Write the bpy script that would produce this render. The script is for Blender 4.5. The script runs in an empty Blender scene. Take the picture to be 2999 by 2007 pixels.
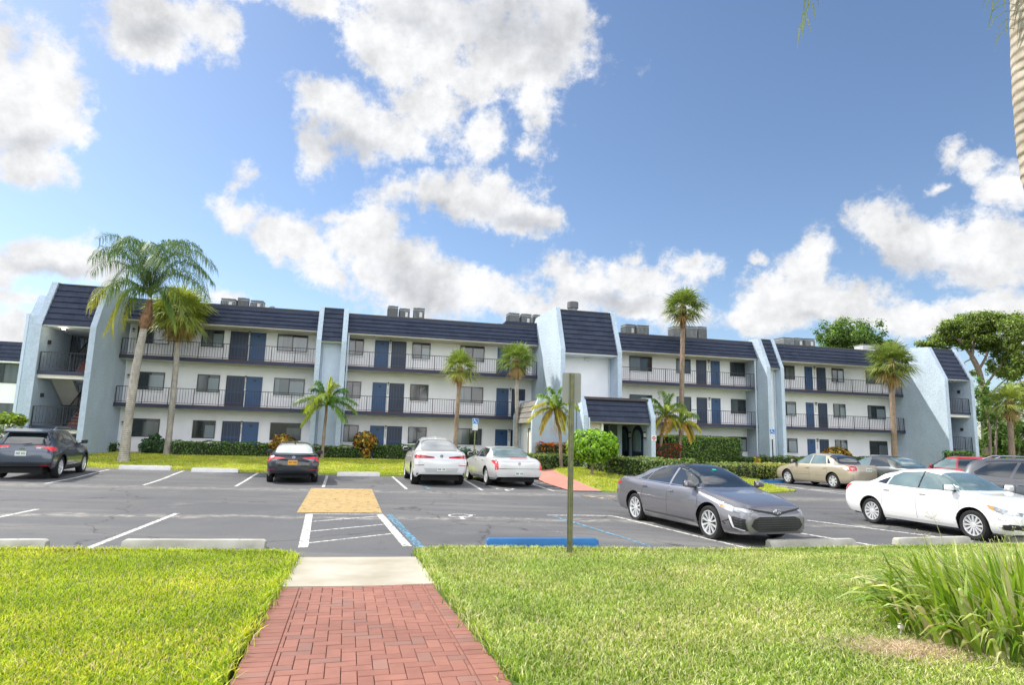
import bpy, math, random
import numpy as np
from mathutils import Vector, Matrix
from mathutils.geometry import delaunay_2d_cdt
from mathutils.bvhtree import BVHTree
R = math.radians
rnd = random.Random(7)
scn = bpy.context.scene
col = bpy.data.collections.new("scene"); scn.collection.children.link(col)

# ---------------------------------------------------------------- camera
CW, CHt, FPX = 2999.0, 2007.0, 1853.0
PITCH, ROLL, CAMZ = math.atan(280 / 1853), math.atan(.0276), 1.78
fwd = Vector((0, math.cos(PITCH), math.sin(PITCH)))
_u0 = Vector((0, -math.sin(PITCH), math.cos(PITCH))); _r0 = Vector((1, 0, 0))
right = math.cos(ROLL) * _r0 + math.sin(ROLL) * _u0
upv = -math.sin(ROLL) * _r0 + math.cos(ROLL) * _u0
cam_d = bpy.data.cameras.new("camera"); cam = bpy.data.objects.new("camera", cam_d); col.objects.link(cam)
cam.matrix_world = Matrix(((right.x, upv.x, -fwd.x, 0), (right.y, upv.y, -fwd.y, 0), (right.z, upv.z, -fwd.z, CAMZ), (0, 0, 0, 1)))
cam_d.sensor_width = 36; cam_d.lens = 36 * FPX / CW; cam_d.clip_end = 6000; cam_d.clip_start = .05
scn.camera = cam
def ray(px, py): return (px - CW / 2) / FPX * right - (py - CHt / 2) / FPX * upv + fwd
def G(px, py, z=0.):
    d = ray(px, py); t = (z - CAMZ) / d.z; return Vector((d.x * t, d.y * t, z))
def A(px, py, Y):
    d = ray(px, py); t = Y / d.y; return Vector((d.x * t, Y, CAMZ + d.z * t))

# ---------------------------------------------------------------- tagging
def tag(o, label=None, cat=None, group=None, kind=None):
    if label: o['label'] = label
    if cat: o['category'] = cat
    if group: o['group'] = group
    if kind: o['kind'] = kind
    return o
def empty(name, loc=(0, 0, 0), rz=0., parent=None):
    o = bpy.data.objects.new(name, None); col.objects.link(o); o.location = loc; o.rotation_euler = (0, 0, rz)
    o.empty_display_size = .2
    if parent: o.parent = parent
    return o
def thing(name, label, cat, loc=(0, 0, 0), rz=0., group=None):
    return tag(empty(name, loc, rz), label, cat, group)
def copy_tree(o, parent=None):
    c = o.copy(); col.objects.link(c)
    if parent is not None: c.parent = parent
    for ch in [x for x in bpy.data.objects if x.parent == o]:
        copy_tree(ch, c)
    return c

# ---------------------------------------------------------------- mesh builder
class MB:
    def __init__(s): s.v = []; s.f = []; s.m = []; s.c = []
    def add(s, vs, fs, mi=0, colr=None):
        b = len(s.v); s.v.extend([tuple(p) for p in vs]); s.f.extend([tuple(i + b for i in f) for f in fs]); s.m.extend([mi] * len(fs))
        s.c.extend([colr] * len(fs))
    def box(s, x0, x1, y0, y1, z0, z1, mi=0, M=None, colr=None):
        vs = [Vector((x, y, z)) for x in (x0, x1) for y in (y0, y1) for z in (z0, z1)]
        if M is not None: vs = [M @ p for p in vs]
        s.add(vs, [(0, 1, 3, 2), (4, 6, 7, 5), (0, 4, 5, 1), (2, 3, 7, 6), (0, 2, 6, 4), (1, 5, 7, 3)], mi, colr)
    def cbox(s, x0, x1, y0, y1, z0, z1, b=.01, mi=0, M=None):
        # chamfered box
        vs = []; 
        import itertools
        c = [(x0, x1), (y0, y1), (z0, z1)]
        pts = []
        for sx in (0, 1):
            for sy in (0, 1):
                for sz in (0, 1):
                    ix, iy, iz = (1 - 2 * sx) * b, (1 - 2 * sy) * b, (1 - 2 * sz) * b
                    X, Y, Z = c[0][sx], c[1][sy], c[2][sz]
                    pts += [(X, Y + iy, Z + iz), (X + ix, Y, Z + iz), (X + ix, Y + iy, Z)]
        def k(sx, sy, sz, a): return (sx * 4 + sy * 2 + sz) * 3 + a
        fs = []
        for a, (p, q) in enumerate(((1, 2), (0, 2), (0, 1))):
            for sgn in (0, 1):
                o = []
                for (i, j) in ((0, 0), (1, 0), (1, 1), (0, 1)):
                    t = [0, 0, 0]; t[a] = sgn; t[p] = i; t[q] = j; o.append(k(*t, a))
                fs.append(o)
        for a in range(3):
            p, q = [x for x in range(3) if x != a]
            for i in (0, 1):
                for j in (0, 1):
                    t0 = [0, 0, 0]; t0[p] = i; t0[q] = j; t1 = list(t0); t1[a] = 1
                    fs.append([k(*t0, p), k(*t0, q), k(*t1, q), k(*t1, p)])
        for sx in (0, 1):
            for sy in (0, 1):
                for sz in (0, 1): fs.append([k(sx, sy, sz, 0), k(sx, sy, sz, 1), k(sx, sy, sz, 2)])
        if M is not None: pts = [M @ Vector(p) for p in pts]
        s.add(pts, fs, mi)
    def prism(s, prof, a0, a1, axis='x', mi=0, M=None):
        # prof: list of 2D points; axis x -> (y,z) ; y -> (x,z) ; z -> (x,y)
        n = len(prof)
        def mk(t, p):
            return {'x': (t, p[0], p[1]), 'y': (p[0], t, p[1]), 'z': (p[0], p[1], t)}[axis]
        vs = [Vector(mk(a0, p)) for p in prof] + [Vector(mk(a1, p)) for p in prof]
        if M is not None: vs = [M @ p for p in vs]
        fs = [tuple(range(n)), tuple(range(2 * n - 1, n - 1, -1))] + [(i, i + n, (i + 1) % n + n, (i + 1) % n) for i in range(n)]
        s.add(vs, fs, mi)
    def tube(s, pts, rs, n=8, mi=0, cap=True):
        if not hasattr(rs, '__len__'): rs = [rs] * len(pts)
        pts = [Vector(p) for p in pts]; b = len(s.v); ref = None
        vs = []
        for i, p in enumerate(pts):
            t = (pts[min(i + 1, len(pts) - 1)] - pts[max(i - 1, 0)]).normalized()
            if ref is None: ref = Vector((1, 0, 0)) if abs(t.x) < .8 else Vector((0, 1, 0))
            a = (ref - t * ref.dot(t)).normalized(); ref = a; bb = t.cross(a)
            for k in range(n):
                th = 2 * math.pi * k / n; vs.append(p + rs[i] * (math.cos(th) * a + math.sin(th) * bb))
        fs = []
        for i in range(len(pts) - 1):
            for k in range(n):
                k2 = (k + 1) % n; fs.append((i * n + k, i * n + k2, (i + 1) * n + k2, (i + 1) * n + k))
        if cap: fs.append(tuple(range(n - 1, -1, -1))); fs.append(tuple((len(pts) - 1) * n + k for k in range(n)))
        s.add(vs, fs, mi)
    def lathe(s, prof, n=24, c=(0, 0, 0), axis='z', mi=0):
        vs = []
        for r, h in prof:
            for k in range(n):
                th = 2 * math.pi * k / n; a, b2 = r * math.cos(th), r * math.sin(th)
                q = {'z': (a, b2, h), 'y': (a, h, b2), 'x': (h, a, b2)}[axis]
                vs.append((q[0] + c[0], q[1] + c[1], q[2] + c[2]))
        fs = []
        for i in range(len(prof) - 1):
            for k in range(n):
                k2 = (k + 1) % n; fs.append((i * n + k, i * n + k2, (i + 1) * n + k2, (i + 1) * n + k))
        s.add(vs, fs, mi)
    def build(s, name, mats, parent=None, smooth=None, loc=None, rz=0.):
        me = bpy.data.meshes.new(name); me.from_pydata(s.v, [], s.f)
        if not isinstance(mats, (list, tuple)): mats = [mats]
        for m in mats: me.materials.append(m)
        if len(mats) > 1: me.polygons.foreach_set('material_index', s.m)
        if any(c is not None for c in s.c):
            at = me.color_attributes.new('Col', 'FLOAT_COLOR', 'CORNER'); arr = []
            for f, c in zip(s.f, s.c):
                c = c or (.5, .5, .5); arr.extend(([c[0], c[1], c[2], 1.]) * len(f))
            at.data.foreach_set('color', arr)
        me.update()
        if smooth is not None:
            me.polygons.foreach_set('use_smooth', [True] * len(me.polygons))
            if smooth < 180: me.set_sharp_from_angle(angle=R(smooth))
        o = bpy.data.objects.new(name, me); col.objects.link(o)
        if parent is not None: o.parent = parent
        if loc is not None: o.location = loc
        if rz: o.rotation_euler = (0, 0, rz)
        return o
def fast_mesh(name, verts, faces_n, nper, mats, colors=None, parent=None, smooth=False, matidx=None):
    """verts (N,3) array; faces all with nper corners, indices (M,nper); colors per face (M,3)"""
    me = bpy.data.meshes.new(name); M_ = len(faces_n)
    me.vertices.add(len(verts)); me.vertices.foreach_set('co', np.asarray(verts, np.float32).ravel())
    me.loops.add(M_ * nper); me.loops.foreach_set('vertex_index', np.asarray(faces_n, np.int32).ravel())
    me.polygons.add(M_); me.polygons.foreach_set('loop_start', np.arange(0, M_ * nper, nper, dtype=np.int32))
    me.update(calc_edges=True)
    if not isinstance(mats, (list, tuple)): mats = [mats]
    for m in mats: me.materials.append(m)
    if matidx is not None: me.polygons.foreach_set('material_index', np.asarray(matidx, np.int32))
    if colors is not None:
        at = me.color_attributes.new('Col', 'FLOAT_COLOR', 'CORNER')
        c = np.ones((M_, nper, 4), np.float32); c[:, :, :3] = np.asarray(colors, np.float32)[:, None, :]
        at.data.foreach_set('color', c.ravel())
    if smooth: me.polygons.foreach_set('use_smooth', np.ones(M_, bool))
    o = bpy.data.objects.new(name, me); col.objects.link(o)
    if parent is not None: o.parent = parent
    return o

# ---------------------------------------------------------------- materials
def nodes(m):
    m.use_nodes = True; nt = m.node_tree; return nt, nt.nodes, nt.links
MATS = {}
def M(name, c=(.5, .5, .5), rough=.6, var=.12, scale=4., bump=0., bscale=None, metal=0., coat=0., c2=None, detail=5., emit=None, spec=.5, stretch=(1, 1, 1), attr=False, transl=0., big=0.):
    if name in MATS: return MATS[name]
    m = bpy.data.materials.new(name); nt, N, L = nodes(m); MATS[name] = m
    b = N['Principled BSDF']; b.inputs['Roughness'].default_value = rough; b.inputs['Metallic'].default_value = metal
    b.inputs['Coat Weight'].default_value = coat; b.inputs['Coat Roughness'].default_value = .04
    b.inputs['Specular IOR Level'].default_value = spec
    tc = N.new('ShaderNodeTexCoord'); mp = N.new('ShaderNodeMapping'); mp.inputs['Scale'].default_value = stretch; L.new(tc.outputs['Object'], mp.inputs['Vector'])
    nz = N.new('ShaderNodeTexNoise'); nz.inputs['Scale'].default_value = scale; nz.inputs['Detail'].default_value = detail; L.new(mp.outputs[0], nz.inputs['Vector'])
    mix = N.new('ShaderNodeMix'); mix.data_type = 'RGBA'
    if c2 is None:
        c2 = tuple(min(1, x * (1 + var)) for x in c); c1 = tuple(x * (1 - var) for x in c)
    else: c1 = c
    rp = N.new('ShaderNodeMapRange'); rp.inputs['From Min'].default_value = .32; rp.inputs['From Max'].default_value = .68
    L.new(nz.outputs['Fac'], rp.inputs['Value']); L.new(rp.outputs[0], mix.inputs[0])
    mix.inputs[6].default_value = (*c1, 1); mix.inputs[7].default_value = (*c2, 1)
    out = mix.outputs[2]
    if big:
        n2 = N.new('ShaderNodeTexNoise'); n2.inputs['Scale'].default_value = scale * .09; n2.inputs['Detail'].default_value = 3; L.new(tc.outputs['Object'], n2.inputs['Vector'])
        r2 = N.new('ShaderNodeMapRange'); r2.inputs['From Min'].default_value = .3; r2.inputs['From Max'].default_value = .7; r2.inputs['To Min'].default_value = 1 - big; r2.inputs['To Max'].default_value = 1 + big
        L.new(n2.outputs['Fac'], r2.inputs['Value'])
        mm = N.new('ShaderNodeMix'); mm.data_type = 'RGBA'; mm.blend_type = 'MULTIPLY'; mm.inputs[0].default_value = 1; L.new(out, mm.inputs[6]); L.new(r2.outputs[0], mm.inputs[7]); out = mm.outputs[2]
    if attr:
        at = N.new('ShaderNodeAttribute'); at.attribute_name = 'Col'
        mm = N.new('ShaderNodeMix'); mm.data_type = 'RGBA'; mm.blend_type = 'MULTIPLY'; mm.inputs[0].default_value = 1
        L.new(at.outputs['Color'], mm.inputs[6]); L.new(out, mm.inputs[7]); out = mm.outputs[2]
    L.new(out, b.inputs['Base Color'])
    if bump:
        nb = N.new('ShaderNodeTexNoise'); nb.inputs['Scale'].default_value = bscale or scale * 8; nb.inputs['Detail'].default_value = 4; L.new(mp.outputs[0], nb.inputs['Vector'])
        bp = N.new('ShaderNodeBump'); bp.inputs['Strength'].default_value = 1.; bp.inputs['Distance'].default_value = bump; L.new(nb.outputs['Fac'], bp.inputs['Height']); L.new(bp.outputs[0], b.inputs['Normal'])
    if emit:
        b.inputs['Emission Color'].default_value = (*emit[:3], 1); b.inputs['Emission Strength'].default_value = emit[3]
    if transl:
        tr = N.new('ShaderNodeBsdfTranslucent'); ms = N.new('ShaderNodeMixShader'); ms.inputs[0].default_value = transl
        hs = N.new('ShaderNodeHueSaturation'); hs.inputs['Value'].default_value = 1.2; hs.inputs['Saturation'].default_value = 1.1; L.new(out, hs.inputs['Color']); L.new(hs.outputs[0], tr.inputs['Color'])
        o = N['Material Output']; L.new(b.outputs[0], ms.inputs[1]); L.new(tr.outputs[0], ms.inputs[2]); L.new(ms.outputs[0], o.inputs['Surface'])
    return m

# ---------------------------------------------------------------- light and sky
SUN_AZ = math.atan2(-.92, .39); SUN_EL = R(45)
sd = bpy.data.lights.new("sun", 'SUN'); sun = bpy.data.objects.new("sun", sd); col.objects.link(sun)
sd.energy = 5.4; sd.angle = R(.5); sd.color = (1., .95, .86)
sdir = Vector((math.sin(SUN_AZ) * math.cos(SUN_EL), math.cos(SUN_AZ) * math.cos(SUN_EL), math.sin(SUN_EL)))
sun.rotation_euler = sdir.to_track_quat('Z', 'Y').to_euler(); sun.location = (-20, 10, 30)
w = bpy.data.worlds.new("World"); scn.world = w; w.use_nodes = True
N = w.node_tree.nodes; L = w.node_tree.links; bg = N['Background']
sky = N.new('ShaderNodeTexSky'); sky.sky_type = 'NISHITA'; sky.sun_disc = False; sky.sun_elevation = SUN_EL; sky.sun_rotation = SUN_AZ
sky.altitude = 0; sky.air_density = 1.; sky.dust_density = .6; sky.ozone_density = 1.6
SKYS = .125
def math_n(op, a=None, b=None, c=None):
    n = N.new('ShaderNodeMath'); n.operation = op
    for i, x in enumerate((a, b, c)):
        if x is None: continue
        if isinstance(x, (int, float)): n.inputs[i].default_value = x
        else: L.new(x, n.inputs[i])
    return n.outputs[0]
tc = N.new('ShaderNodeTexCoord'); sp = N.new('ShaderNodeSeparateXYZ'); L.new(tc.outputs['Generated'], sp.inputs[0])
az = math_n('ARCTAN2', sp.outputs[0], sp.outputs[1]); el = math_n('ARCSINE', sp.outputs[2])
cb = N.new('ShaderNodeCombineXYZ'); L.new(az, cb.inputs[0]); L.new(el, cb.inputs[1])
# warp with noise so that outlines billow
wn = N.new('ShaderNodeTexNoise'); wn.inputs['Scale'].default_value = 7.; wn.inputs['Detail'].default_value = 6.; wn.inputs['Roughness'].default_value = .62
L.new(tc.outputs['Generated'], wn.inputs['Vector'])
wv = N.new('ShaderNodeVectorMath'); wv.operation = 'MULTIPLY_ADD'; L.new(wn.outputs['Color'], wv.inputs[0]); wv.inputs[1].default_value = (.10, .10, 0); wv.inputs[2].default_value = (-.05, -.05, 0)
pw = N.new('ShaderNodeVectorMath'); pw.operation = 'ADD'; L.new(cb.outputs[0], pw.inputs[0]); L.new(wv.outputs[0], pw.inputs[1])
def to_ae(px, py):
    d = ray(px, py).normalized(); return math.atan2(d.x, d.y), math.asin(d.z)
def blobs(lst, vec):
    """union of soft ellipses given by the direction they stand in; returns 1 in the middle, 0 at the rim, below 0 outside"""
    cur = None
    sx = N.new('ShaderNodeSeparateXYZ'); L.new(vec, sx.inputs[0])
    for (px, py, rx, ry, rot) in lst:
        a, e = to_ae(px, py); r = R(rot); dx, dy = math.cos(r), math.sin(r)
        a1, e1 = to_ae(px + rx * dx, py + rx * dy); a2, e2 = to_ae(px - ry * dy, py + ry * dx)
        u = Vector((a1 - a, e1 - e)); v = Vector((a2 - a, e2 - e))
        mp = N.new('ShaderNodeMapping'); mp.vector_type = 'TEXTURE'
        mp.inputs['Location'].default_value = (a, e, 0); mp.inputs['Rotation'].default_value = (0, 0, math.atan2(u.y, u.x)); mp.inputs['Scale'].default_value = (u.length, v.length, 1e6)
        cx_ = N.new('ShaderNodeCombineXYZ'); L.new(sx.outputs[0], cx_.inputs[0]); L.new(sx.outputs[1], cx_.inputs[1])
        if cur is not None: L.new(cur, cx_.inputs[2])   # (keeps the node chain sequential)
        L.new(cx_.outputs[0], mp.inputs['Vector'])
        dt = N.new('ShaderNodeVectorMath'); dt.operation = 'LENGTH'; L.new(mp.outputs[0], dt.inputs[0])
        k = min(1.15, .32 + math.sqrt(rx * ry) / 150)
        val = math_n('MULTIPLY_ADD', dt.outputs['Value'], -k, k)
        cur = val if cur is None else math_n('MAXIMUM', cur, val)
    return cur
CL = [ # main cloud banks, seen in these directions
 (130, 250, 150, 150, 30), (30, 330, 190, 170, 0), (150, 350, 130, 80, 20), (60, 470, 150, 90, 30), (-60, 200, 140, 200, 0),
 (430, 60, 180, 110, 10), (600, 60, 150, 90, 20), (680, 120, 60, 50, 0), (330, 20, 90, 60, 0),
 (1250, 60, 480, 130, 12), (1500, 130, 260, 190, 20), (1120, 130, 220, 90, 30), (1620, 60, 140, 150, 0), (1560, 290, 90, 80, 60), (1330, 230, 200, 90, 25), (900, 20, 200, 60, 15), (1500, -120, 500, 120, 0), (800, -25, 170, 62, 0),
 (980, 330, 130, 95, 0), (1120, 400, 240, 110, 5), (1250, 330, 140, 110, 0), (930, 440, 80, 90, 40), (1430, 400, 90, 110, 40), (1550, 430, 45, 30, 20),
 (725, 495, 62, 44, 0), (700, 535, 30, 36, 60),
 (720, 630, 90, 48, 25), (860, 700, 160, 80, 35), (1080, 690, 140, 130, 20), (1150, 800, 260, 120, 20), (1300, 850, 180, 80, 15), (950, 800, 130, 70, 40), (1010, 640, 90, 50, 0),
 (1280, 580, 190, 75, 10), (1450, 600, 200, 90, 20), (1480, 540, 110, 60, 0), (1600, 655, 90, 45, 20), (1180, 570, 100, 60, 0),
 (150, 760, 190, 80, 5), (250, 770, 130, 75, 10), (20, 800, 90, 60, 0), (60, 880, 150, 30, 5), (30, 980, 90, 60, 0), (640, 850, 75, 40, 10), (60, 930, 60, 30, 0),
 (1700, 860, 200, 100, 10), (1620, 800, 80, 60, 0), (2010, 790, 110, 50, -10), (1880, 840, 160, 70, 0), (1900, 920, 260, 60, 5), (1480, 880, 130, 60, 20), (1870, 760, 40, 40, 0), (1600, 930, 160, 50, 0),
 (2370, 790, 110, 80, -40), (2350, 880, 220, 80, 0), (2500, 880, 150, 90, 25), (2250, 930, 190, 50, 0), (2235, 785, 30, 16, 20), (2580, 960, 120, 50, 20), (2700, 960, 200, 60, 0),
 (2600, 670, 110, 95, 30), (2750, 720, 220, 110, 8), (2900, 680, 150, 90, 0), (2870, 800, 170, 60, 5), (2650, 740, 110, 60, 40), (2980, 720, 120, 120, 0),
 (2850, 470, 90, 60, 20), (2950, 520, 110, 70, 20), (2800, 440, 40, 40, 0), (2745, 550, 45, 18, -30), (2860, 900, 130, 50, 0), (2960, 940, 120, 80, 0),
]
D = blobs(CL, pw.outputs[0])
n1 = N.new('ShaderNodeTexNoise'); n1.inputs['Scale'].default_value = 15.; n1.inputs['Detail'].default_value = 12.; n1.inputs['Roughness'].default_value = .66; L.new(tc.outputs['Generated'], n1.inputs['Vector'])
n1b = N.new('ShaderNodeTexNoise'); n1b.inputs['Scale'].default_value = 44.; n1b.inputs['Detail'].default_value = 10.; n1b.inputs['Roughness'].default_value = .7; L.new(tc.outputs['Generated'], n1b.inputs['Vector'])
nn = math_n('ADD', math_n('MULTIPLY_ADD', n1.outputs['Fac'], 2.3, -1.14), math_n('MULTIPLY_ADD', n1b.outputs['Fac'], 1.0, -.50))
dens = math_n('ADD', D, nn)
# unseen clouds added as fill light (sides, overhead and behind)
n3 = N.new('ShaderNodeTexNoise'); n3.inputs['Scale'].default_value = 2.6; n3.inputs['Detail'].default_value = 8.; n3.inputs['Roughness'].default_value = .55; L.new(tc.outputs['Generated'], n3.inputs['Vector'])
other = math_n('MULTIPLY_ADD', n3.outputs['Fac'], 6., -2.75)
outm = math_n('SUBTRACT', math_n('MULTIPLY', math_n('ABSOLUTE', az), 1.15), .95)   # positive outside the front quarter
outm2 = math_n('MULTIPLY_ADD', el, 4., -2.9)
om = N.new('ShaderNodeClamp'); L.new(math_n('MULTIPLY', math_n('MAXIMUM', outm, outm2), 4.), om.inputs[0])
dens = math_n('MAXIMUM', dens, math_n('SUBTRACT', math_n('MULTIPLY', math_n('ADD', other, 2.), om.outputs[0]), 2.))
mr = N.new('ShaderNodeMapRange'); mr.interpolation_type = 'SMOOTHSTEP'; mr.inputs['From Min'].default_value = -.14; mr.inputs['From Max'].default_value = .56; L.new(dens, mr.inputs['Value'])
cover = mr.outputs[0]
GR = [(1500, 60, 330, 130, 10), (1200, 60, 200, 70, 15), (1600, 160, 120, 100, 0), (1500, -100, 500, 120, 0), (1180, 830, 190, 70, 25), (1050, 420, 200, 60, 5), (1250, 620, 150, 40, 10), (150, 800, 170, 40, 5), (450, 60, 150, 40, 0),
      (60, 400, 160, 60, 0), (1750, 900, 250, 45, 5), (2380, 920, 230, 45, 5), (2760, 790, 250, 70, 5), (2600, 780, 90, 40, 20), (1500, 640, 160, 40, 15), (2920, 560, 90, 30, 15)]
gD = blobs(GR, pw.outputs[0])
g2 = N.new('ShaderNodeTexNoise'); g2.inputs['Scale'].default_value = 6.; g2.inputs['Detail'].default_value = 6.; g2.inputs['Roughness'].default_value = .5; 
gm = N.new('ShaderNodeMapping'); gm.inputs['Location'].default_value = (.3, .2, .05); L.new(tc.outputs['Generated'], gm.inputs['Vector']); L.new(gm.outputs[0], g2.inputs['Vector'])
gg = math_n('ADD', math_n('MULTIPLY', gD, .9), math_n('MULTIPLY_ADD', g2.outputs['Fac'], 2.4, -1.15))
gr = N.new('ShaderNodeMapRange'); gr.interpolation_type = 'SMOOTHSTEP'; gr.inputs['From Min'].default_value = -.12; gr.inputs['From Max'].default_value = 1.05; L.new(gg, gr.inputs['Value'])
cc = N.new('ShaderNodeMix'); cc.data_type = 'RGBA'; L.new(gr.outputs[0], cc.inputs[0]); cc.inputs[6].default_value = (.93, .935, .95, 1); cc.inputs[7].default_value = (.62, .64, .68, 1)
# billow relief: density compared with the density a little towards the sun
def relief(scale, det, off):
    a_ = N.new('ShaderNodeTexNoise'); b_ = N.new('ShaderNodeTexNoise'); mv = N.new('ShaderNodeVectorMath'); mv.operation = 'ADD'; L.new(tc.outputs['Generated'], mv.inputs[0]); mv.inputs[1].default_value = tuple(sdir * off)
    for q in (a_, b_): q.inputs['Scale'].default_value = scale; q.inputs['Detail'].default_value = det; q.inputs['Roughness'].default_value = .6
    L.new(tc.outputs['Generated'], a_.inputs['Vector']); L.new(mv.outputs[0], b_.inputs['Vector']); return math_n('SUBTRACT', a_.outputs['Fac'], b_.outputs['Fac'])
rel = math_n('ADD', math_n('MULTIPLY', relief(8., 6., .03), 1.0), math_n('MULTIPLY', relief(24., 5., .008), .45))
rel = math_n('ADD', rel, 1.)
# brighter clouds away from the front (unseen, boosted to fill the facade)
bk_ = N.new('ShaderNodeClamp'); L.new(math_n('MULTIPLY_ADD', sp.outputs[1], -1.6, -.1), bk_.inputs[0])
bri = math_n('ADD', math_n('MULTIPLY_ADD', om.outputs[0], .6, 1.), math_n('MULTIPLY', bk_.outputs[0], 1.75))
cm2 = N.new('ShaderNodeVectorMath'); cm2.operation = 'SCALE'; L.new(cc.outputs[2], cm2.inputs[0]); L.new(math_n('MULTIPLY', bri, rel), cm2.inputs['Scale'])
skm = N.new('ShaderNodeVectorMath'); skm.operation = 'MULTIPLY'; L.new(sky.outputs[0], skm.inputs[0]); skm.inputs[1].default_value = (SKYS * 1.22, SKYS * 1.28, SKYS * 1.36)
mixw = N.new('ShaderNodeMix'); mixw.data_type = 'RGBA'; L.new(cover, mixw.inputs[0]); L.new(skm.outputs[0], mixw.inputs[6]); L.new(cm2.outputs[0], mixw.inputs[7])
L.new(mixw.outputs[2], bg.inputs['Color']); bg.inputs['Strength'].default_value = 1.
scn.view_settings.view_transform = 'Standard'; scn.view_settings.look = 'None'; scn.view_settings.exposure = 0
scn.cycles.max_bounces = 6; scn.cycles.diffuse_bounces = 3; scn.cycles.glossy_bounces = 3; scn.cycles.transparent_max_bounces = 8
scn.cycles.use_adaptive_sampling = True; scn.cycles.adaptive_threshold = .02
try: scn.cycles.use_denoising = True
except Exception: pass
# ---------------------------------------------------------------- ground
def sheet(name, poly, zf, mats, kind='structure', cell=.7, skirt=.0, label=None, cat=None, uneven=0.):
    """flat-ish sheet over a polygon, with its height from zf(x,y); skirt drops its rim"""
    P = [Vector((p[0], p[1])) for p in poly]; n = len(P)
    xs = [p.x for p in P]; ys = [p.y for p in P]
    def inside(x, y):
        c = False; j = n - 1
        for i in range(n):
            if (P[i].y > y) != (P[j].y > y) and x < (P[j].x - P[i].x) * (y - P[i].y) / (P[j].y - P[i].y) + P[i].x: c = not c
            j = i
        return c
    rim = []
    for i in range(n):
        a, b = P[i], P[(i + 1) % n]; k = max(1, int((b - a).length / (cell)))
        for t in range(k): rim.append(a.lerp(b, t / k))
    pts = list(rim); x = min(xs) + cell / 2
    while x < max(xs):
        y = min(ys) + cell / 2
        while y < max(ys):
            if inside(x, y): pts.append(Vector((x, y)))
            y += cell
        x += cell
    edges = [(i, (i + 1) % len(rim)) for i in range(len(rim))]
    r = delaunay_2d_cdt(pts, edges, [], 1, 1e-5)
    mb = MB(); vs = [(p.x, p.y, zf(p.x, p.y)) for p in r[0]]
    mb.add(vs, [tuple(f) for f in r[2]])
    # make faces point up
    if mb.f:
        a, b, c = [Vector(mb.v[i]) for i in mb.f[0][:3]]
        if (b - a).cross(c - a).z < 0: mb.f = [tuple(reversed(f)) for f in mb.f]
    if skirt:
        vs = []; m = len(rim)
        for p in rim: z = zf(p.x, p.y); vs += [(p.x, p.y, z), (p.x, p.y, z - skirt)]
        mb.add(vs, [(2 * i, 2 * i + 1, (2 * i + 3) % (2 * m), (2 * i + 2) % (2 * m)) for i in range(m)])
    o = mb.build(name, mats, smooth=60); tag(o, label, cat, kind=kind); return o
def interp(x, pts):
    if x <= pts[0][0]: return pts[0][1]
    for (a, b), (c, d) in zip(pts, pts[1:]):
        if x <= c: return b + (d - b) * (x - a) / (c - a)
    return pts[-1][1]
def sst(a, b, x):
    t = min(1, max(0, (x - a) / (b - a))); return t * t * (3 - 2 * t)
NEAR = [(-45, 3.4), (-7.06, 9.17), (-3.12, 9.64), (-1.35, 9.98), (-1.0, 10.26), (2.31, 10.65), (4.03, 11.08), (5.68, 11.68), (7.73, 12.19), (12, 13.3), (30, 18)]
def zlot(x, y): return -.07 * sst(1.5, 5, x) * (1 - sst(17, 23, y)) + .07 * sst(22, 26, y) * sst(-8, -14, x) 
def znear(x, y): 
    d = interp(x, NEAR) - y
    return .035 + .165 * min(1, max(0, d / 5.6)) + zlot(x, y) * (1 - sst(0, 2, d))
FARE = [(-60, 18), (-40, 22.5), (-17.2, 26.9), (-14, 26.75), (-8.3, 27.85), (-2, 28.15), (1.2, 28.3), (11, 30), (60, 45)]
def zfar(x, y): return .05 + .3 * sst(0, 9, y - interp(x, [(-60, 18), (-17, 27), (0, 28.2), (3.3, 22.7), (11, 25), (15, 36), (50, 46)]))

asph = bpy.data.materials.new('asphalt'); nt, n_, l_ = nodes(asph); b = n_['Principled BSDF']; b.inputs['Roughness'].default_value = .85
tcx = n_.new('ShaderNodeTexCoord')
def nz(scale, detail=5, rough=.5, vec=None, sx=None):
    n = n_.new('ShaderNodeTexNoise'); n.inputs['Scale'].default_value = scale; n.inputs['Detail'].default_value = detail; n.inputs['Roughness'].default_value = rough
    if sx:
        mp = n_.new('ShaderNodeMapping'); mp.inputs['Scale'].default_value = sx[:3]; mp.inputs['Rotation'].default_value = (0, 0, sx[3] if len(sx) > 3 else 0); l_.new(tcx.outputs['Object'], mp.inputs['Vector']); l_.new(mp.outputs[0], n.inputs['Vector'])
    else: l_.new(tcx.outputs['Object'], n.inputs['Vector'])
    return n.outputs['Fac']
def rampf(v, a, b, c, d):
    m = n_.new('ShaderNodeMapRange'); m.inputs['From Min'].default_value = a; m.inputs['From Max'].default_value = b; m.inputs['To Min'].default_value = c; m.inputs['To Max'].default_value = d; l_.new(v, m.inputs['Value']); return m.outputs[0]
def mixc(f, a, b, mode='MIX'):
    m = n_.new('ShaderNodeMix'); m.data_type = 'RGBA'; m.blend_type = mode
    for i, x in ((0, f), (6, a), (7, b)):
        if isinstance(x, (float, int)): m.inputs[i].default_value = x
        elif isinstance(x, tuple): m.inputs[i].default_value = (*x, 1)
        else: l_.new(x, m.inputs[i])
    return m.outputs[2]
c0 = mixc(rampf(nz(170, 2), .38, .62, 0, 1), (.042, .044, .050), (.17, .172, .18))
c0 = mixc(rampf(nz(.35, 4), .4, .65, 0, .55), c0, (.14, .138, .135))
c0 = mixc(rampf(nz(1.2, 6, .6, sx=(.12, 1, 1, R(-8))), .52, .75, 0, .5), c0, (.30, .28, .25))
c0 = mixc(rampf(nz(2.2, 5, .65), .58, .72, 0, .5), c0, (.045, .045, .048))
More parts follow.
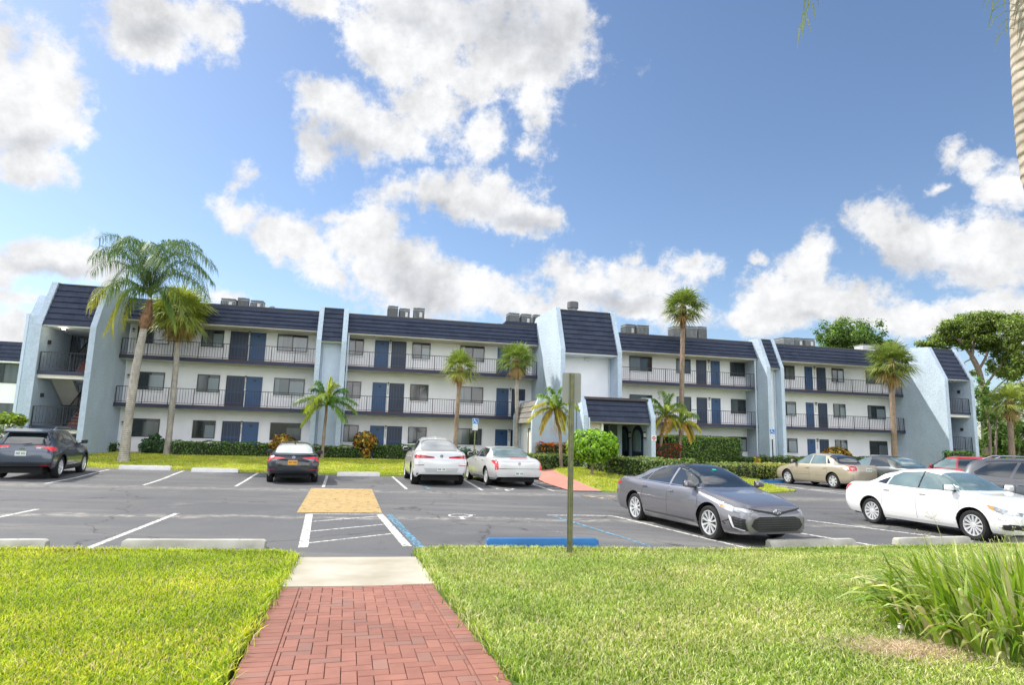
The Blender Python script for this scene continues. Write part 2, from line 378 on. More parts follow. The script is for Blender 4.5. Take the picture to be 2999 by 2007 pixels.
c0 = mixc(rampf(nz(.16, 3, .6), .45, .6, 0, .45), c0, (.07, .072, .078))
c0 = mixc(rampf(nz(38, 4, .8), .58, .7, 0, .6), c0, (.34, .33, .31))
c0 = mixc(rampf(nz(52, 3, .8, sx=(1, .6, 1)), .42, .3, 0, .7), c0, (.02, .02, .022))
c0 = mixc(rampf(nz(.55, 7, .75), .60, .74, 0, .55), c0, (.27, .26, .245))
c0 = mixc(rampf(nz(1.0, 5, .7, sx=(1, 1.6, 1)), .66, .74, 0, .75), c0, (.025, .025, .026))
# sandy dust where the bays meet the drive lane
sx_ = n_.new('ShaderNodeSeparateXYZ'); l_.new(tcx.outputs['Object'], sx_.inputs[0])
def mth(op, a, b_):
    m = n_.new('ShaderNodeMath'); m.operation = op
    for i, x in enumerate((a, b_)):
        if isinstance(x, (int, float)): m.inputs[i].default_value = x
        else: l_.new(x, m.inputs[i])
    return m.outputs[0]
for (yy, sl, wd, st) in ((14.45, .14, .35, .75), (20.9, .11, .8, .5)):
    ln = mth('SUBTRACT', mth('SUBTRACT', sx_.outputs[1], mth('MULTIPLY', sx_.outputs[0], sl)), yy)
    ln = mth('ADD', ln, mth('MULTIPLY', mth('SUBTRACT', nz(.8, 6, .7), .5), 1.6))
    f = rampf(mth('ABSOLUTE', ln, 0), 0, wd, st, 0)
    f = mth('MULTIPLY', f, rampf(nz(3.5, 6, .7), .4, .62, 0, 1))
    c0 = mixc(f, c0, (.42, .39, .33))
# thin cracks
vr = n_.new('ShaderNodeTexVoronoi'); vr.feature = 'DISTANCE_TO_EDGE'; vr.inputs['Scale'].default_value = .22; vr.inputs['Randomness'].default_value = 1
wmp = n_.new('ShaderNodeVectorMath'); wmp.operation = 'ADD'; nzz = n_.new('ShaderNodeTexNoise'); nzz.inputs['Scale'].default_value = 1.1; nzz.inputs['Detail'].default_value = 5; l_.new(tcx.outputs['Object'], nzz.inputs['Vector'])
l_.new(nzz.outputs['Color'], wmp.inputs[0]); l_.new(tcx.outputs['Object'], wmp.inputs[1]); l_.new(wmp.outputs[0], vr.inputs['Vector'])
c0 = mixc(rampf(vr.outputs['Distance'], .0, .006, .75, 0), c0, (.015, .015, .015))
l_.new(c0, b.inputs['Base Color'])
bp = n_.new('ShaderNodeBump'); bp.inputs['Distance'].default_value = .006; l_.new(nz(140, 3), bp.inputs['Height']); l_.new(bp.outputs[0], b.inputs['Normal'])

turf = M('turf', (.05, .09, .010), .9, c2=(.14, .20, .03), scale=18, bump=.02, bscale=90, detail=8, big=.25)
turf_far = M('turf_far', (.20, .28, .028), .9, c2=(.36, .42, .06), scale=14, bump=.02, bscale=60, detail=10, big=.22)
soil_m = M('outer_ground', (.10, .15, .03), .95, var=.3, scale=.5)
g = MB(); g.add([(-1500, -300, -.3), (1500, -300, -.3), (1500, 3000, -.3), (-1500, 3000, -.3)], [(0, 1, 2, 3)]); o = g.build('ground', soil_m); tag(o, kind='structure')
LOT = [(-70, -14), (-45, 3), (-7.06, 8.9), (-3.12, 9.35), (-1.2, 9.3), (2.31, 10.3), (4.03, 10.8), (5.68, 11.4), (7.73, 11.9), (12, 13), (30, 17.5), (70, 30), (80, 52), (60, 52), (40, 44), (15.5, 39), (8, 34), (-2, 30), (-20, 29), (-70, 20)]
sheet('parking_lot', LOT, zlot, asph, cell=1.2)
left_near = [(-45, 3.4), (-7.06, 9.17), (-3.9, 9.55), (-3.25, 9.55), (-3.03, 9.26), (-2.48, 7.26), (-2.42, 7.05), (-1.80, 4.4), (-1.3, 2.4), (-.7, -.5), (-.7, -6), (-45, -6)]
right_near = [(-1.29, 9.53), (-1.38, 9.85), (-1.25, 10.15), (-1.0, 10.26), (2.31, 10.65), (4.03, 11.08), (5.68, 11.68), (7.73, 12.19), (12, 13.3), (30, 18), (45, 20), (45, -6), (1.1, -6), (1.1, -.5), (.5, 2.4), (.04, 4.5), (-.79, 7.36), (-.79, 7.54)]
sheet('lawn', left_near, znear, turf, cell=.6, skirt=.12)
sheet('lawn', right_near, znear, turf, cell=.6, skirt=.12)
far_poly = [(-70, 15), (-40, 22.5), (-17.2, 26.9), (-14, 26.75), (-8.3, 27.85), (-2, 28.15), (1.25, 28.3), (.9, 32), (.3, 36), (.2, 60), (-70, 60)]
sheet('lawn', far_poly, zfar, turf_far, cell=1., skirt=.12)
isl = [(3.3, 22.65), (5, 22.5), (6.8, 22.6), (9.2, 23.6), (11.2, 25.3), (11.5, 25.9), (11.2, 26.6), (11.1, 28), (11.56, 29.6), (12.6, 32.3), (15.1, 36), (22, 38.6), (40, 44.5), (60, 51), (60, 75), (2.2, 75), (1.9, 36), (2.35, 30), (2.9, 26)]
sheet('lawn', isl, zfar, turf_far, cell=1., skirt=.12)
sheet('path', [(2.15, 22.45), (3.3, 22.65), (2.9, 26), (2.35, 30), (1.9, 36), (2.2, 42), (.2, 42), (.3, 36), (.9, 32), (1.25, 28.3), (1.5, 26)], lambda x, y: zfar(x, y) - .02, M('red_concrete', (.50, .21, .16), .8, var=.12, scale=3, big=.1), cell=1.)
# walkway along the building front
# concrete slab and brick path in front of the camera
pth = [(-3.04, 9.26), (-1.24, 9.54), (-.74, 7.55), (-2.49, 7.26)]
conc = M('concrete_slab', (.35, .31, .23), .8, c2=(.50, .47, .39), scale=1.6, bump=.002, bscale=60, detail=8, big=.08)
sheet('path', pth, lambda x, y: znear(x, y) - .01, conc, cell=.4, skirt=.1)
# brick path: herringbone field with header borders, each brick a low block
Pc, Pd = Vector((-1.59, 7.4)), Vector((.245, -.9695)).normalized()      # start at the slab, direction towards the camera
Pr = Vector((-Pd.y, Pd.x)); # to the right seen by the walker coming towards camera
Pr = Vector((.9695, .245)).normalized()
HW = .90; bw = .107
mb = MB()
def zbk(x, y): return znear(x, y) - .008
def brick(s0, s1, t0, t1):
    j = .0025; s0 += j; s1 -= j; t0 += j; t1 -= j
    if s1 - s0 < .015 or t1 - t0 < .015: return
    k = rnd.uniform(-.10, .09); base = (.30 * (1 + k), .128 * (1 + k * 1.1), .092 * (1 + k))
    if rnd.random() < .12: base = (base[0] * .92, base[1] * 1.08, base[2] * 1.15)
    dz = rnd.uniform(-.0015, .0015); b_ = .004
    q = []
    for (ds, dt, z) in ((0, 0, -.03), (0, 0, -b_), (b_, b_, 0)):
        for (s, t) in ((s0 + ds, t0 + dt), (s1 - ds, t0 + dt), (s1 - ds, t1 - dt), (s0 + ds, t1 - dt)):
            p = Pc + Pr * s + Pd * t; q.append((p.x, p.y, zbk(p.x, p.y) + z + dz))
    fs = [(8, 9, 10, 11)] + [(a, (a + 1) % 4, 4 + (a + 1) % 4, 4 + a) for a in range(4)] + [(4 + a, 4 + (a + 1) % 4, 8 + (a + 1) % 4, 8 + a) for a in range(4)]
    mb.add(q, fs, 0, base)
LEN = 6.2; inner = HW - .225
n = 0
t = 0.
while t < LEN:
    brick(-HW, -inner, t, t + bw); brick(inner, HW, t, t + bw); t += bw
for i in range(-70, 90):
    for j in range(-70, 90):
        x, y = i + 2 * j, i - 2 * j
        for (ax, ay, wx, wy) in ((x, y, 2, 1), (x, y + 1, 1, 2)):
            s0, s1, t0, t1 = ax * bw, (ax + wx) * bw, ay * bw, (ay + wy) * bw
            s0, s1 = max(s0, -inner), min(s1, inner); t0, t1 = max(t0, 0), min(t1, LEN)
            if s1 > s0 and t1 > t0: brick(s0, s1, t0, t1)
brm = M('brick_paver', (1, 1, 1), .85, var=.14, scale=9, bump=.0012, bscale=160, attr=True, big=.12)
o = mb.build('brick_path', brm); tag(o, kind='structure')
sheet('brick_path', [tuple(Pc + Pr * -HW), tuple(Pc + Pr * HW), tuple(Pc + Pr * HW + Pd * LEN), tuple(Pc - Pr * HW + Pd * LEN)], lambda x, y: zbk(x, y) - .012, M('joint_sand', (.16, .10, .075), .95, var=.3, scale=30), cell=.5)

# ---------------------------------------------------------------- painted markings (thin sheets on the asphalt)
white_p = M('marking_white', (.62, .61, .57), .8, c2=(.74, .73, .70), scale=9, detail=8, big=.1)
blue_p = M('marking_blue', (.10, .26, .40), .8, c2=(.16, .36, .50), scale=12, detail=8)
yel_p = M('marking_yellow', (.36, .245, .09), .85, c2=(.47, .33, .14), scale=7, detail=9, stretch=(3, .6, 1), big=.06)
def worn(m, amt, sc=9.):
    nt, n__, l__ = m.node_tree, m.node_tree.nodes, m.node_tree.links
    bs = n__['Principled BSDF']; t = n__.new('ShaderNodeTexNoise'); t.inputs['Scale'].default_value = sc; t.inputs['Detail'].default_value = 9; t.inputs['Roughness'].default_value = .75
    tc_ = n__.new('ShaderNodeTexCoord'); l__.new(tc_.outputs['Object'], t.inputs['Vector'])
    r = n__.new('ShaderNodeMapRange'); r.inputs['From Min'].default_value = amt; r.inputs['From Max'].default_value = amt + .08; l__.new(t.outputs['Fac'], r.inputs['Value']); l__.new(r.outputs[0], bs.inputs['Alpha'])
worn(white_p, .42, 14.); worn(blue_p, .46, 12.); worn(yel_p, .37, 5.)
faint_p = M('marking_faint', (.22, .22, .23), .85, var=.1, scale=9); worn(faint_p, .44)
def paint(poly, mat, name='road_marking', dz=.004):
    P = [Vector((p[0], p[1])) for p in poly]
    mb = MB(); n = len(P)
    if n == 4:   # quad draped along its long side
        K = 10; vs = []
        for i in range(K + 1):
            t = i / K
            for p in (P[0].lerp(P[3], t), P[1].lerp(P[2], t)): vs.append((p.x, p.y, zlot(p.x, p.y) + dz))
        mb.add(vs, [(2 * i, 2 * i + 1, 2 * i + 3, 2 * i + 2) for i in range(K)])
        a, b_, c = [Vector(mb.v[i]) for i in mb.f[0][:3]]
        if (b_ - a).cross(c - a).z < 0: mb.f = [tuple(reversed(f)) for f in mb.f]
    else: mb.add([(p.x, p.y, zlot(p.x, p.y) + dz) for p in P], [tuple(range(n))])
    o = mb.build(name, mat); tag(o, kind='structure'); return o
def line(a, b, wd=.1, mat=None, dz=.004):
    a, b = Vector(a[:2]), Vector(b[:2]); d = (b - a).normalized(); q = Vector((-d.y, d.x)) * wd / 2
    return paint([a - q, a + q, b + q, b - q], mat or white_p, dz=dz)
for a, b in (((-19.2, 25.0), (-17.4, 19.7)), ((-16.17, 26.2), (-14.2, 19.9)), ((-13.36, 26.6), (-11.42, 20.3)), ((-10.54, 27.2), (-8.74, 20.8)), ((-7.62, 27.2), (-6.1, 21.4)), ((-4.99, 27.8), (-3.38, 21.6)), ((-1.96, 27.6), (-.86, 21.9)),
             ((-9.66 - .35, 13.9), (-9.2, 9.2)), ((-7.01, 13.86), (-6.1, 9.4)), ((-12.6, 13.0), (-12.0, 9.0)),
             ((.94, 15.33), (2.55, 15.69)), ((2.55, 15.69), (4.33, 11.72)), ((5.1, 16.2), (7.1, 12.4)), ((7.55, 16.4), (9.6, 13.45)), ((10.2, 17.6), (12.3, 14.6)),
             ((.92, 25.66), (1.59, 22.44)), ((1.59, 22.44), (2.1, 22.46)), ((1.3, 23.4), (1.95, 24.1)), ((1.1, 24.7), (1.75, 25.3)), ((.95, 25.7), (1.5, 26.3)),
             ((11.75, 29.84), (13.0, 24.2)), ((11.96, 28.92), (13.9, 24.6)), ((12.1, 28.0), (12.75, 27.2)), ((12.5, 26.8), (13.2, 26.0)), ((17, 27.5), (18.5, 23.5)), ((20, 28.5), (21.6, 24.5))):
    line(a, b)
line((-4.35, 14.33), (-3.16, 10.22), .15, dz=.006); line((-2.86, 14.62), (-1.6, 10.6), .15, dz=.006)
line((-4.33, 14.36), (-2.8, 14.66), .06)
for a, b in (((-3.98, 13.13), (-2.78, 14.33)), ((-3.62, 11.83), (-2.45, 13.05)), ((-3.27, 10.6), (-2.1, 11.86))): line(a, b, .06)
line((-2.66, 14.66), (-1.38, 10.53), .14, blue_p, dz=.006); line((1.08, 15.15), (2.5, 11.3), .1, blue_p, dz=.006); line((-3.73, 26.4), (-2.66, 21.8), .1, blue_p)
line((.1, 14.9), (1.45, 11.6), .05, faint_p)
paint([(-6.34, 20.9), (-4.45, 21.2), (-2.86, 14.9), (-4.7, 14.55)], yel_p, dz=.005)
paint([(2.2, 21.2), (5.6, 21.3), (5.2, 20.2), (3.0, 20.1)], M('sand_patch', (.55, .42, .26), .9, var=.2, scale=5), dz=.004)
worn(MATS['sand_patch'], .52, 2.)
# wheelchair symbols on the asphalt
def wheelchair(o, ux, uy, mat, name, S=1., zf=None):
    """symbol strokes in its own frame, o origin, ux/uy axes (3D vectors)"""
    mb = MB(); st = []
    def stroke(p, q, w_):
        p, q = Vector(p), Vector(q); d = (q - p).normalized(); n = Vector((-d.y, d.x)) * w_ / 2
        st.append([p - n, p + n, q + n, q - n])
    st.append([Vector((-.06 + .09 * math.cos(a), .92 + .09 * math.sin(a))) for a in [k * math.pi / 6 for k in range(12)]])
    stroke((-.05, .8), (0, .42), .11); stroke((-.03, .62), (.25, .62), .07); stroke((0, .44), (.3, .42), .1); stroke((.28, .44), (.42, .1), .1); stroke((.4, .13), (.52, .17), .07)
    pr = None
    for k in range(13):
        a = R(120 + k * 20); p = (.02 + .33 * math.cos(a), .27 + .33 * math.sin(a))
        if pr: stroke(pr, p, .065)
        pr = p
    for k, s in enumerate(st):
        vs = []
        for p in s:
            P3 = o + ux * p.x * S + uy * p.y * S + ux.cross(uy).normalized() * k * .0002
            if zf: P3 = Vector((P3.x, P3.y, zf(P3.x, P3.y) + k * .0002))
            vs.append(P3)
        mb.add(vs, [tuple(range(len(s)))])
    return mb
zs = lambda x, y: zlot(x, y) + .005
d1 = Vector((.29, -.957, 0))
mb = wheelchair(Vector((-1.15, 15.0, 0)), Vector((-.957, -.29, 0)) * -.9, Vector((.29, -.957, 0)) * 1.0, white_p, 'x', .85, zs); o = mb.build('road_marking', white_p); tag(o, kind='structure')
mb = wheelchair(Vector((-.2, 23.0, 0)), Vector((.957, .29, 0)), Vector((.25, -.96, 0)) * 1.2, white_p, 'x', .9, zs); o = mb.build('road_marking', white_p); tag(o, kind='structure')

# ---------------------------------------------------------------- wheel stops
stop_grey = M('stop_concrete', (.34, .325, .27), .85, c2=(.54, .52, .45), scale=3, bump=.003, bscale=50, detail=8, big=.1)
stop_white = M('stop_white', (.74, .73, .72), .7, var=.06, scale=5)
stop_blue = M('stop_blue', (.012, .14, .36), .55, var=.12, scale=4, bump=.002)
stop_stain = M('stop_stain', (.16, .16, .15), .9, var=.3, scale=8)
def wheel_stop(a, b, mat, label, h=.128, wd=.17, z=None, text=None, end=None):
    a, b = Vector(a), Vector(b); ln = (b - a).length; c = (a + b) / 2; rz = math.atan2(b.y - a.y, b.x - a.x)
    z = zlot(c.x, c.y) if z is None else z
    o = thing('wheel_stop', label, 'wheel stop', (c.x, c.y, z), rz, 'concrete wheel stops at the ends of the parking bays')
    mb = MB(); X = ln / 2; e = .06
    sec = [(-wd / 2, 0), (-wd / 2 + .008, h * .45), (-wd / 2 + .022, h - .012), (-wd / 2 + .032, h), (wd / 2 - .032, h), (wd / 2 - .022, h - .012), (wd / 2 - .012, h * .45), (wd / 2, 0)]
    ss = [(-X, .98, 1.), (-X + .0, 1., .5), (-X + e, 1., 1.), (-X * .35, 1, 1.), (X * .3, 1, 1.), (X - e, 1., 1.), (X, 1., .5)]
    ss = [(-X, .8), (-X + e * .6, 1.)] + [(-X + e + (ln - 2 * e) * k / 12, 1. + rnd.uniform(-.012, .012)) for k in range(1, 12)] + [(X - e * .6, 1.), (X, .8)]
    vs = []
    for (x, hz) in ss:
        for (y, z_) in sec: vs.append((x + rnd.uniform(-.003, .003), y + rnd.uniform(-.002, .002), z_ * hz))
    n = len(sec); fs = [tuple(range(n - 1, -1, -1)), tuple((len(ss) - 1) * n + k for k in range(n))]
    for i in range(len(ss) - 1):
        for k in range(n): k2 = (k + 1) % n; fs.append((i * n + k, i * n + k2, (i + 1) * n + k2, (i + 1) * n + k))
    mb.add(vs, fs); mb.build('block', mat, o, smooth=35)
    if mat is stop_grey:
        for sx in (-1, 1):
            p = MB(); p.lathe([(.0, h + .004), (.012, h + .003), (.014, h - .01)], 8, (sx * X * .62, 0, 0)); p.build('anchor_pin', stop_stain, o)
    if text:
        cu = bpy.data.curves.new('lettering', 'FONT'); cu.body = text; cu.size = .14; cu.align_x = 'CENTER'; cu.extrude = .001
        t = bpy.data.objects.new('lettering', cu); col.objects.link(t); bpy.context.view_layer.update()
        me = bpy.data.meshes.new_from_object(t); bpy.data.objects.remove(t); me.materials.append(M('lettering_grey', (.30, .31, .33), .8))
        for v in me.vertices: v.co.x *= 1.5
        t = bpy.data.objects.new('lettering', me); col.objects.link(t); t.parent = o; t.location = (0, -wd / 2 + .008, .03); t.rotation_euler = (R(72), 0, 0)
        t.name = 'lettering'
    return o
wheel_stop((-8.75, 9.28), (-6.71, 9.62), stop_grey, 'grey wheel stop cut by the left edge, below the lone white bay line')
wheel_stop((-5.71, 9.8), (-3.71, 10.12), stop_grey, 'long weathered grey wheel stop left of the hatched crossing')
wheel_stop((-.33, 10.85), (1.55, 11.15), stop_blue, 'blue painted wheel stop behind the green sign post')
wheel_stop((4.8, 12.02), (6.62, 12.5), stop_grey, 'cream wheel stop just in front of the dark grey sedan')
wheel_stop((7.56, 12.72), (9.35, 13.25), stop_grey, 'pale wheel stop in front of the white sedan behind the seed heads')
wheel_stop((10.25, 13.35), (12.0, 13.9), stop_grey, 'wheel stop at the right edge of the picture behind the strappy plant')
wheel_stop((-15.96, 26.5), (-14.02, 26.85), stop_white, 'white stencilled wheel stop beside the dark blue crossover', .17, text='RESIDENT')
wheel_stop((-12.89, 26.3), (-11.19, 26.75), stop_white, 'white stencilled wheel stop left of the black sedan with the orange plate', .17, text='RESIDENT')
wheel_stop((-7.21, 27.2), (-5.53, 27.75), stop_white, 'white stencilled wheel stop between the black sedan and the white crossover', .17, text='RESIDENT')
wheel_stop((11.7, 30.7), (13.3, 31.0), stop_blue, 'blue wheel stop at the nose of the beige sedan')
# ---------------------------------------------------------------- the apartment building
stucco_w = M('stucco_white', (.88, .89, .92), .85, var=.035, scale=.8, bump=.006, bscale=30, big=.03)
def streak(m, amt=.12, sx=2.2):
    nt, n__, l__ = m.node_tree, m.node_tree.nodes, m.node_tree.links; bs = n__['Principled BSDF']; src = bs.inputs['Base Color'].links[0].from_socket
    tc_ = n__.new('ShaderNodeTexCoord'); mp = n__.new('ShaderNodeMapping'); mp.inputs['Scale'].default_value = (sx, sx, .16); l__.new(tc_.outputs['Object'], mp.inputs['Vector']); t = n__.new('ShaderNodeTexNoise'); t.inputs['Scale'].default_value = 1.; t.inputs['Detail'].default_value = 8; t.inputs['Roughness'].default_value = .65; l__.new(mp.outputs[0], t.inputs['Vector'])
    r = n__.new('ShaderNodeMapRange'); r.inputs['From Min'].default_value = .45; r.inputs['From Max'].default_value = .72; r.inputs['To Min'].default_value = 1; r.inputs['To Max'].default_value = 1 - amt; l__.new(t.outputs['Fac'], r.inputs['Value'])
    mx = n__.new('ShaderNodeMix'); mx.data_type = 'RGBA'; mx.blend_type = 'MULTIPLY'; mx.inputs[0].default_value = 1; l__.new(src, mx.inputs[6]); l__.new(r.outputs[0], mx.inputs[7]); l__.new(mx.outputs[2], bs.inputs['Base Color'])
streak(stucco_w, .06, .8)
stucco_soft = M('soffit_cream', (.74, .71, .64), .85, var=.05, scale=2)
stucco_b = M('stucco_blue', (.47, .56, .665), .85, var=.08, scale=9, bump=.035, bscale=9, big=.07)
stucco_b2 = M('stucco_pale_blue', (.57, .66, .77), .85, var=.05, scale=2.5, bump=.010, bscale=16)
streak(stucco_b, .10, .9); streak(stucco_b2, .08, .9)
navy_trim = M('navy_trim', (.026, .035, .07), .6, var=.1, scale=3)
navy_door = M('navy_door', (.022, .075, .19), .45, var=.08, scale=2)
scr_m = M('screen_mesh', (.010, .022, .055), .4, var=.2, scale=40)
iron = M('railing_iron', (.018, .020, .024), .5, var=.1)
glass_d = M('window_glass_dark', (.018, .026, .03), .06, var=.5, scale=.9, spec=.8)
glass_l = M('window_glass_curtained', (.16, .21, .24), .12, c2=(.24, .30, .33), scale=1.3, spec=.8, stretch=(1, 1, .2))
glass_m = M('window_glass_blind', (.07, .09, .10), .1, c2=(.12, .14, .15), scale=3., spec=.8, stretch=(1, 1, .1))
alu = M('window_frame_bronze', (.035, .034, .036), .4, var=.1)
metal_g = M('grey_metal', (.22, .23, .24), .5, var=.15, scale=6, metal=.3)
lamp_m = M('lamp_black', (.02, .02, .02), .4, var=.1)
lamp_gl = M('lamp_glass', (.45, .43, .36), .3, var=.1)
plate_m = M('number_plate', (.55, .56, .58), .5, var=.1)
brick_red = M('stair_tile', (.13, .03, .025), .7, c2=(.19, .05, .035), scale=7)
shing = bpy.data.materials.new('mansard_tiles'); MATS['shing'] = shing
nt, n_, l_ = nodes(shing); b = n_['Principled BSDF']; b.inputs['Roughness'].default_value = .7; b.inputs['Specular IOR Level'].default_value = .3
tcx = n_.new('ShaderNodeTexCoord')
sxx = n_.new('ShaderNodeSeparateXYZ'); l_.new(tcx.outputs['Object'], sxx.inputs[0]); cxx = n_.new('ShaderNodeCombineXYZ'); l_.new(sxx.outputs[0], cxx.inputs[0]); l_.new(sxx.outputs[2], cxx.inputs[1])
bk = n_.new('ShaderNodeTexBrick'); bk.offset = .5; bk.inputs['Scale'].default_value = 1.; bk.inputs['Brick Width'].default_value = .55; bk.inputs['Row Height'].default_value = .29; bk.inputs['Mortar Size'].default_value = .008
bk.inputs['Color1'].default_value = (.022, .030, .060, 1); bk.inputs['Color2'].default_value = (.036, .047, .082, 1); bk.inputs['Mortar'].default_value = (.012, .016, .03, 1); l_.new(cxx.outputs[0], bk.inputs['Vector'])
cq = mixc(rampf(nz(2.5, 6, .6), .35, .7, 0, .45), bk.outputs['Color'], (.052, .064, .095)); l_.new(cq, b.inputs['Base Color'])
tan_tiles = M('sunlit_tan_tiles', (.13, .12, .11), .85, c2=(.28, .26, .235), scale=4, stretch=(1, 3, 1))  # grey tiles with their sunlit tan put into the colour

ang = math.atan(.2457)
BLD = thing('apartment_building', 'long three storey white apartment building with dark blue mansard roof and pale blue buttress walls', 'building', (0, 41.268, 0), ang)
BMAT = Matrix.Translation((0, 41.268, 0)) @ Matrix.Rotation(ang, 4, 'Z')
def BW(u, v, z): return BMAT @ Vector((u, -v, z))
def bpart(mb, name, mats, parent=None, smooth=None): return mb.build(name, mats, parent or BLD, smooth)
def BB(mb, u0, u1, v0, v1, z0, z1, mi=0): mb.box(u0, u1, -v1, -v0, z0, z1, mi)
WV = -1.4
FL = (.39, 3.14, 5.89)
mb = MB()
BB(mb, -23.0, 33.5, -13, WV, -.2, 9.05); bpart(mb, 'wall', stucco_w)
mb = MB(); BB(mb, -22.9, 33.4, -12.8, -.75, 9.06, 9.16); bpart(mb, 'flat_roof', M('roof_gravel', (.35, .34, .33), .9))
wings = [(-22.98, -12.26), (-10.5, 1.78), (5.7, 18.33), (19.74, 31.16)]
for (a, c) in wings:
    for z in FL[1:]:
        mb = MB(); BB(mb, a, c, WV, 0, z - .20, z); bpart(mb, 'walkway_slab', navy_trim)
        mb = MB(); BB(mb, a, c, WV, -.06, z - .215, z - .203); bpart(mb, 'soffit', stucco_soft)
        # red tiled edge of the walkway floor
        mb = MB(); BB(mb, a, c, WV + .01, .012, z + .002, z + .025); bpart(mb, 'walkway_floor', M('walkway_tile', (.16, .055, .05), .8, var=.2))
    mb = MB(); BB(mb, a, c, WV, .1, -.1, FL[0]); bpart(mb, 'ground_walkway', M('walkway_concrete', (.40, .38, .34), .85, c2=(.34, .19, .15), scale=1))
def mansard(a, c, zb, vb, zt, vt, rows, mat=shing, cap=True, name='mansard_roof', over=.06):
    """stepped courses of tiles on a steep slope; outer face from (vb,zb) up to (vt,zt)"""
    mb = MB(); pr = []
    for k in range(rows):
        t0, t1 = k / rows, (k + 1) / rows
        v0, z0 = vb + (vt - vb) * t0, zb + (zt - zb) * t0; v1, z1 = vb + (vt - vb) * t1, zb + (zt - zb) * t1
        pr += [(-(v0 + over), z0), (-(v1), z1 + .0)]
    pr += [(-(vt - .12), zt), (-(vb - .12), zb)]
    mb.prism(pr, a, c, 'x'); o = bpart(mb, name, mat)
    if cap:
        mb = MB(); BB(mb, a, c, vt - .3, vt + .05, zt, zt + .07); bpart(mb, 'roof_edge', M('roof_edge_metal', (.05, .05, .055), .5, var=.1), )
    return o
for i, (a, c) in enumerate(wings):
    mansard(a, c, 7.95, .12, 9.22, -.5, 5)
    mb = MB(); BB(mb, a, c, WV, .1, 7.88, 7.945); bpart(mb, 'eaves_soffit', stucco_soft)
    mb = MB(); BB(mb, a, c, -.9, -.42, 7.95, 9.2); bpart(mb, 'parapet', navy_trim)
# raised roof next to the centre tower (cricket)
mb = MB(); mb.prism([(-.9, 9.3), (-.5, 9.3), (-.35, 9.52), (1.8, 9.52), (1.8, 9.3)], .44, 1.4, 'y'); bpart(mb, 'raised_parapet', shing)
mb = MB(); mb.prism([(5.7, 9.3), (7.4, 9.3), (7.2, 9.34), (6.9, 9.52), (5.7, 9.62)], .44, 1.4, 'y'); bpart(mb, 'raised_parapet', shing)
def fin(u0, u1, prof, name='buttress_wall', mat=None):
    mb = MB(); mb.prism([(-v, z) for v, z in prof], u0, u1, 'x')
    return bpart(mb, name, mat or stucco_b)
pier = [(-1.39, -.1), (1.2, -.1), (1.2, 7.25), (.2, 9.45), (-.8, 9.45), (-1.39, 9.0)]
for (a, c) in ((-12.25, -11.97), (-10.80, -10.51), (18.35, 18.62), (19.45, 19.72)): fin(a, c, pier)
for (a, c) in ((-11.96, -10.81), (18.63, 19.44)):
    mb = MB(); BB(mb, a, c, WV, .45, -.1, 7.4); bpart(mb, 'infill_wall', stucco_b2 if a < 0 else stucco_w)
    mansard(a, c, 7.22, 1.1, 9.36, .14, 7)
    mb = MB(); BB(mb, a, c, .45, 1.08, 7.17, 7.215); bpart(mb, 'soffit', stucco_soft)
# centre tower
tow = [(-1.39, -.1), (4.83, -.1), (4.83, 7.1), (3.66, 9.82), (-.7, 9.9), (-1.39, 9.3)]
fin(1.80, 2.08, tow); fin(5.41, 5.69, tow)
mb = MB(); BB(mb, 2.09, 5.40, WV, 3.6, 3.0, 7.2); BB(mb, 2.09, 5.40, WV, .4, -.1, 3.0); bpart(mb, 'tower_wall', stucco_w)
mansard(2.09, 5.40, 6.9, 4.78, 9.66, 3.6, 9)
mb = MB(); BB(mb, 2.09, 5.40, 3.6, 4.76, 6.82, 6.895); bpart(mb, 'soffit', stucco_w)
mb = MB(); BB(mb, 2.09, 5.40, -.6, 3.5, 9.5, 9.6); BB(mb, 2.09, 5.4, -.8, 3.4, 7.2, 9.5); bpart(mb, 'tower_roof', navy_trim)
mb = MB(); mb.cbox(3.72, 4.02, -3.74, -3.6, 6.62, 6.8, .02); bpart(mb, 'flood_light', M('lamp_white', (.8, .8, .78), .4, var=.02))
# end towers with open stairs
stair = [(-1.39, -.1), (3.6, -.1), (3.6, 6.87), (2.45, 9.3), (-.2, 9.5), (-1.39, 9.2)]
glow = M('bulb_glow', (1, .9, .7), .5, emit=(1, .88, .6, 40))
steel_w = M('stringer_white', (.6, .58, .52), .7, var=.05)
def railing(pts, h=.95, z=0., name='railing', parent=None, sp=.15, post=9, first=True):
    """pts: two (u,v,z) ends"""
    (u0, v0, z0), (u1, v1, z1) = pts; a, c = Vector((u0, -v0, z0)), Vector((u1, -v1, z1)); L_ = (c - a).length; n = max(2, round(L_ / sp))
    mb = MB(); up = Vector((0, 0, 1))
    def bar(p, q, t):
        d = (q - p).normalized(); x = d.cross(up) if abs(d.z) < .95 else Vector((1, 0, 0)); x.normalize(); y = d.cross(x)
        vs = [p + x * sx * t + y * sy * t for sx, sy in ((-1, -1), (1, -1), (1, 1), (-1, 1))] + [q + x * sx * t + y * sy * t for sx, sy in ((-1, -1), (1, -1), (1, 1), (-1, 1))]
        mb.add(vs, [(0, 1, 2, 3), (7, 6, 5, 4), (0, 4, 5, 1), (1, 5, 6, 2), (2, 6, 7, 3), (3, 7, 4, 0)])
    bar(a + up * h, c + up * h, .018); bar(a + up * .1, c + up * .1, .012)
    for k in range(n + 1):
        p = a.lerp(c, k / n); big = k % post == 0 or k == n
        bar(p + up * (.0 if big else .1), p + up * h, .02 if big else .008)
    return bpart(mb, name, iron, parent)
for z in FL[1:]:
    for (a, c) in wings: railing([(a + .05, -.07, z), (c - .05, -.07, z)])
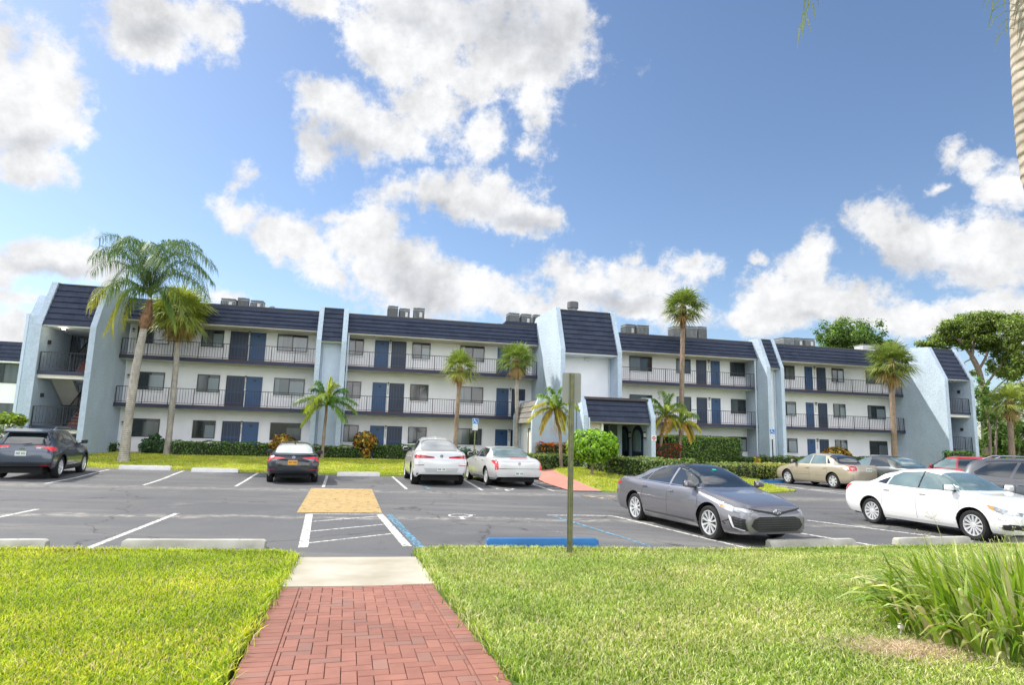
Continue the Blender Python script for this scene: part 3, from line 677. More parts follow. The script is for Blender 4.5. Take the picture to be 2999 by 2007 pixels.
def stair_tower(a, c, left):
    fin(a, a + .29, stair); fin(c - .28, c, stair); a += .29; c -= .28
    mansard(a + .01, c - .01, 6.87, 3.5, 9.2, 2.3, 7)
    mb = MB(); BB(mb, a + .01, c - .01, WV, 3.46, 6.80, 6.865); bpart(mb, 'soffit', stucco_w)
    mb = MB(); BB(mb, a + .01, c - .01, 0, 2.2, 9.1, 9.2); BB(mb, a + .01, c - .01, -.6, 2.1, 6.9, 9.1); bpart(mb, 'tower_roof', navy_trim)
    mid = (a + c) / 2
    for (z, zl, zu) in ((1.77, .39, 3.14), (4.52, 3.14, 5.89)):
        mb = MB(); BB(mb, a + .01, c - .01, 2.1, 3.45, z - .18, z); bpart(mb, 'landing', navy_trim)
        mb = MB(); BB(mb, a + .012, c - .012, 2.2, 3.35, z - .38, z - .185); bpart(mb, 'landing_beam', stucco_soft)
        railing([(a + .05, 3.38, z), (c - .05, 3.38, z)])
        for (p0, p1, z0, z1) in ((a + .05, mid - .05, zl, z), (mid + .05, c - .05, zu, z)):
            # sloping slab between the landing (v 2.1) and the floor (v .1)
            mb = MB(); mb.prism([(-2.1, z1 - .02), (-.1, z0 - .02), (-.1, z0 - .24), (-2.1, z1 - .24)], p0, p1, 'x'); bpart(mb, 'stair_flight', stucco_soft)
            mb = MB(); n = 8
            for k in range(n):
                t = k / n; zz = z1 + (z0 - z1) * (k + .5) / n; v = 2.1 - 2.0 * t
                BB(mb, p0 + .02, p1 - .02, v - .25, v, zz - .12, zz + .05)
            bpart(mb, 'stair_steps', brick_red)
    railing([(mid, 2.1, 4.52), (mid, .1, 5.89)], name='stair_railing'); railing([(mid, 2.1, 1.77), (mid, .1, 3.14)], name='stair_railing')
    for z in FL[1:]:
        mb = MB(); BB(mb, a + .01, c - .01, WV, .1, z - .2, z); bpart(mb, 'walkway_slab', navy_trim)
        railing([(a + .05, .05, z), (mid - .1, .05, z)], name='railing')
    mb = MB(); BB(mb, a + .01, c - .01, -1.6, -1.38, -.1, 6.8); bpart(mb, 'tower_wall', stucco_b)
    for z in FL: 
        mb = MB(); BB(mb, mid + .1, mid + 1.0, -1.38, -1.36, z, z + 1.93); bpart(mb, 'door', scr_m)
    for z in (5.95, 3.2):
        mb = MB(); uu = a if left else c - .12; BB(mb, uu, uu + .12, 2.6, 2.75, z, z + .2); bpart(mb, 'wall_lamp', lamp_m)
    return mid
m1 = stair_tower(-25.75, -23.0, True); m2 = stair_tower(31.18, 33.78, False)
mb = MB(); mb.lathe([(0, 0), (.07, .01), (.08, .06), (.05, .12), (0, .13)], 12, (m1 - .3, -3.1, 6.70)); bpart(mb, 'lit_ceiling_lamp', glow, smooth=60)
mb = MB(); mb.lathe([(0, 0), (.08, .01), (.1, .05), (.1, .1)], 12, (m2, -3.1, 6.70)); bpart(mb, 'ceiling_lamp', lamp_gl, smooth=60)
end = [(-8, -.1), (2.0, -.1), (2.0, 7.5), (1.3, 8.75), (-8, 8.75)]
fin(-26.75, -25.76, end)
mb = MB(); BB(mb, -26.9, -26.76, 1.8, 2.02, 0, 7.6); bpart(mb, 'end_trim', stucco_b2)
# side returns on the right end and the rear body
fin(33.79, 34.3, [(-13, -.1), (1.6, -.1), (1.6, 5.9), (1.0, 7.2), (-13, 8.6)])
# windows and doors, each read off the wall
def window(u0, u1, z0, z1, kind=None):
    f = MB(); t = .05
    BB(f, u0, u1, WV, WV + .05, z1 - t, z1); BB(f, u0, u1, WV, WV + .07, z0, z0 + t); BB(f, u0, u0 + t, WV, WV + .05, z0 + t, z1 - t); BB(f, u1 - t, u1, WV, WV + .05, z0 + t, z1 - t)
    um = (u0 + u1) / 2 + rnd.uniform(-.04, .04); BB(f, um - .025, um + .025, WV, WV + .045, z0 + t, z1 - t)
    w_ = bpart(f, 'window', alu)
    k = kind or rnd.choice(['dl', 'dl', 'dm', 'md', 'dd', 'ml'])
    for (a, c, q) in ((u0 + t, um - .025, k[0]), (um + .025, u1 - t, k[1])):
        p = MB(); BB(p, a, c, WV + .002, WV + .02, z0 + t, z1 - t); p.build('pane', {'d': glass_d, 'l': glass_l, 'm': glass_m}[q], w_)
    if q in 'lm':   # raised blind behind the upper glass
        p = MB(); BB(p, um + .03, u1 - t - .01, WV + .02, WV + .024, z1 - t - rnd.uniform(.1, .3), z1 - t); p.build('blind', glass_d, w_)
    if rnd.random() < .4:   # drawn curtain folds on one side
        p = MB(); q0 = u0 + t + .02; n_f = 5
        for k in range(n_f): BB(p, q0 + k * .05, q0 + k * .05 + .03, WV + .021, WV + .024, z0 + t + .02, z1 - t - .02)
        p.build('curtain', glass_l, w_)
    s_ = MB(); BB(s_, u0 - .03, u1 + .03, WV, WV + .09, z0 - .06, z0 - .003); s_.build('sill', stucco_w, w_)
    return w_
def door(u0, u1, z, kind='blue'):
    m = MB(); z1 = z + 1.93
    BB(m, u0 + .04, u1 - .04, WV + .002, WV + .03, z, z1 - .04)
    if kind == 'blue':
        d = bpart(m, 'door', navy_door)
        h = MB(); h.lathe([(0, .0), (.03, .005), (.035, .03), (.02, .05), (0, .052)], 8, (0, 0, 0), 'y'); h.v = [(x + u0 + .12, -y - (WV + .03) * 1, zz + z + .95) for x, y, zz in h.v]; h.build('handle', metal_g, d)
        q = MB(); BB(q, (u0 + u1) / 2 - .06, (u0 + u1) / 2 + .1, WV + .031, WV + .034, z + 1.62, z + 1.76); q.build('door_vent', scr_m, d)
    else:
        d = bpart(m, 'screen_door', scr_m)
        q = MB()
        for zz in (.02, .28, .92, 1.0, 1.82): BB(q, u0 + .08, u1 - .08, WV + .031, WV + .04, z + zz, z + zz + .03)
        for k in range(5):
            uu = u0 + .1 + (u1 - u0 - .2) * k / 4; BB(q, uu - .01, uu + .01, WV + .03, WV + .038, z + .3, z + 1.82)
        q.build('door_grille', navy_door, d)
    f = MB(); t = .04
    BB(f, u0, u1, WV, WV + .04, z1 - t, z1); BB(f, u0, u0 + t, WV, WV + .04, z, z1 - t); BB(f, u1 - t, u1, WV, WV + .04, z, z1 - t)
    f.build('door_frame', navy_door if kind == 'blue' else iron, d)
def wall_lamp(u, z):
    m = MB(); BB(m, u - .05, u + .05, WV, WV + .06, z + .18, z + .24); m.prism([(u - .06, z + .16), (u + .06, z + .16), (u + .03, z + .24), (u - .03, z + .24)], -WV - .14, -WV - .02, 'y')
    l = bpart(m, 'wall_lamp', lamp_m)
    g_ = MB(); BB(g_, u - .04, u + .04, WV + .04, WV + .12, z, z + .155); g_.build('lamp_glass', lamp_gl, l)
def numplate(u, z):
    m = MB(); BB(m, u - .04, u + .04, WV + .001, WV + .012, z - .42, z); bpart(m, 'number_plate', plate_m)
rows = [
 ('w', -22.6, -20.87), ('w', -19.08, -17.83), ('s', -17.46, -16.42), ('b', -16.33, -15.4), ('w', -14.73, -12.92),
 ('w', -10.57, -9.48), ('b', -8.77, -7.88), ('s', -7.71, -6.76), ('w', -6.37, -5.19), ('w', -3.20, -1.55), ('b', -.64, .2), ('s', .42, 1.35), ('w', 1.6, 2.6),
 ('w', 9.0, 10.74), ('w', 12.67, 13.81), ('s', 14.27, 15.10), ('b', 15.46, 16.2), ('w', 17.07, 18.2),
 ('w', 21.0, 22.6), ('b', 23.49, 24.17), ('s', 24.57, 25.37), ('w', 25.95, 27.03), ('w', 29.1, 30.74)]
rows = [(k, a, (18.76 - .46 if (k == 'w' and abs(a - 17.07) < .01) else c)) for k, a, c in rows]
for k, a, c in rows:
    for i, z in enumerate(FL):
        if k == 'w' and a == 1.6: continue
        if k == 'w': window(a, c, z + .86, z + 1.93)
        elif k == 's': door(a, c, z, 'screen')
        else: door(a, c, z, 'blue')
for (u) in (-16.375, -7.795, .31, 15.28, 24.37):
    for z in FL: wall_lamp(u, z + 1.72); numplate(u, z + 1.62)
for z in FL:
    door(31.9, 32.9, z, 'screen'); wall_lamp(31.6, z + 1.7); wall_lamp(-22.8, z + 1.5)
# down pipes on the piers
for (u, v) in ((-11.8, .5), (18.2, -.02), (-10.42, -.02), (19.4, .5), (5.35, 3.67), (5.78, -.02)):
    m = MB(); BB(m, u - .04, u + .04, v, v + .07, .1, 7.9 if v < 0 else 7.0); bpart(m, 'down_pipe', stucco_b2)

# ---- service block and entrance portico
blk = MB(); BB(blk, .12, 2.2, 2.5, 6.2, -.1, 3.3); bpart(blk, 'service_block', stucco_w)
side = [(-.33, -.1), (-.33, 3.13), (.03, 4.05), (2.2, 4.1), (2.2, -.1)]
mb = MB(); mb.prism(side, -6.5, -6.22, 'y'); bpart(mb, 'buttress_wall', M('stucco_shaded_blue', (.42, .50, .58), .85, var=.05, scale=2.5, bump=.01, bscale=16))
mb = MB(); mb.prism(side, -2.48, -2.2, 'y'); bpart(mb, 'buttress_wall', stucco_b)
mb = MB(); pr = []
for k in range(4):
    t0, t1 = k / 4, (k + 1) / 4
    pr += [(-.28 + .34 * t0 - .04, 2.66 + 1.25 * t0), (-.28 + .34 * t1, 2.66 + 1.25 * t1)]
pr += [(.35, 3.91), (.2, 2.66)]
mb.prism(pr, -6.21, -2.49, 'y'); bpart(mb, 'mansard_roof', tan_tiles)
mb = MB(); mb.box(.1, 2.2, -6.2, -2.5, 3.85, 3.95); bpart(mb, 'roof_edge', MATS['roof_edge_metal'])
mb = MB(); mb.box(.08, .118, -5.3, -4.4, .3, 2.3); d = bpart(mb, 'service_door', stucco_soft)
f = MB(); f.box(.05, .116, -5.4, -5.32, .3, 2.36); f.box(.05, .116, -4.38, -4.3, .3, 2.36); f.box(.05, .116, -5.32, -4.38, 2.3, 2.36); f.build('door_frame', M('door_frame_brown', (.09, .06, .05), .6), d)
port = [(2.0, -.1), (7.6, -.1), (7.6, 3.1), (7.05, 4.2), (3.62, 4.35), (3.62, 2.6), (2.0, 2.6)]
fin(2.24, 2.5, port); 
# right portico wall with two arched windows (glazed) facing the court
fin(6.22, 6.48, port, name='portico_wall')
mansard(2.51, 6.21, 2.82, 7.52, 4.02, 7.0, 4)
mb = MB(); BB(mb, 2.45, 6.26, 6.95, 7.16, 4.02, 4.16); bpart(mb, 'gutter', M('gutter_brown', (.045, .035, .04), .5))
mb = MB(); BB(mb, 2.51, 6.21, 3.62, 6.95, 3.85, 4.0); bpart(mb, 'portico_roof', navy_trim)
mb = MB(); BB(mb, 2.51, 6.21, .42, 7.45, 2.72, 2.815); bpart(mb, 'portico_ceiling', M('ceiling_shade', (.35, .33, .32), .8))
mb = MB(); BB(mb, 2.51, 3.50, 6.8, 7.0, .3, 2.715); pw_ = bpart(mb, 'number_wall', M('wall_beige', (.66, .60, .52), .8, var=.04))
mb = MB(); BB(mb, 3.46, 3.58, 7.0, 7.12, .3, 2.715); bpart(mb, 'portico_post', stucco_w)
cu = bpy.data.curves.new('house_number', 'FONT'); cu.body = '60'; cu.size = .34; cu.extrude = .01
t = bpy.data.objects.new('t', cu); col.objects.link(t); bpy.context.view_layer.update(); me = bpy.data.meshes.new_from_object(t); bpy.data.objects.remove(t); me.materials.append(lamp_m)
t = bpy.data.objects.new('house_number', me); col.objects.link(t); t.parent = BLD; t.location = (2.62, -7.02, 1.95); t.rotation_euler = (R(90), 0, 0)
mb = MB(); BB(mb, 2.5, 6.2, .41, .5, .3, 2.7); bpart(mb, 'lobby_wall', scr_m)
mb = MB(); BB(mb, 2.0, 6.3, .4, 7.6, .0, .33); bpart(mb, 'entrance_floor', M('entrance_tile', (.22, .16, .13), .7))
def arch(v0, v1, z0, z1, r=None, x=6.2, t=.04, mi=0):
    """arched panel in the plane u=x, from v0..v1"""
    vc, hw = (v0 + v1) / 2, (v1 - v0) / 2; pts = [(-v1, z0), (-v0, z0)]
    for k in range(13):
        a = math.pi * k / 12; pts.append((-(vc - hw * math.cos(a)), z1 - hw * .95 + hw * .95 * math.sin(a)))
    return pts
for (v0, v1) in ((5.2, 6.62), (3.4, 4.7), (1.6, 2.9)):
    m = MB(); m.prism(arch(v0, v1, .85, 2.7), 6.16, 6.21, 'x'); f = bpart(m, 'arched_window', M('arch_frame_navy', (.012, .02, .055), .5))
    m = MB(); m.prism(arch(v0 + .2, v1 - .2, 1.2, 2.45), 6.13, 6.155, 'x'); m.build('pane', M('arch_glass', (.10, .17, .19), .2, c2=(.16, .24, .26), scale=.8), f)
for v in (4.95, 6.95):
    m = MB(); m.cbox(6.06, 6.2, -v - .06, -v + .06, 1.95, 2.02, .01); m.cbox(6.04, 6.2, -v - .08, -v + .08, 2.26, 2.33, .01); l = bpart(m, 'wall_lamp', lamp_m)
    m = MB(); m.box(6.07, 6.18, -v - .05, -v + .05, 2.02, 2.26); m.build('lamp_glass', lamp_gl, l)
railing([(3.9, 4.2, .33), (6.1, 4.2, .33)], h=1.25, name='entrance_gate', sp=.12)
m = MB(); BB(m, 2.52, 2.6, 7.52, 7.62, .3, 3.0); bpart(m, 'down_pipe', stucco_b2)

# fire lane sign on the portico
fs = thing('wall_sign', 'small square white sign with a red emblem on the entrance portico', 'sign', BW(6.36, 7.62, 1.99), ang)
m = MB(); m.cbox(-.15, .15, -.015, .0, -.16, .16, .005); m.build('panel', M('sign_white', (.72, .70, .72), .5, var=.03), fs)
m = MB(); m.lathe([(0, -.019), (.10, -.019), (.105, -.016)], 20, (0, 0, 0), 'y'); m.build('emblem', M('sign_red', (.5, .045, .05), .5), fs)
m = MB(); m.box(-.05, .05, -.022, -.0195, -.012, .012); m.box(-.012, .012, -.0225, -.02, -.05, .05); m.build('emblem_mark', MATS['sign_white'], fs)

# ---------------------------------------------------------------- roof plant
ac_m = M('condenser_grey', (.20, .22, .23), .55, c2=(.32, .34, .35), scale=5)
ac_d = M('condenser_louvre', (.05, .055, .06), .6, var=.1)
def bu(px, py, v):
    d = ray(px, py); o = Vector((0, 0, CAMZ)); nrm = Vector((math.sin(ang), -math.cos(ang), 0)); p0 = Vector((0, 41.268, 0)) + nrm * v
    t = (p0 - o).dot(nrm) / d.dot(nrm); p = o + d * t; q = p - Vector((0, 41.268, 0)); return q.dot(Vector((math.cos(ang), math.sin(ang), 0))), p.z
def condenser(px0, px1, pyt, v, label, grp, style=0):
    u0, zt = bu(px0, pyt, v); u1, _ = bu(px1, pyt, v); zb = 9.17; h = zt - zb; w_ = (u1 - u0) / 2
    o = thing('condenser_unit', label, 'air conditioner', BW((u0 + u1) / 2, v, zb), ang + R(rnd.uniform(-6, 6)), grp)
    m = MB(); m.cbox(-w_, w_, -w_, w_, 0, h - .08, .04); m.build('casing', ac_m, o)
    m = MB()
    for k in range(9):
        x = -w_ * .88 + w_ * 1.76 * k / 8; m.box(x - .025, x + .025, -w_ - .012, -w_ + .01, .12, h - .16); m.box(-w_ - .012, -w_ + .01, x - .025, x + .025, .12, h - .16)
    m.build('louvres', ac_d, o)
    m = MB(); m.cbox(-w_ * 1.02, w_ * 1.02, -w_ * 1.02, w_ * 1.02, h - .08, h, .02); m.build('top_cover', M('condenser_top', (.13, .14, .15), .5), o)
    m = MB(); m.lathe([(w_ * .7, h + .001), (w_ * .7, h + .03), (0, h + .05)], 16); m.build('fan_guard', ac_d, o)
    if style: m = MB(); m.box(w_ * .1, w_ * .6, -w_ - .02, -w_ - .0, h * .45, h * .75); m.build('access_panel', M('panel_pale', (.5, .5, .5), .4), o)
G_ = 'air conditioning units on the flat roof'
c2 = lambda x, y: (650 + x / 2.703, 820 + y / 2.703); c3 = lambda x, y: (1150 + x / 2.489, 820 + y / 2.489); c4 = lambda x, y: (1700 + x / 2.489, 820 + y / 2.489)
for (f, a, c, t, v, lab, st) in (
 (c2, 5, 120, 150, -2.6, 'wide grey condenser, leftmost of the three behind the yellowing palm', 1), (c2, 130, 220, 145, -2.9, 'tall dark condenser, middle of the three at the left of the roof', 0), (c2, 237, 338, 165, -2.6, 'grey condenser nearest the small hooded vent on the left roof', 1),
 (c2, 1315, 1392, 208, -2.8, 'tall dark condenser, first of the trio right of the narrow piers', 0), (c2, 1405, 1485, 228, -2.6, 'low grey condenser in the middle of the trio right of the narrow piers', 1), (c2, 1517, 1605, 225, -2.7, 'pale ribbed condenser, last of the trio above the three storey middle wing', 1),
 (c3, 838, 915, 243, -2.6, 'ribbed condenser above the step in the roof left of the centre tower', 0), (c3, 932, 1005, 250, -2.6, 'condenser in the middle of the group touching the centre tower', 1), (c3, 1020, 1070, 255, -3.4, 'condenser half hidden behind the sloping side of the centre tower', 0),
 (c4, 310, 385, 325, -2.8, 'condenser just right of the centre tower, the paler of two', 1), (c4, 395, 480, 332, -2.6, 'ribbed condenser, second one right of the centre tower', 0), (c4, 658, 740, 340, -2.6, 'wide condenser left of the tall palm trunk', 0), (c4, 745, 828, 340, -2.6, 'ribbed condenser just right of the tall palm trunk', 0), (c4, 832, 900, 342, -2.9, 'dark smooth condenser two places right of the tall palm trunk', 0),
 (c4, 1440, 1528, 422, -2.6, 'dark condenser, first of three on the far right wing', 0), (c4, 1535, 1600, 424, -2.6, 'condenser in the middle of three on the far right wing', 1), (c4, 1608, 1680, 429, -2.6, 'condenser nearest the leafy tree crown on the far right wing', 1)):
    p0, p1 = f(a, t), f(c, t); condenser(p0[0], p1[0], p0[1] + (c - a) * .01, v, lab, G_, st)
u0, zt = bu(1662, 884, 1.5); u1, _ = bu(1693, 884, 1.5)
o = thing('roof_vent', 'round grey turbine vent standing on the centre tower', 'vent', BW((u0 + u1) / 2, 1.5, 9.6), ang); r = (u1 - u0) / 2; h = zt - 9.6
m = MB(); m.lathe([(r * .85, 0), (r * .8, h * .6), (r * .8, h * .62)], 20); m.build('stack', metal_g, o, smooth=40)
m = MB(); m.lathe([(r * .82, h * .6), (r, h * .62), (r, h * .97), (r * .9, h), (0, h)], 20); m.build('hood', M('vent_dark', (.12, .12, .13), .6), o, smooth=40)
u0, zt = bu(794, 903, -2.)
o = thing('roof_vent', 'small grey hooded vent left of the narrow piers', 'vent', BW(u0, -2., 9.17), ang)
m = MB(); m.lathe([(.1, 0), (.1, .3)], 10); m.build('stack', metal_g, o, smooth=40); m = MB(); m.prism([(-.25, .3), (.25, .3), (.2, .48), (0, .46)], -.18, .18, 'y'); m.build('hood', metal_g, o)
u0, zt = bu(2514, 1012, -3.); u1, _ = bu(2568, 1012, -3.)
o = thing('roof_box', 'pale rectangular box on the roof behind the right palm crown', 'roof box', BW((u0 + u1) / 2, -3., 9.17), ang)
m = MB(); m.cbox(-(u1 - u0) / 2, (u1 - u0) / 2, -.5, .5, 0, zt - 9.2, .03); m.build('casing', M('box_pale', (.42, .43, .43), .6), o)
m = MB(); m.cbox(-(u1 - u0) / 2 - .04, (u1 - u0) / 2 + .04, -.54, .54, zt - 9.2, zt - 9.14, .02); m.build('lid', metal_g, o)

# ---------------------------------------------------------------- neighbouring building, far left
nb = thing('neighbour_building', 'two storey white building with grey mansard roof at the far left edge', 'building', (-35.2, 42, 0), R(14))
m = MB(); m.box(-14, 3.2, 0, 10, -.1, 6.4); m.build('wall', stucco_w, nb)
m = MB(); pr = []
for k in range(5):
    t0, t1 = k / 5, (k + 1) / 5; pr += [(-.7 + .5 * t0 - .04, 5.92 + 1.35 * t0), (-.7 + .5 * t1, 5.92 + 1.35 * t1)]
pr += [(.3, 7.27), (.0, 5.92)]
m.prism(pr, -14, 3.2, 'x'); m.build('mansard_roof', shing, nb)
m = MB(); m.box(-14, 3.2, -.7, 0, 5.82, 5.91); m.build('fascia', stucco_w, nb)
for z in (1.85, 4.5):
    for x in (-9, -3.6, 1.35):
        f = MB(); f.box(x - 1.3, x + 1.3, -.06, 0, z, z + 1.3); wv_ = f.build('window', alu, nb)
        for s_, q in ((-1, glass_d), (1, glass_m)):
            p = MB(); p.box(x + (-1.25 if s_ < 0 else .03), x + (-.03 if s_ < 0 else 1.25), -.075, -.062, z + .05, z + 1.25); p.build('pane', q, wv_)
# ---------------------------------------------------------------- vegetation
nr = np.random.default_rng(11)
leaf_m = M('leaf', (.9, .9, .9), .55, c2=(1.1, 1.1, 1.1), scale=3, attr=True, transl=.28, spec=.4)
palm_m = M('palm_leaf', (.9, .9, .9), .5, c2=(1.1, 1.1, 1.1), scale=3, attr=True, transl=.3, spec=.45)
grass_m = M('grass_blade', (.9, .9, .9), .6, c2=(1.12, 1.12, 1.12), scale=.9, attr=True, transl=.35, spec=.3, big=.12)
bark_m = M('bark', (.20, .15, .11), .9, c2=(.34, .27, .21), scale=9, bump=.01, bscale=40, stretch=(1, 1, .3))
def trunk_mat(name, c, c2_, ring):
    m = M(name, c, .9, c2=c2_, scale=7, detail=7, big=.2, stretch=(1, 1, .5)); nt, n__, l__ = m.node_tree, m.node_tree.nodes, m.node_tree.links
    tc_ = n__.new('ShaderNodeTexCoord'); wv_ = n__.new('ShaderNodeTexWave'); wv_.wave_type = 'BANDS'; wv_.bands_direction = 'Z'; wv_.inputs['Scale'].default_value = ring; wv_.inputs['Distortion'].default_value = 2.2; wv_.inputs['Detail'].default_value = 3; wv_.inputs['Detail Scale'].default_value = 1.5
    l__.new(tc_.outputs['Object'], wv_.inputs['Vector']); bp_ = n__.new('ShaderNodeBump'); bp_.inputs['Distance'].default_value = .02; l__.new(wv_.outputs['Fac'], bp_.inputs['Height']); l__.new(bp_.outputs[0], n__['Principled BSDF'].inputs['Normal'])
    return m
tr_grey = trunk_mat('trunk_ringed_grey', (.30, .27, .235), (.46, .42, .37), 3.2)
tr_brown = trunk_mat('trunk_fibrous', (.22, .155, .11), (.38, .28, .21), 5.)
boots_m = trunk_mat('palm_boots', (.16, .085, .045), (.34, .20, .11), 6.)
def jit(c, k=.2):
    f = 1 + rnd.uniform(-k, k); return (c[0] * f * (1 + rnd.uniform(-.08, .08)), c[1] * f, c[2] * f * (1 + rnd.uniform(-.15, .15)))
def mixcol(a, b, t): return tuple(x + (y - x) * t for x, y in zip(a, b))
GREEN, YEL, TAN = (.15, .25, .055), (.50, .45, .07), (.42, .29, .13)
def ribbon(mb, pts, wds, nrm, c, mi=0):
    """leaf ribbon through pts with half widths"""
    vs = []; k = len(pts)
    for i, p in enumerate(pts):
        t = (pts[min(i + 1, k - 1)] - pts[max(i - 1, 0)])
        s_ = t.cross(nrm); 
        if s_.length < 1e-6: s_ = Vector((1, 0, 0))
        s_.normalize(); vs += [p - s_ * wds[i], p + s_ * wds[i]]
    mb.add(vs, [(2 * i, 2 * i + 1, 2 * i + 3, 2 * i + 2) for i in range(k - 1)], mi, c)
def fan_leaf(mb, o, d, Rr, c, n=36, spread=118, tipc=None):
    """palmetto leaf: petiole then a fan of narrow leaflets folded along the costa"""
    d = d.normalized(); side = d.cross(Vector((0, 0, 1)))
    if side.length < .1: side = Vector((1, 0, 0))
    side.normalize(); nrm = side.cross(d).normalized()
    pl = Rr * .48; hub = o + d * pl; mid = o + d * pl * .5 + Vector((0, 0, .05 * Rr))
    ribbon(mb, [o, mid, hub], [.018 * Rr] * 3, nrm, mixcol(c, YEL, .25))
    for k in range(n):
        a = R(-spread + 2 * spread * k / (n - 1) + rnd.uniform(-3, 3)); L_ = Rr * (.62 - .22 * abs(a / math.pi)) * rnd.uniform(.88, 1.08)
        v = (d * math.cos(a) + side * math.sin(a) + nrm * rnd.uniform(-.12, .12) - nrm * .18 * abs(math.sin(a))).normalized()
        p1 = hub + v * L_ * .55; p2 = hub + v * L_ + Vector((0, 0, -1)) * L_ * rnd.uniform(.05, .38)
        ribbon(mb, [hub, p1, p2], [.003 * Rr, .016 * Rr, .002 * Rr], nrm, jit(mixcol(c, tipc or c, rnd.random() * .6), .18))
def feather(mb, pts, c, LL=.6, wd=.022, n=44, droop=.9, tipc=None, rach=None):
    """pinnate frond along the curve pts (Bezier through 3-4 points)"""
    P = [Vector(p) for p in pts]
    def bz(t):
        Q = list(P)
        while len(Q) > 1: Q = [Q[i].lerp(Q[i + 1], t) for i in range(len(Q) - 1)]
        return Q[0]
    cur = [bz(i / 12) for i in range(13)]
    mb.tube(cur, [.022 * (1 - .8 * i / 12) for i in range(13)], 4, 0, False); 
    mb.c[-48:] = [rach or mixcol(c, YEL, .3)] * 48
    for k in range(n):
        t = .1 + .9 * k / n; p = bz(t); tg = (bz(min(1, t + .02)) - bz(max(0, t - .02))).normalized(); sd_ = tg.cross(Vector((0, 0, 1)))
        if sd_.length < .05: sd_ = Vector((1, 0, 0))
        sd_.normalize(); L_ = LL * (math.sin(math.pi * (.12 + .8 * t)) ** .6) * rnd.uniform(.85, 1.1)
        for s_ in (-1, 1):
            v = (sd_ * s_ * rnd.uniform(.6, 1) + tg * rnd.uniform(.35, .8) + Vector((0, 0, rnd.uniform(-.35, .35)))).normalized()
            p1 = p + v * L_ * .5; p2 = p + v * L_ * .8 + Vector((0, 0, -1)) * L_ * droop * rnd.uniform(.35, .75)
            ribbon(mb, [p, p1, p2], [wd * .5, wd, wd * .15], Vector((0, 0, 1)).cross(v).cross(v), jit(mixcol(c, tipc or c, max(0, t - .35) * 1.3), .2))
def path_px(lst, Y): return [A(x, y, Y) for x, y in lst]
def smooth_path(P, n=14):
    out = []
    P = [P[0]] + list(P) + [P[-1]]
    for i in range(1, len(P) - 2):
        for k in range(n if i == len(P) - 3 else n):
            t = k / n; a, b, c, d = P[i - 1], P[i], P[i + 1], P[i + 2]
            out.append(.5 * ((2 * b) + (c - a) * t + (2 * a - 5 * b + 4 * c - d) * t * t + (3 * b - a - 3 * c + d) * t ** 3))
    out.append(P[-2]); return out
def trunk(root, P, r0, r1, mat, name='trunk', n=10, flare=1.35):
    W_ = [p - root.location for p in smooth_path(P, 8)]; rs = []
    for i in range(len(W_)):
        t = i / (len(W_) - 1); rs.append((r0 + (r1 - r0) * t) * (1 + (flare - 1) * max(0, 1 - t * 9)) * (1 + rnd.uniform(-.03, .03)))
    mb = MB(); mb.tube(W_, rs, n); return mb.build(name, mat, root, smooth=60)
def sabal(pxs, Y, label, Rr, r0=.15, r1=.13, nleaf=34, dead=10, boots=True, tr=None, green=GREEN, yel=.1, name='fan_palm', grp='palms in front of the building', zb=None):
    P = path_px(pxs, Y); b = P[0].copy(); 
    if zb is not None: b.z = zb; P[0] = b
    root = thing(name, label, 'palm', b, 0, grp)
    trunk(root, P, r0, r1, tr or tr_grey)
    top = P[-1] - b
    if boots:
        d = (P[-1] - P[-2]).normalized(); mb = MB()
        q0 = top - d * Rr * .75; pts = [q0 + d * Rr * .75 * t / 8 for t in range(10)]
        mb.tube(pts, [r1 * (1.15 + .55 * math.sin(t / 9 * 2.6)) * rnd.uniform(.93, 1.07) for t in range(10)], 10)
        for k in range(26):
            a = rnd.uniform(0, 6.28); h = rnd.uniform(0, 1); p = q0 + d * Rr * .75 * h; o_ = Vector((math.cos(a), math.sin(a), 0)); mb.tube([p + o_ * r1 * .9, p + o_ * (r1 * 1.9) + Vector((0, 0, .18))], [.035, .012], 4)
        mb.build('boots', boots_m, root, smooth=50)
    mb = MB()
    for k in range(nleaf):
        a = k * 2.399 + rnd.uniform(-.2, .2); e = R(88 - 118 * ((k + .5) / nleaf) ** .9 + rnd.uniform(-6, 6))
        d = Vector((math.cos(a) * math.cos(e), math.sin(a) * math.cos(e), math.sin(e))); old = max(0, (k / nleaf - .65) / .35)
        c = mixcol(mixcol(green, (.26, .34, .09), rnd.random() * .6), YEL, yel + old * .35 * rnd.random())
        fan_leaf(mb, top + Vector((0, 0, .05)), d, Rr * rnd.uniform(.74, 1.06), c, tipc=mixcol(c, YEL, .25))
    mb.build('crown', palm_m, root)
    if dead:
        mb = MB()
        for k in range(dead):
            a = rnd.uniform(0, 6.28); e = R(-62 + rnd.uniform(-16, 22)); d = Vector((math.cos(a) * math.cos(e), math.sin(a) * math.cos(e), math.sin(e)))
            fan_leaf(mb, top, d, Rr * rnd.uniform(.55, .8), mixcol(TAN, YEL, rnd.random() * .4), n=14, spread=50)
        mb.build('dead_fronds', palm_m, root)
    return root
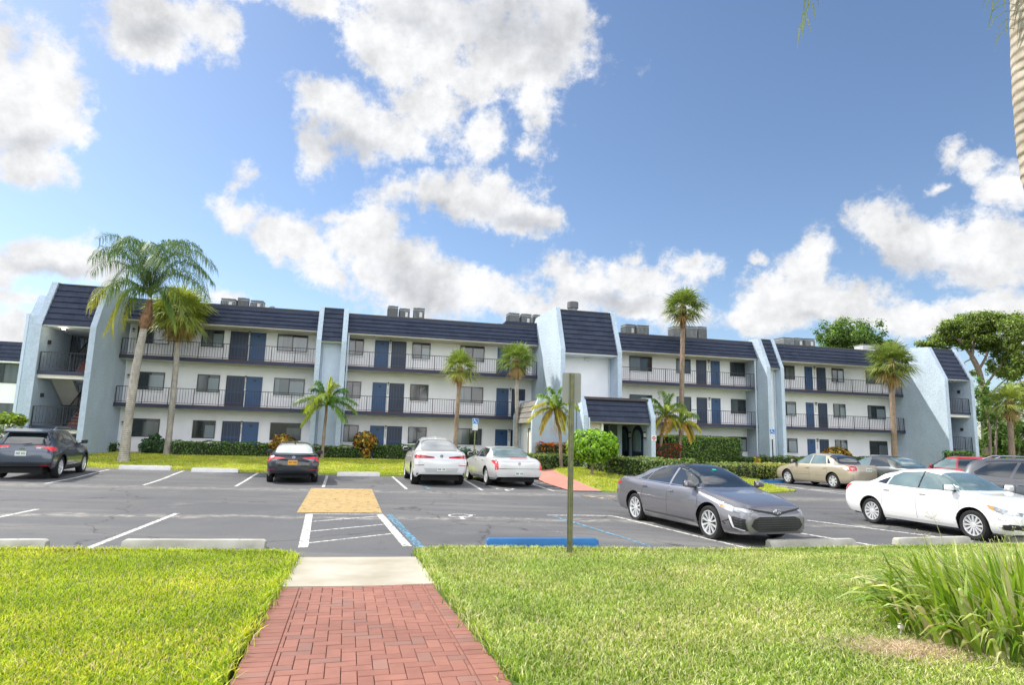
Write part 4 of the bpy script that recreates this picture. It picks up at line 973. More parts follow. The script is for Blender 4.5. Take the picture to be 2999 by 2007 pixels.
# queen palm on the left with two big raised fronds
P = [G(361, 1356, .12)]; Yq = P[0].y; P += path_px([(383, 1180), (404, 1050), (423, 955), (431, 905), (437, 868)], Yq)
qp = thing('feather_palm', 'tall palm with feathery crown and smooth leaning grey trunk at the left', 'palm', P[0], 0, 'palms in front of the building')
trunk(qp, P[:-1], .205, .15, tr_grey); b = qp.location
mb = MB(); mb.tube([p - b for p in path_px([(421, 965), (425, 945), (430, 925), (436, 902), (438, 880)], Yq)], [.16, .24, .25, .17, .12], 10)
for k in range(30):
    a = rnd.uniform(0, 6.28); p = A(428, 940, Yq) - b + Vector((0, 0, rnd.uniform(-.35, .35))); o_ = Vector((math.cos(a), math.sin(a), 0)); mb.tube([p + o_ * .2, p + o_ * .36 + Vector((0, 0, .16))], [.04, .012], 4)
mb.build('boots', boots_m, qp, smooth=50)
cr = A(440, 872, Yq) - b; mb = MB(); sh = MB()
def pq(x, y, dy=0): return A(x, y, Yq + dy) - b
QD = (.12, .20, .06)
for (c1, c2_, tip, dy, c, tc_) in (
    ((400, 740), (320, 680), (268, 760), -.3, QD, QD), ((415, 720), (350, 660), (285, 700), .6, QD, QD), ((420, 740), (380, 700), (320, 740), -1.2, QD, QD), ((440, 740), (430, 690), (370, 700), .5, QD, QD), ((395, 770), (330, 730), (262, 800), .9, QD, QD),
    ((470, 740), (560, 680), (632, 790), -.4, QD, QD), ((480, 760), (560, 730), (625, 830), .5, QD, QD), ((460, 730), (520, 680), (590, 730), 1., QD, QD), ((490, 790), (560, 760), (600, 850), -1., QD, QD), ((450, 730), (480, 700), (540, 710), -.4, QD, QD), ((440, 740), (450, 690), (470, 730), -1.6, QD, QD), ((430, 740), (440, 680), (440, 740), 1.8, QD, QD),
    ((430, 730), (400, 670), (330, 720), -.8, QD, QD), ((460, 740), (530, 700), (600, 800), 1.4, QD, QD), ((455, 750), (500, 680), (560, 740), -1.5, QD, QD), ((410, 760), (360, 700), (290, 760), 1.5, QD, QD), ((445, 760), (470, 720), (510, 800), -2., QD, QD), ((420, 770), (380, 740), (340, 840), -1.8, QD, QD), ((470, 790), (540, 770), (610, 870), -.2, QD, QD),
    ((400, 800), (300, 810), (262, 900), -.3, (.13, .23, .05), YEL), ((400, 810), (320, 790), (300, 880), .8, (.13, .22, .05), (.2, .27, .05)), ((410, 820), (340, 830), (318, 985), -.6, (.14, .25, .04), (.55, .48, .04)), ((420, 820), (360, 850), (345, 960), .4, (.12, .22, .04), YEL),
    ((470, 820), (540, 830), (560, 960), -.8, (.12, .20, .04), (.25, .3, .05)), ((460, 830), (500, 860), (515, 960), .5, (.1, .19, .04), (.2, .26, .05))):
    feather(mb, [cr, pq(*c1, dy * .5), pq(*c2_, dy), pq(*tip, dy * 1.3)], c, LL=.85, wd=.0145, n=84, droop=1.15, tipc=tc_)
mb.build('crown', palm_m, qp)
sabal([(489, 1332), (505, 1180), (517, 1050), (521, 985), (528, 925)], 35.8, 'bushy palm with a skirt of yellow hanging fronds at the left', 2.1, .17, .14, 50, 18, yel=.28, green=(.18, .28, .05), tr=tr_grey, zb=.25)
sabal([(1333, 1312), (1338, 1220), (1345, 1130), (1347, 1080)], 35.5, 'palm with slightly curved trunk standing behind the white crossover', 1.35, .13, .10, 30, 10, yel=.12, tr=tr_brown, zb=.3)
sabal([(1512, 1312), (1514, 1200), (1513, 1110), (1513, 1060)], 38.3, 'palm left of the centre tower with tan skirt under its crown', 1.5, .13, .11, 34, 12, yel=.06, tr=tr_grey, zb=.3)
sabal([(1995, 1310), (1996, 1200), (1998, 1060), (2000, 970), (2000, 905)], 43, 'tallest slender palm, rising above the roof right of the centre tower', 1.85, .17, .15, 36, 4, yel=.04, green=(.12, .20, .05), tr=tr_brown, zb=.3)
sabal([(2620, 1348), (2617, 1250), (2612, 1150), (2609, 1070)], 44.5, 'stout palm in front of the right end tower', 2.15, .19, .17, 38, 12, yel=.08, green=(.13, .21, .055), tr=tr_brown, zb=.3)
sabal([(2962, 1330), (2958, 1240), (2955, 1180)], 46, 'palm at the right edge beyond the end tower', 1.8, .2, .18, 26, 16, yel=.2, tr=tr_brown, zb=.3, grp='palms in front of the building')
# small feather palms
def small_palm(pxs, Y, label, fr, LL=.42, wd=.016, c=(.13, .24, .04), tc_=None, r0=.09, r1=.07, zb=.3, tr=None, n=34, name='small_feather_palm', droop=.7):
    P = path_px(pxs, Y); P[0].z = zb; root = thing(name, label, 'palm', P[0], 0, 'small feather palms by the walls'); trunk(root, P, r0, r1, tr or tr_brown, flare=1.2); b = P[0]; top = P[-1] - b; mb = MB()
    for (dx, dz, ex, ez, dy, cc_) in fr:   # control offset, tip offset (metres), depth, colour
        feather(mb, [top, top + Vector((dx, dy * .6, dz)), top + Vector((ex, dy, ez))], cc_ or c, LL=LL * 1.2, wd=wd * 1.25, n=n + 16, droop=droop, tipc=tc_)
        q = Vector((rnd.uniform(-.25, .25), rnd.uniform(-.4, .4), rnd.uniform(-.15, .2)))
        feather(mb, [top, top + Vector((dx, dy * .6, dz)) + q * .7, top + Vector((ex, dy, ez)) * .9 + q], mixcol(cc_ or c, YEL, .15), LL=LL, wd=wd, n=n, droop=droop, tipc=tc_)
    mb.build('crown', palm_m, root); return root
g1, g2, g3 = (.18, .33, .05), (.38, .46, .05), (.11, .25, .05)
small_palm([(946, 1306), (950, 1260), (955, 1212), (956, 1190)], 35.6, 'small bright green palm with twisted new leaves in front of the narrow piers',
    [(-.6, .9, -1.75, .1, -.2, g1), (-.5, .8, -1.5, -.35, .4, g1), (-.5, .3, -1.2, -1.1, -.3, (.36, .45, .03)), (-.4, 1.2, -1.1, .9, .5, g3), (-.2, 1.4, -.6, 1.3, -.3, g3), (.1, 1.2, .15, 1.6, 0, (.42, .48, .04)), (.2, 1.1, .5, 1.25, -.2, (.38, .46, .04)), (.4, 1.2, 1.0, .9, .4, g3), (.6, .9, 1.7, .2, -.3, g3), (.6, .7, 1.6, -.3, .5, g1), (.5, .4, 1.25, -.9, -.2, g1), (0, .9, -.3, .3, -1.4, g2), (.2, .9, .5, .2, -1.3, g1), (-.3, .8, -.8, -.4, -1.1, g2), (0, .9, .1, .5, 1.4, g3)], LL=.55, droop=.55)
yel_ = (.48, .44, .05); org = (.52, .32, .06)
small_palm([(1644, 1302), (1640, 1270), (1632, 1240), (1626, 1205)], 32.5, 'small yellowing palm behind the orange flowering hedge',
    [(-.4, .7, -1.2, .1, -.2, yel_), (-.5, .5, -1.35, -.5, .2, yel_), (-.3, .3, -.75, -1.2, -.2, (.45, .33, .04)), (-.3, 1., -.9, .8, .4, g1), (-.1, 1.2, -.4, 1.1, -.3, g1), (.1, 1.2, .3, 1.15, 0, g1), (.4, 1., .9, .7, .3, g1), (.5, .7, 1.2, .1, -.2, g2), (.4, .4, .75, -.8, .3, yel_), (0, .3, -.1, -1.2, -.5, org), (.2, .3, .45, -1.1, -.3, yel_), (0, 1., .1, .4, -1.1, g1), (-.2, .9, -.4, .2, -1., g2), (0, .9, .1, .4, 1.2, g1)], LL=.45, droop=.5)
small_palm([(1930, 1302), (1938, 1275), (1946, 1248), (1950, 1225)], 37, 'small leaning palm with mixed green and yellow fronds beside the portico',
    [(-.4, .9, -1.2, .6, -.2, g1), (-.5, .6, -1.3, .0, .2, g2), (-.4, .3, -.9, -.9, -.2, yel_), (-.3, 1.1, -.8, 1.1, .4, g1), (-.1, 1.3, -.3, 1.5, -.3, g1), (.2, 1.2, .4, 1.4, 0, g1), (.5, 1.1, 1.1, .8, .3, g1), (.6, .8, 1.3, .2, -.2, g2), (.4, .4, .9, -.6, .3, yel_), (0, .2, -.3, -1., -.5, org), (0, 1., .1, .5, -1., g2)], LL=.48, droop=.6)
small_palm([(1990, 1300), (1992, 1270), (1994, 1245)], 37.6, 'small palm with drooping yellow fronds at the foot of the tallest palm',
    [(-.3, .8, -.9, .4, -.2, g1), (.4, .9, 1.0, .6, .2, g1), (.5, .5, 1.1, -.3, -.2, yel_), (.2, .2, .5, -1., -.3, (.5, .3, .05)), (-.3, .4, -.8, -.5, .2, yel_), (0, 1., .2, 1., 0, g1), (.4, .3, .8, -.8, .2, (.45, .36, .05))], LL=.42, droop=.8)

# foreground palm cut by the right edge of the picture
Yf = 6.6
P = [G(3400, 1700, .2)] + path_px([(3290, 1200), (3160, 800), (3078, 560), (3049, 430), (3033, 310), (3020, 120), (3014, -150), (3010, -420)], Yf)
fp = thing('feather_palm', 'close pale palm trunk cut by the right edge of the picture', 'palm', P[0]); b = fp.location
trunk(fp, P, .26, .165, tr_pale := trunk_mat('trunk_pale', (.30, .255, .20), (.44, .385, .31), 2.6), n=20)
mb = MB(); top = A(3010, -420, Yf) - b
mb2 = MB(); mb2.tube([top, top + Vector((0, 0, .5)), top + Vector((0, 0, 1.0))], [.17, .15, .08], 14); mb2.build('crownshaft', M('crownshaft', (.16, .24, .08), .5), fp, smooth=60)
top = top + Vector((0, 0, .9))
for (c1, tip) in (((2560, -900), (2350, 95)), ((2900, -500), (2950, 105)), ((3100, -900), (3400, -300)), ((3000, -1000), (2800, -700)), ((3050, -1000), (3200, -700))):
    feather(mb, [top, A(*c1, Yf) - b, A(*tip, Yf - .1) - b], (.10, .17, .05), LL=.42, wd=.013, n=46, droop=1.5, tipc=(.2, .24, .12))
for a in range(7):
    th = a * .9 + .4; feather(mb, [top, top + Vector((math.cos(th) * 1.2, math.sin(th) * 1.2, 1.3)), top + Vector((math.cos(th) * 2.6, abs(math.sin(th)) * 2.6 + .5, .3))], (.10, .17, .05), LL=.5, wd=.016, n=30)
mb.build('crown', palm_m, fp)

# ---------------------------------------------------------------- leafy masses (numpy)
def leaf_cloud(P, Nrm, size, cols, cup=.35, elong=1.7):
    """P (n,3) leaf positions, Nrm (n,3) normals -> one quad (kite) per leaf"""
    n = len(P); Nn = Nrm + nr.normal(0, .55, (n, 3)); Nn /= np.linalg.norm(Nn, axis=1)[:, None]
    r = nr.normal(0, 1, (n, 3)); T = np.cross(Nn, r); T /= np.linalg.norm(T, axis=1)[:, None] + 1e-9; B_ = np.cross(Nn, T)
    s = size * nr.uniform(.6, 1.25, n)[:, None]
    q = np.stack([P - T * s * elong * .5, P + B_ * s * .5 + Nn * s * .1, P + T * s * elong * .5 - Nn * s * cup * .4, P - B_ * s * .5 + Nn * s * .1], 1)
    return q.reshape(-1, 3), np.arange(4 * n).reshape(n, 4), cols
def pal(n, colors, wts=None, k=.25, light=None):
    c = np.array(colors)[nr.choice(len(colors), n, p=wts)]; f = nr.uniform(1 - k, 1 + k, (n, 1)); c = c * f
    if light is not None: c = c * light[:, None]
    return c
def ellipsoid_pts(n, c, r, shell=.55, flat=None):
    d = nr.normal(0, 1, (n, 3)); d /= np.linalg.norm(d, axis=1)[:, None]; rr = nr.uniform(shell ** 3, 1, n) ** (1 / 3)
    bump = 1 + .14 * np.sin(d[:, 0] * 5 + 1.3) * np.cos(d[:, 1] * 4 + d[:, 2] * 5)
    return np.array(c) + d * rr[:, None] * bump[:, None] * np.array(r), d
def mass(name, label, cat, blobs_, size, colors, dens=150, wts=None, group=None, stem=None, loc=None, z0=None, part='foliage', core=True, name_core='core'):
    """shrub made of leaf covered lobes; blobs_: list of (centre, radii) in world space"""
    c0 = Vector(loc) if loc is not None else Vector((blobs_[0][0][0], blobs_[0][0][1], z0 if z0 is not None else blobs_[0][0][2] - blobs_[0][1][2]))
    root = thing(name, label, cat, c0, 0, group); Q, F, C = [], [], []; off = 0; cm = MB()
    for c, r in blobs_:
        area = 4 * math.pi * ((r[0] * r[1]) ** 1.6 / 3 + (r[0] * r[2]) ** 1.6 / 3 + (r[1] * r[2]) ** 1.6 / 3) ** (1 / 1.6); n = int(area * dens * 1.4)
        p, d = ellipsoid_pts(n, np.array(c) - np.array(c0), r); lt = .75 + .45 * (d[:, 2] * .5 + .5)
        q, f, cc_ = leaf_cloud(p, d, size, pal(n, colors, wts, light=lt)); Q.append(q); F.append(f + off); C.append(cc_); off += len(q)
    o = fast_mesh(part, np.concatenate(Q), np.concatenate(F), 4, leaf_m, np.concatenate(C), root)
    if core:
        for c, r in blobs_:
            vs = []; cc_ = Vector(c) - c0
            prof = [(math.sin(a) * 1., -math.cos(a)) for a in [math.pi * k / 6 for k in range(7)]]
            b_ = len(cm.v); cm.lathe([(max(.001, x), z) for x, z in prof], 10)
            for i in range(b_, len(cm.v)): x, y, z = cm.v[i]; cm.v[i] = (cc_.x + x * r[0] * .72, cc_.y + y * r[1] * .72, cc_.z + z * r[2] * .72)
        cm.build('shade_core', M('inner_shade', (.018, .028, .008), .95, var=.3), root, smooth=60)  # dark solid lobes, shade between the leaves put into the colour
    if stem:
        for pts, rs in stem: s_ = MB(); s_.tube([Vector(p) - c0 for p in pts], rs, 7); s_.build('stem', bark_m, root, smooth=60)
    return root
HG = [(.07, .15, .025), (.11, .22, .035), (.16, .28, .05), (.05, .11, .025)]
def hedge(a, b, h, depth, label, colors=HG, topc=None, size=.07, dens=170, wts=None, group='clipped hedges', z=None, rnd_=.12, name='hedge', cat='hedge', za=None):
    """clipped hedge along the front line a-b on the ground, growing away from the viewer by depth"""
    a, b = Vector(a[:2]), Vector(b[:2]); L_ = (b - a).length; rz = math.atan2(b.y - a.y, b.x - a.x); z = z if z is not None else (za if za is not None else .25)
    root = thing(name, label, cat, (a.x, a.y, z), rz, group)
    core = MB(); core.cbox(.07, L_ - .07, .07, depth - .07, 0, h - .07, min(.08, depth * .2)); core.build('shade_core', M('inner_shade', (.018, .028, .008), .95, var=.3), root)  # dark inset box, the hedge's inner shade as colour
    n1, n2, n3 = int(L_ * h * dens), int(L_ * depth * dens), int(depth * h * dens); Ps, Ns, Ls = [], [], []
    for n, f in ((n1, 'f'), (int(n1 * .3), 'k'), (n2, 't'), (n3, 'l'), (n3, 'r')):
        u, v = nr.uniform(0, 1, n), nr.uniform(0, 1, n)
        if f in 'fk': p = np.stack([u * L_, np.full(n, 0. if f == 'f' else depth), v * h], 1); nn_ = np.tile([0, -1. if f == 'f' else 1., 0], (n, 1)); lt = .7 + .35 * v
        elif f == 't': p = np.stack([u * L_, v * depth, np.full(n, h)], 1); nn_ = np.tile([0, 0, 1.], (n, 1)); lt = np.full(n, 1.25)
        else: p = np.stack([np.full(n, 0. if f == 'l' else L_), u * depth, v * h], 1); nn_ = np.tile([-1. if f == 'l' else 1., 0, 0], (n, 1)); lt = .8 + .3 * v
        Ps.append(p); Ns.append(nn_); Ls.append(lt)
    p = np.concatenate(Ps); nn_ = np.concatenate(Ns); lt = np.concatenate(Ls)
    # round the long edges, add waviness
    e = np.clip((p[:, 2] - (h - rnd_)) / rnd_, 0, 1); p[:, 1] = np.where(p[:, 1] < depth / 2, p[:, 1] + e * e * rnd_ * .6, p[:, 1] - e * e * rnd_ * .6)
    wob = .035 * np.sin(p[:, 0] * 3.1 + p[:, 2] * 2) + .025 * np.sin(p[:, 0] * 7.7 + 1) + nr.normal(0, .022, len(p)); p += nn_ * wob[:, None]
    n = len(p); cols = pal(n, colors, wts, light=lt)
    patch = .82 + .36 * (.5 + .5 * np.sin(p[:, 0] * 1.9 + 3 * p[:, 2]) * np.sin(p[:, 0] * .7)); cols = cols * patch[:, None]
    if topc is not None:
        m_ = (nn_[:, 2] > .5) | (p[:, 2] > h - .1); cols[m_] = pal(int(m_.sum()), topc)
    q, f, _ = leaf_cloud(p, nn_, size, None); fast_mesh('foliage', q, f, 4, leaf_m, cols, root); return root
def hpx(x0, x1, yb0, yb1, yt, depth, label, z=.25, v=None, **k):
    if v is None: a, b = G(x0, yb0, z), G(x1, yb1, z)
    else: z = .2; a, b = BW(bu(x0, yb0, v)[0], v, z), BW(bu(x1, yb1, v)[0], v, z)
    Yc = (a.y + b.y) / 2; h = A((x0 + x1) / 2, yt, Yc).z - z; return hedge(a, b, h, depth, label, z=z, **k)
LG = [(.16, .24, .05), (.22, .30, .07), (.10, .18, .03), (.30, .36, .10)]
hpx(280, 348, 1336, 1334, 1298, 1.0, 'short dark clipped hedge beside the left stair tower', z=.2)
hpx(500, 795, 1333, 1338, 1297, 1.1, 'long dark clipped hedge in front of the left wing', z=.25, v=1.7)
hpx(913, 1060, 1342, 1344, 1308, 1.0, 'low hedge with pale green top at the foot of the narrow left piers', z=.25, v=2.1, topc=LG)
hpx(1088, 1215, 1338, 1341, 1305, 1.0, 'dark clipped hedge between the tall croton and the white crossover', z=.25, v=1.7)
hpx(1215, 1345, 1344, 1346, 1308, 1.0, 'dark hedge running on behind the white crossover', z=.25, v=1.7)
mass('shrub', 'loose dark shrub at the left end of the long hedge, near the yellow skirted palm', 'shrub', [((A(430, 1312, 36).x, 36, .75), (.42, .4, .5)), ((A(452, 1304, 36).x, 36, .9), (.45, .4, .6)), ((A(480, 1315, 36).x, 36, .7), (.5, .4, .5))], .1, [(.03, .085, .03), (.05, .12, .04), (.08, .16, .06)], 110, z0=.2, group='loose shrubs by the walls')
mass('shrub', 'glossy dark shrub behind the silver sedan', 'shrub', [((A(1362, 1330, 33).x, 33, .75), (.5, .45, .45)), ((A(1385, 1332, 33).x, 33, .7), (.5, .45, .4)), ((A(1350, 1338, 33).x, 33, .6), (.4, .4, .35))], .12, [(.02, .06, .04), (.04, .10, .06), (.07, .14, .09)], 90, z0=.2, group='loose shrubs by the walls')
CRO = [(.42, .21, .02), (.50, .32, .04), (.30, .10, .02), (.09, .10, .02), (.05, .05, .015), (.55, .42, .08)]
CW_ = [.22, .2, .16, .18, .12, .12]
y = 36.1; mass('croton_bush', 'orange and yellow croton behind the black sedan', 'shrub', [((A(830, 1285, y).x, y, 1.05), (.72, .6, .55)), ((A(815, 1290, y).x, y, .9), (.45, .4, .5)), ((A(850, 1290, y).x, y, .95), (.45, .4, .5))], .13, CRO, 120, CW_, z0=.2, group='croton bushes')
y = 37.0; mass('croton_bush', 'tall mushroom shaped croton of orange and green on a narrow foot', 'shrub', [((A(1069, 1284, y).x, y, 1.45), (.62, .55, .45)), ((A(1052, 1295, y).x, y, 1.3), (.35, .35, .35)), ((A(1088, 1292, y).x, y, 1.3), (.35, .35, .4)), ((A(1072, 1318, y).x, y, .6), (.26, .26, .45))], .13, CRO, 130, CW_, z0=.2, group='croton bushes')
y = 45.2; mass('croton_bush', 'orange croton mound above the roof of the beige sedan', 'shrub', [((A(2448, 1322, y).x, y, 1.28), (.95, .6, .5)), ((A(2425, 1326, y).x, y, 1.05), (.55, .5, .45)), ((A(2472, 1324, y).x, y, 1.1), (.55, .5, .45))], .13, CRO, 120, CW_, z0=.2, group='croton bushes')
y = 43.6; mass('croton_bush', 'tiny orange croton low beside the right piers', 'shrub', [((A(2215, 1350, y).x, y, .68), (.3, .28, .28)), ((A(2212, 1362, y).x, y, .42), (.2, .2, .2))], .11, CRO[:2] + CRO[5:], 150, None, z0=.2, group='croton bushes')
# planting round the entrance
IX = [(.50, .09, .02), (.55, .16, .03), (.08, .14, .02), (.13, .19, .03), (.42, .20, .04)]
hpx(1584, 1680, 1340, 1342, 1299, .9, 'clipped hedge covered in orange flowers in front of the service block', z=.3, v=7.6, colors=IX, wts=[.27, .12, .27, .22, .12], topc=[(.62, .12, .03), (.55, .2, .05), (.2, .2, .04)], group='flowering hedges', cat='hedge', name='flowering_hedge')
hpx(1921, 1996, 1345, 1346, 1302, 1.0, 'clipped hedge dotted with dark red flowers right of the portico', z=.3, v=6.4, colors=[(.34, .015, .01), (.42, .03, .03), (.06, .08, .015), (.12, .12, .02), (.22, .02, .01)], group='flowering hedges', cat='hedge', name='flowering_hedge')
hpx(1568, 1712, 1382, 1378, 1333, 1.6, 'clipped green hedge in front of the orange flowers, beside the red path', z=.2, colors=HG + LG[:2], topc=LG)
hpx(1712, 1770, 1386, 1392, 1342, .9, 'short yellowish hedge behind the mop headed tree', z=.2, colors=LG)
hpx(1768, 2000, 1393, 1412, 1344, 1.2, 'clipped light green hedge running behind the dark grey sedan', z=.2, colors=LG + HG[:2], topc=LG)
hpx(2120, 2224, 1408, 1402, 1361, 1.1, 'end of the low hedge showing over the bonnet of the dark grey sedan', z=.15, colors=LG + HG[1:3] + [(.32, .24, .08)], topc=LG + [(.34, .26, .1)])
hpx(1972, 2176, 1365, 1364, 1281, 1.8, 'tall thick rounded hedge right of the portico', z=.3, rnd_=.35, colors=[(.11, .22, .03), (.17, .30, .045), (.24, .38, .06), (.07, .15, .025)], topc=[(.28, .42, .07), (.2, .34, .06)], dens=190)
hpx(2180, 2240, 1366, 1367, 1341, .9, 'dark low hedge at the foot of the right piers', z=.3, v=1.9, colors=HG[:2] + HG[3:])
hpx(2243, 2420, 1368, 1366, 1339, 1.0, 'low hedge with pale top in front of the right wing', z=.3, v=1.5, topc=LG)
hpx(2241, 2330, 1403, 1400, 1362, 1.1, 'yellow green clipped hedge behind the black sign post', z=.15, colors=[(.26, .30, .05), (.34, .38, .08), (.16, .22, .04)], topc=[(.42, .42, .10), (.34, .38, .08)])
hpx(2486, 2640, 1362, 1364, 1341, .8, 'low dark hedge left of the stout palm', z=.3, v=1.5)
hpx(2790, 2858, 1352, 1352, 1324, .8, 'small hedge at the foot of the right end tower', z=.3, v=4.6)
# mop headed tree
x, y, z = G(1732, 1395, .2)
cx_ = A(1736, 1310, y)
MG = [(.16, .32, .02), (.24, .44, .03), (.32, .52, .04), (.08, .18, .015)]
mass('clipped_tree', 'small bright green mop headed tree on a thin trunk by the portico', 'tree', [((cx_.x, y, cx_.z + .12), (1.18, 1.0, .66)), ((cx_.x - .6, y - .1, cx_.z - .1), (.6, .7, .5)), ((cx_.x + .6, y, cx_.z + .0), (.58, .7, .55)), ((cx_.x - .1, y - .5, cx_.z - .2), (.8, .5, .5))], .10, MG, 150, z0=z, loc=(x, y, z),
     stem=[([(x, y, z), (x + .05, y, z + .5), (cx_.x, y, cx_.z - .3)], [.07, .06, .06]), ([(x + .04, y, z + .45), (cx_.x - .4, y, cx_.z - .3)], [.04, .03]), ([(x + .04, y, z + .5), (cx_.x + .4, y - .1, cx_.z - .2)], [.04, .03])])
# rose like shrub with pink flowers
x, y, z = G(1835, 1352, .25); rt = thing('flowering_shrub', 'thin upright shrub topped with dark pink flowers in front of the arched windows', 'shrub', (x, y, z)); mb = MB(); lf = MB(); fl = MB()
for k in range(9):
    d = Vector((rnd.uniform(-.45, .4), rnd.uniform(-.2, .2), rnd.uniform(.7, 1.35))); d.x += .12
    mb.tube([(0, 0, 0), tuple(d * .5 + Vector((.03, 0, 0))), tuple(d)], [.018, .013, .008], 5)
    for j in range(26):
        t = rnd.uniform(.2, 1); p = d * t + Vector((rnd.uniform(-.1, .1), rnd.uniform(-.1, .1), rnd.uniform(-.05, .05))); q = Vector((rnd.uniform(-1, 1), rnd.uniform(-1, 1), rnd.uniform(-.5, .8))).normalized()
        ribbon(lf, [p, p + q * .05, p + q * .11], [.004, .028, .004], Vector((0, .5, 1)), jit((.14, .24, .06)))
for (fx, fz) in ((.36, 1.3), (.28, 1.22), (.45, 1.38), (.34, 1.15), (.22, 1.3)):
    fl.lathe([(0, -.05), (.06, -.02), (.075, .03), (.03, .07), (0, .06)], 8, (fx, rnd.uniform(-.1, .1), fz))
mb.build('stem', bark_m, rt); lf.build('leaves', leaf_m, rt); fl.build('flower', M('flower_pink', (.42, .02, .09), .6, var=.3, scale=20), rt, smooth=60)
# left edge bushes
mass('shrub', 'yellow green bush at the left edge above the dark blue crossover', 'shrub', [((A(10, 1232, 30).x, 30, 1.95), (.9, .7, .35)), ((A(45, 1232, 30).x, 30, 1.95), (.45, .5, .3)), ((A(-20, 1270, 30).x, 30, 1.3), (1.2, .8, .8))], .12, [(.20, .30, .03), (.30, .38, .04), (.12, .2, .03)], 110, z0=.2, group='loose shrubs by the walls')
mass('shrub', 'white flowering bush behind the dark blue crossover at the left edge', 'shrub', [((A(10, 1275, 28.6).x, 28.6, 1.25), (1.0, .6, .55)), ((A(42, 1285, 28.6).x, 28.6, 1.1), (.55, .5, .4))], .09, [(.10, .17, .04), (.5, .52, .45), (.2, .26, .1), (.06, .12, .03)], 120, z0=.2, group='loose shrubs by the walls')

# background trees on the right
def clump_tree(name, label, Y, base, limbs, clumps, size, colors, dens=26, zscale=1., core=False, r=.22):
    b = A(*base, Y); b.z = 0.1; root = thing(name, label, 'tree', b, 0, 'trees beyond the building'); tb = MB()
    for L_ in limbs:
        pts = [A(x, y, Y + (dy[0] if dy else 0)) - b for x, y, *dy in L_[0]]; n = len(pts); tb.tube(smooth_path(pts, 4), [L_[1] + (L_[2] - L_[1]) * i / ((n - 1) * 4 + 0) for i in range((n - 1) * 4 + 1)], 6)
    tb.build('trunk', M('pine_bark', (.22, .16, .13), .9, c2=(.36, .28, .24), scale=5), root, smooth=60)
    Q, F, C = [], [], []; off = 0
    for (px, py, rx, ry, dy) in clumps:
        c = A(px, py, Y + dy); s_ = Y / FPX; rr = (rx * s_ * 1.15, rx * s_ * 1.15, ry * s_ * 1.7)
        c = c - b
        for k in range(max(3, int(rx * rx / 75))):     # break each bough into tufts
            o_ = nr.normal(0, .5, 3) * np.array(rr); cc_ = np.array(c) + o_; r_ = np.array(rr) * nr.uniform(.25, .5) * np.array([1, 1, 1.2]); n = int(dens * 6 * r_[0] * r_[0] * 3) + 14
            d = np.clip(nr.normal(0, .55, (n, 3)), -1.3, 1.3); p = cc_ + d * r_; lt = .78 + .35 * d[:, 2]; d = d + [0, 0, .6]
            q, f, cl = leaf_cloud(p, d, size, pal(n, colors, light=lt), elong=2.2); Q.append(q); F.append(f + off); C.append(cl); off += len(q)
    fast_mesh('crown', np.concatenate(Q), np.concatenate(F), 4, leaf_m, np.concatenate(C), root); return root
PN = [(.17, .26, .04), (.25, .34, .055), (.34, .42, .09), (.09, .15, .03)]
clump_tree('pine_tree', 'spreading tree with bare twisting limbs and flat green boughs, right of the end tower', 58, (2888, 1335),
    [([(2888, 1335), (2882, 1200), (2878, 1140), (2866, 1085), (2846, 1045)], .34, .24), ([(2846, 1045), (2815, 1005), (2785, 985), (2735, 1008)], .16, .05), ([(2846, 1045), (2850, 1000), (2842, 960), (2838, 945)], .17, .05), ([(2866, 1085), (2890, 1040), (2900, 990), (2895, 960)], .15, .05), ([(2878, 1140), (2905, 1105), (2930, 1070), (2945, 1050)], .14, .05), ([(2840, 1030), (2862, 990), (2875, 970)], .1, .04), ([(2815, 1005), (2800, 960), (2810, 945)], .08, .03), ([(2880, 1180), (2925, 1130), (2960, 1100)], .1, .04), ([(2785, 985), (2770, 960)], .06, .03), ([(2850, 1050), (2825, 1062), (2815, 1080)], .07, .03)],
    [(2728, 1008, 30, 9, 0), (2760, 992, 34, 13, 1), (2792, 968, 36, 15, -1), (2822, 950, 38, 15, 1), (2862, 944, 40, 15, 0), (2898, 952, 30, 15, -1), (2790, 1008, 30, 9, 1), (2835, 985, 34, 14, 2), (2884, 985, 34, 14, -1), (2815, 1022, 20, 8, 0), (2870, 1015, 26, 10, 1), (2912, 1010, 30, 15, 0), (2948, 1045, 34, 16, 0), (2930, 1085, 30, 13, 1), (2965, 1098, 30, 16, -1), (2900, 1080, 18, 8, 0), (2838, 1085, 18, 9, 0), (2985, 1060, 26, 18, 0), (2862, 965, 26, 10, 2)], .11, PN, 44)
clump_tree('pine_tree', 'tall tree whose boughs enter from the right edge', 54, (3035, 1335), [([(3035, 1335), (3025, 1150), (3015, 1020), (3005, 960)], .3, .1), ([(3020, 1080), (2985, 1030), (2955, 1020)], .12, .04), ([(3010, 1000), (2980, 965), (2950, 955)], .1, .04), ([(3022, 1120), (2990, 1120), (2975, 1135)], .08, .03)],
    [(2948, 955, 28, 14, 0), (2978, 945, 34, 16, 1), (3000, 965, 40, 20, -1), (2970, 985, 26, 10, 0), (2995, 1010, 30, 14, 1), (2960, 1018, 18, 7, 0), (2990, 1065, 30, 16, 0), (2975, 1140, 26, 12, 1), (3000, 1170, 34, 20, 0)], .11, PN, 44)
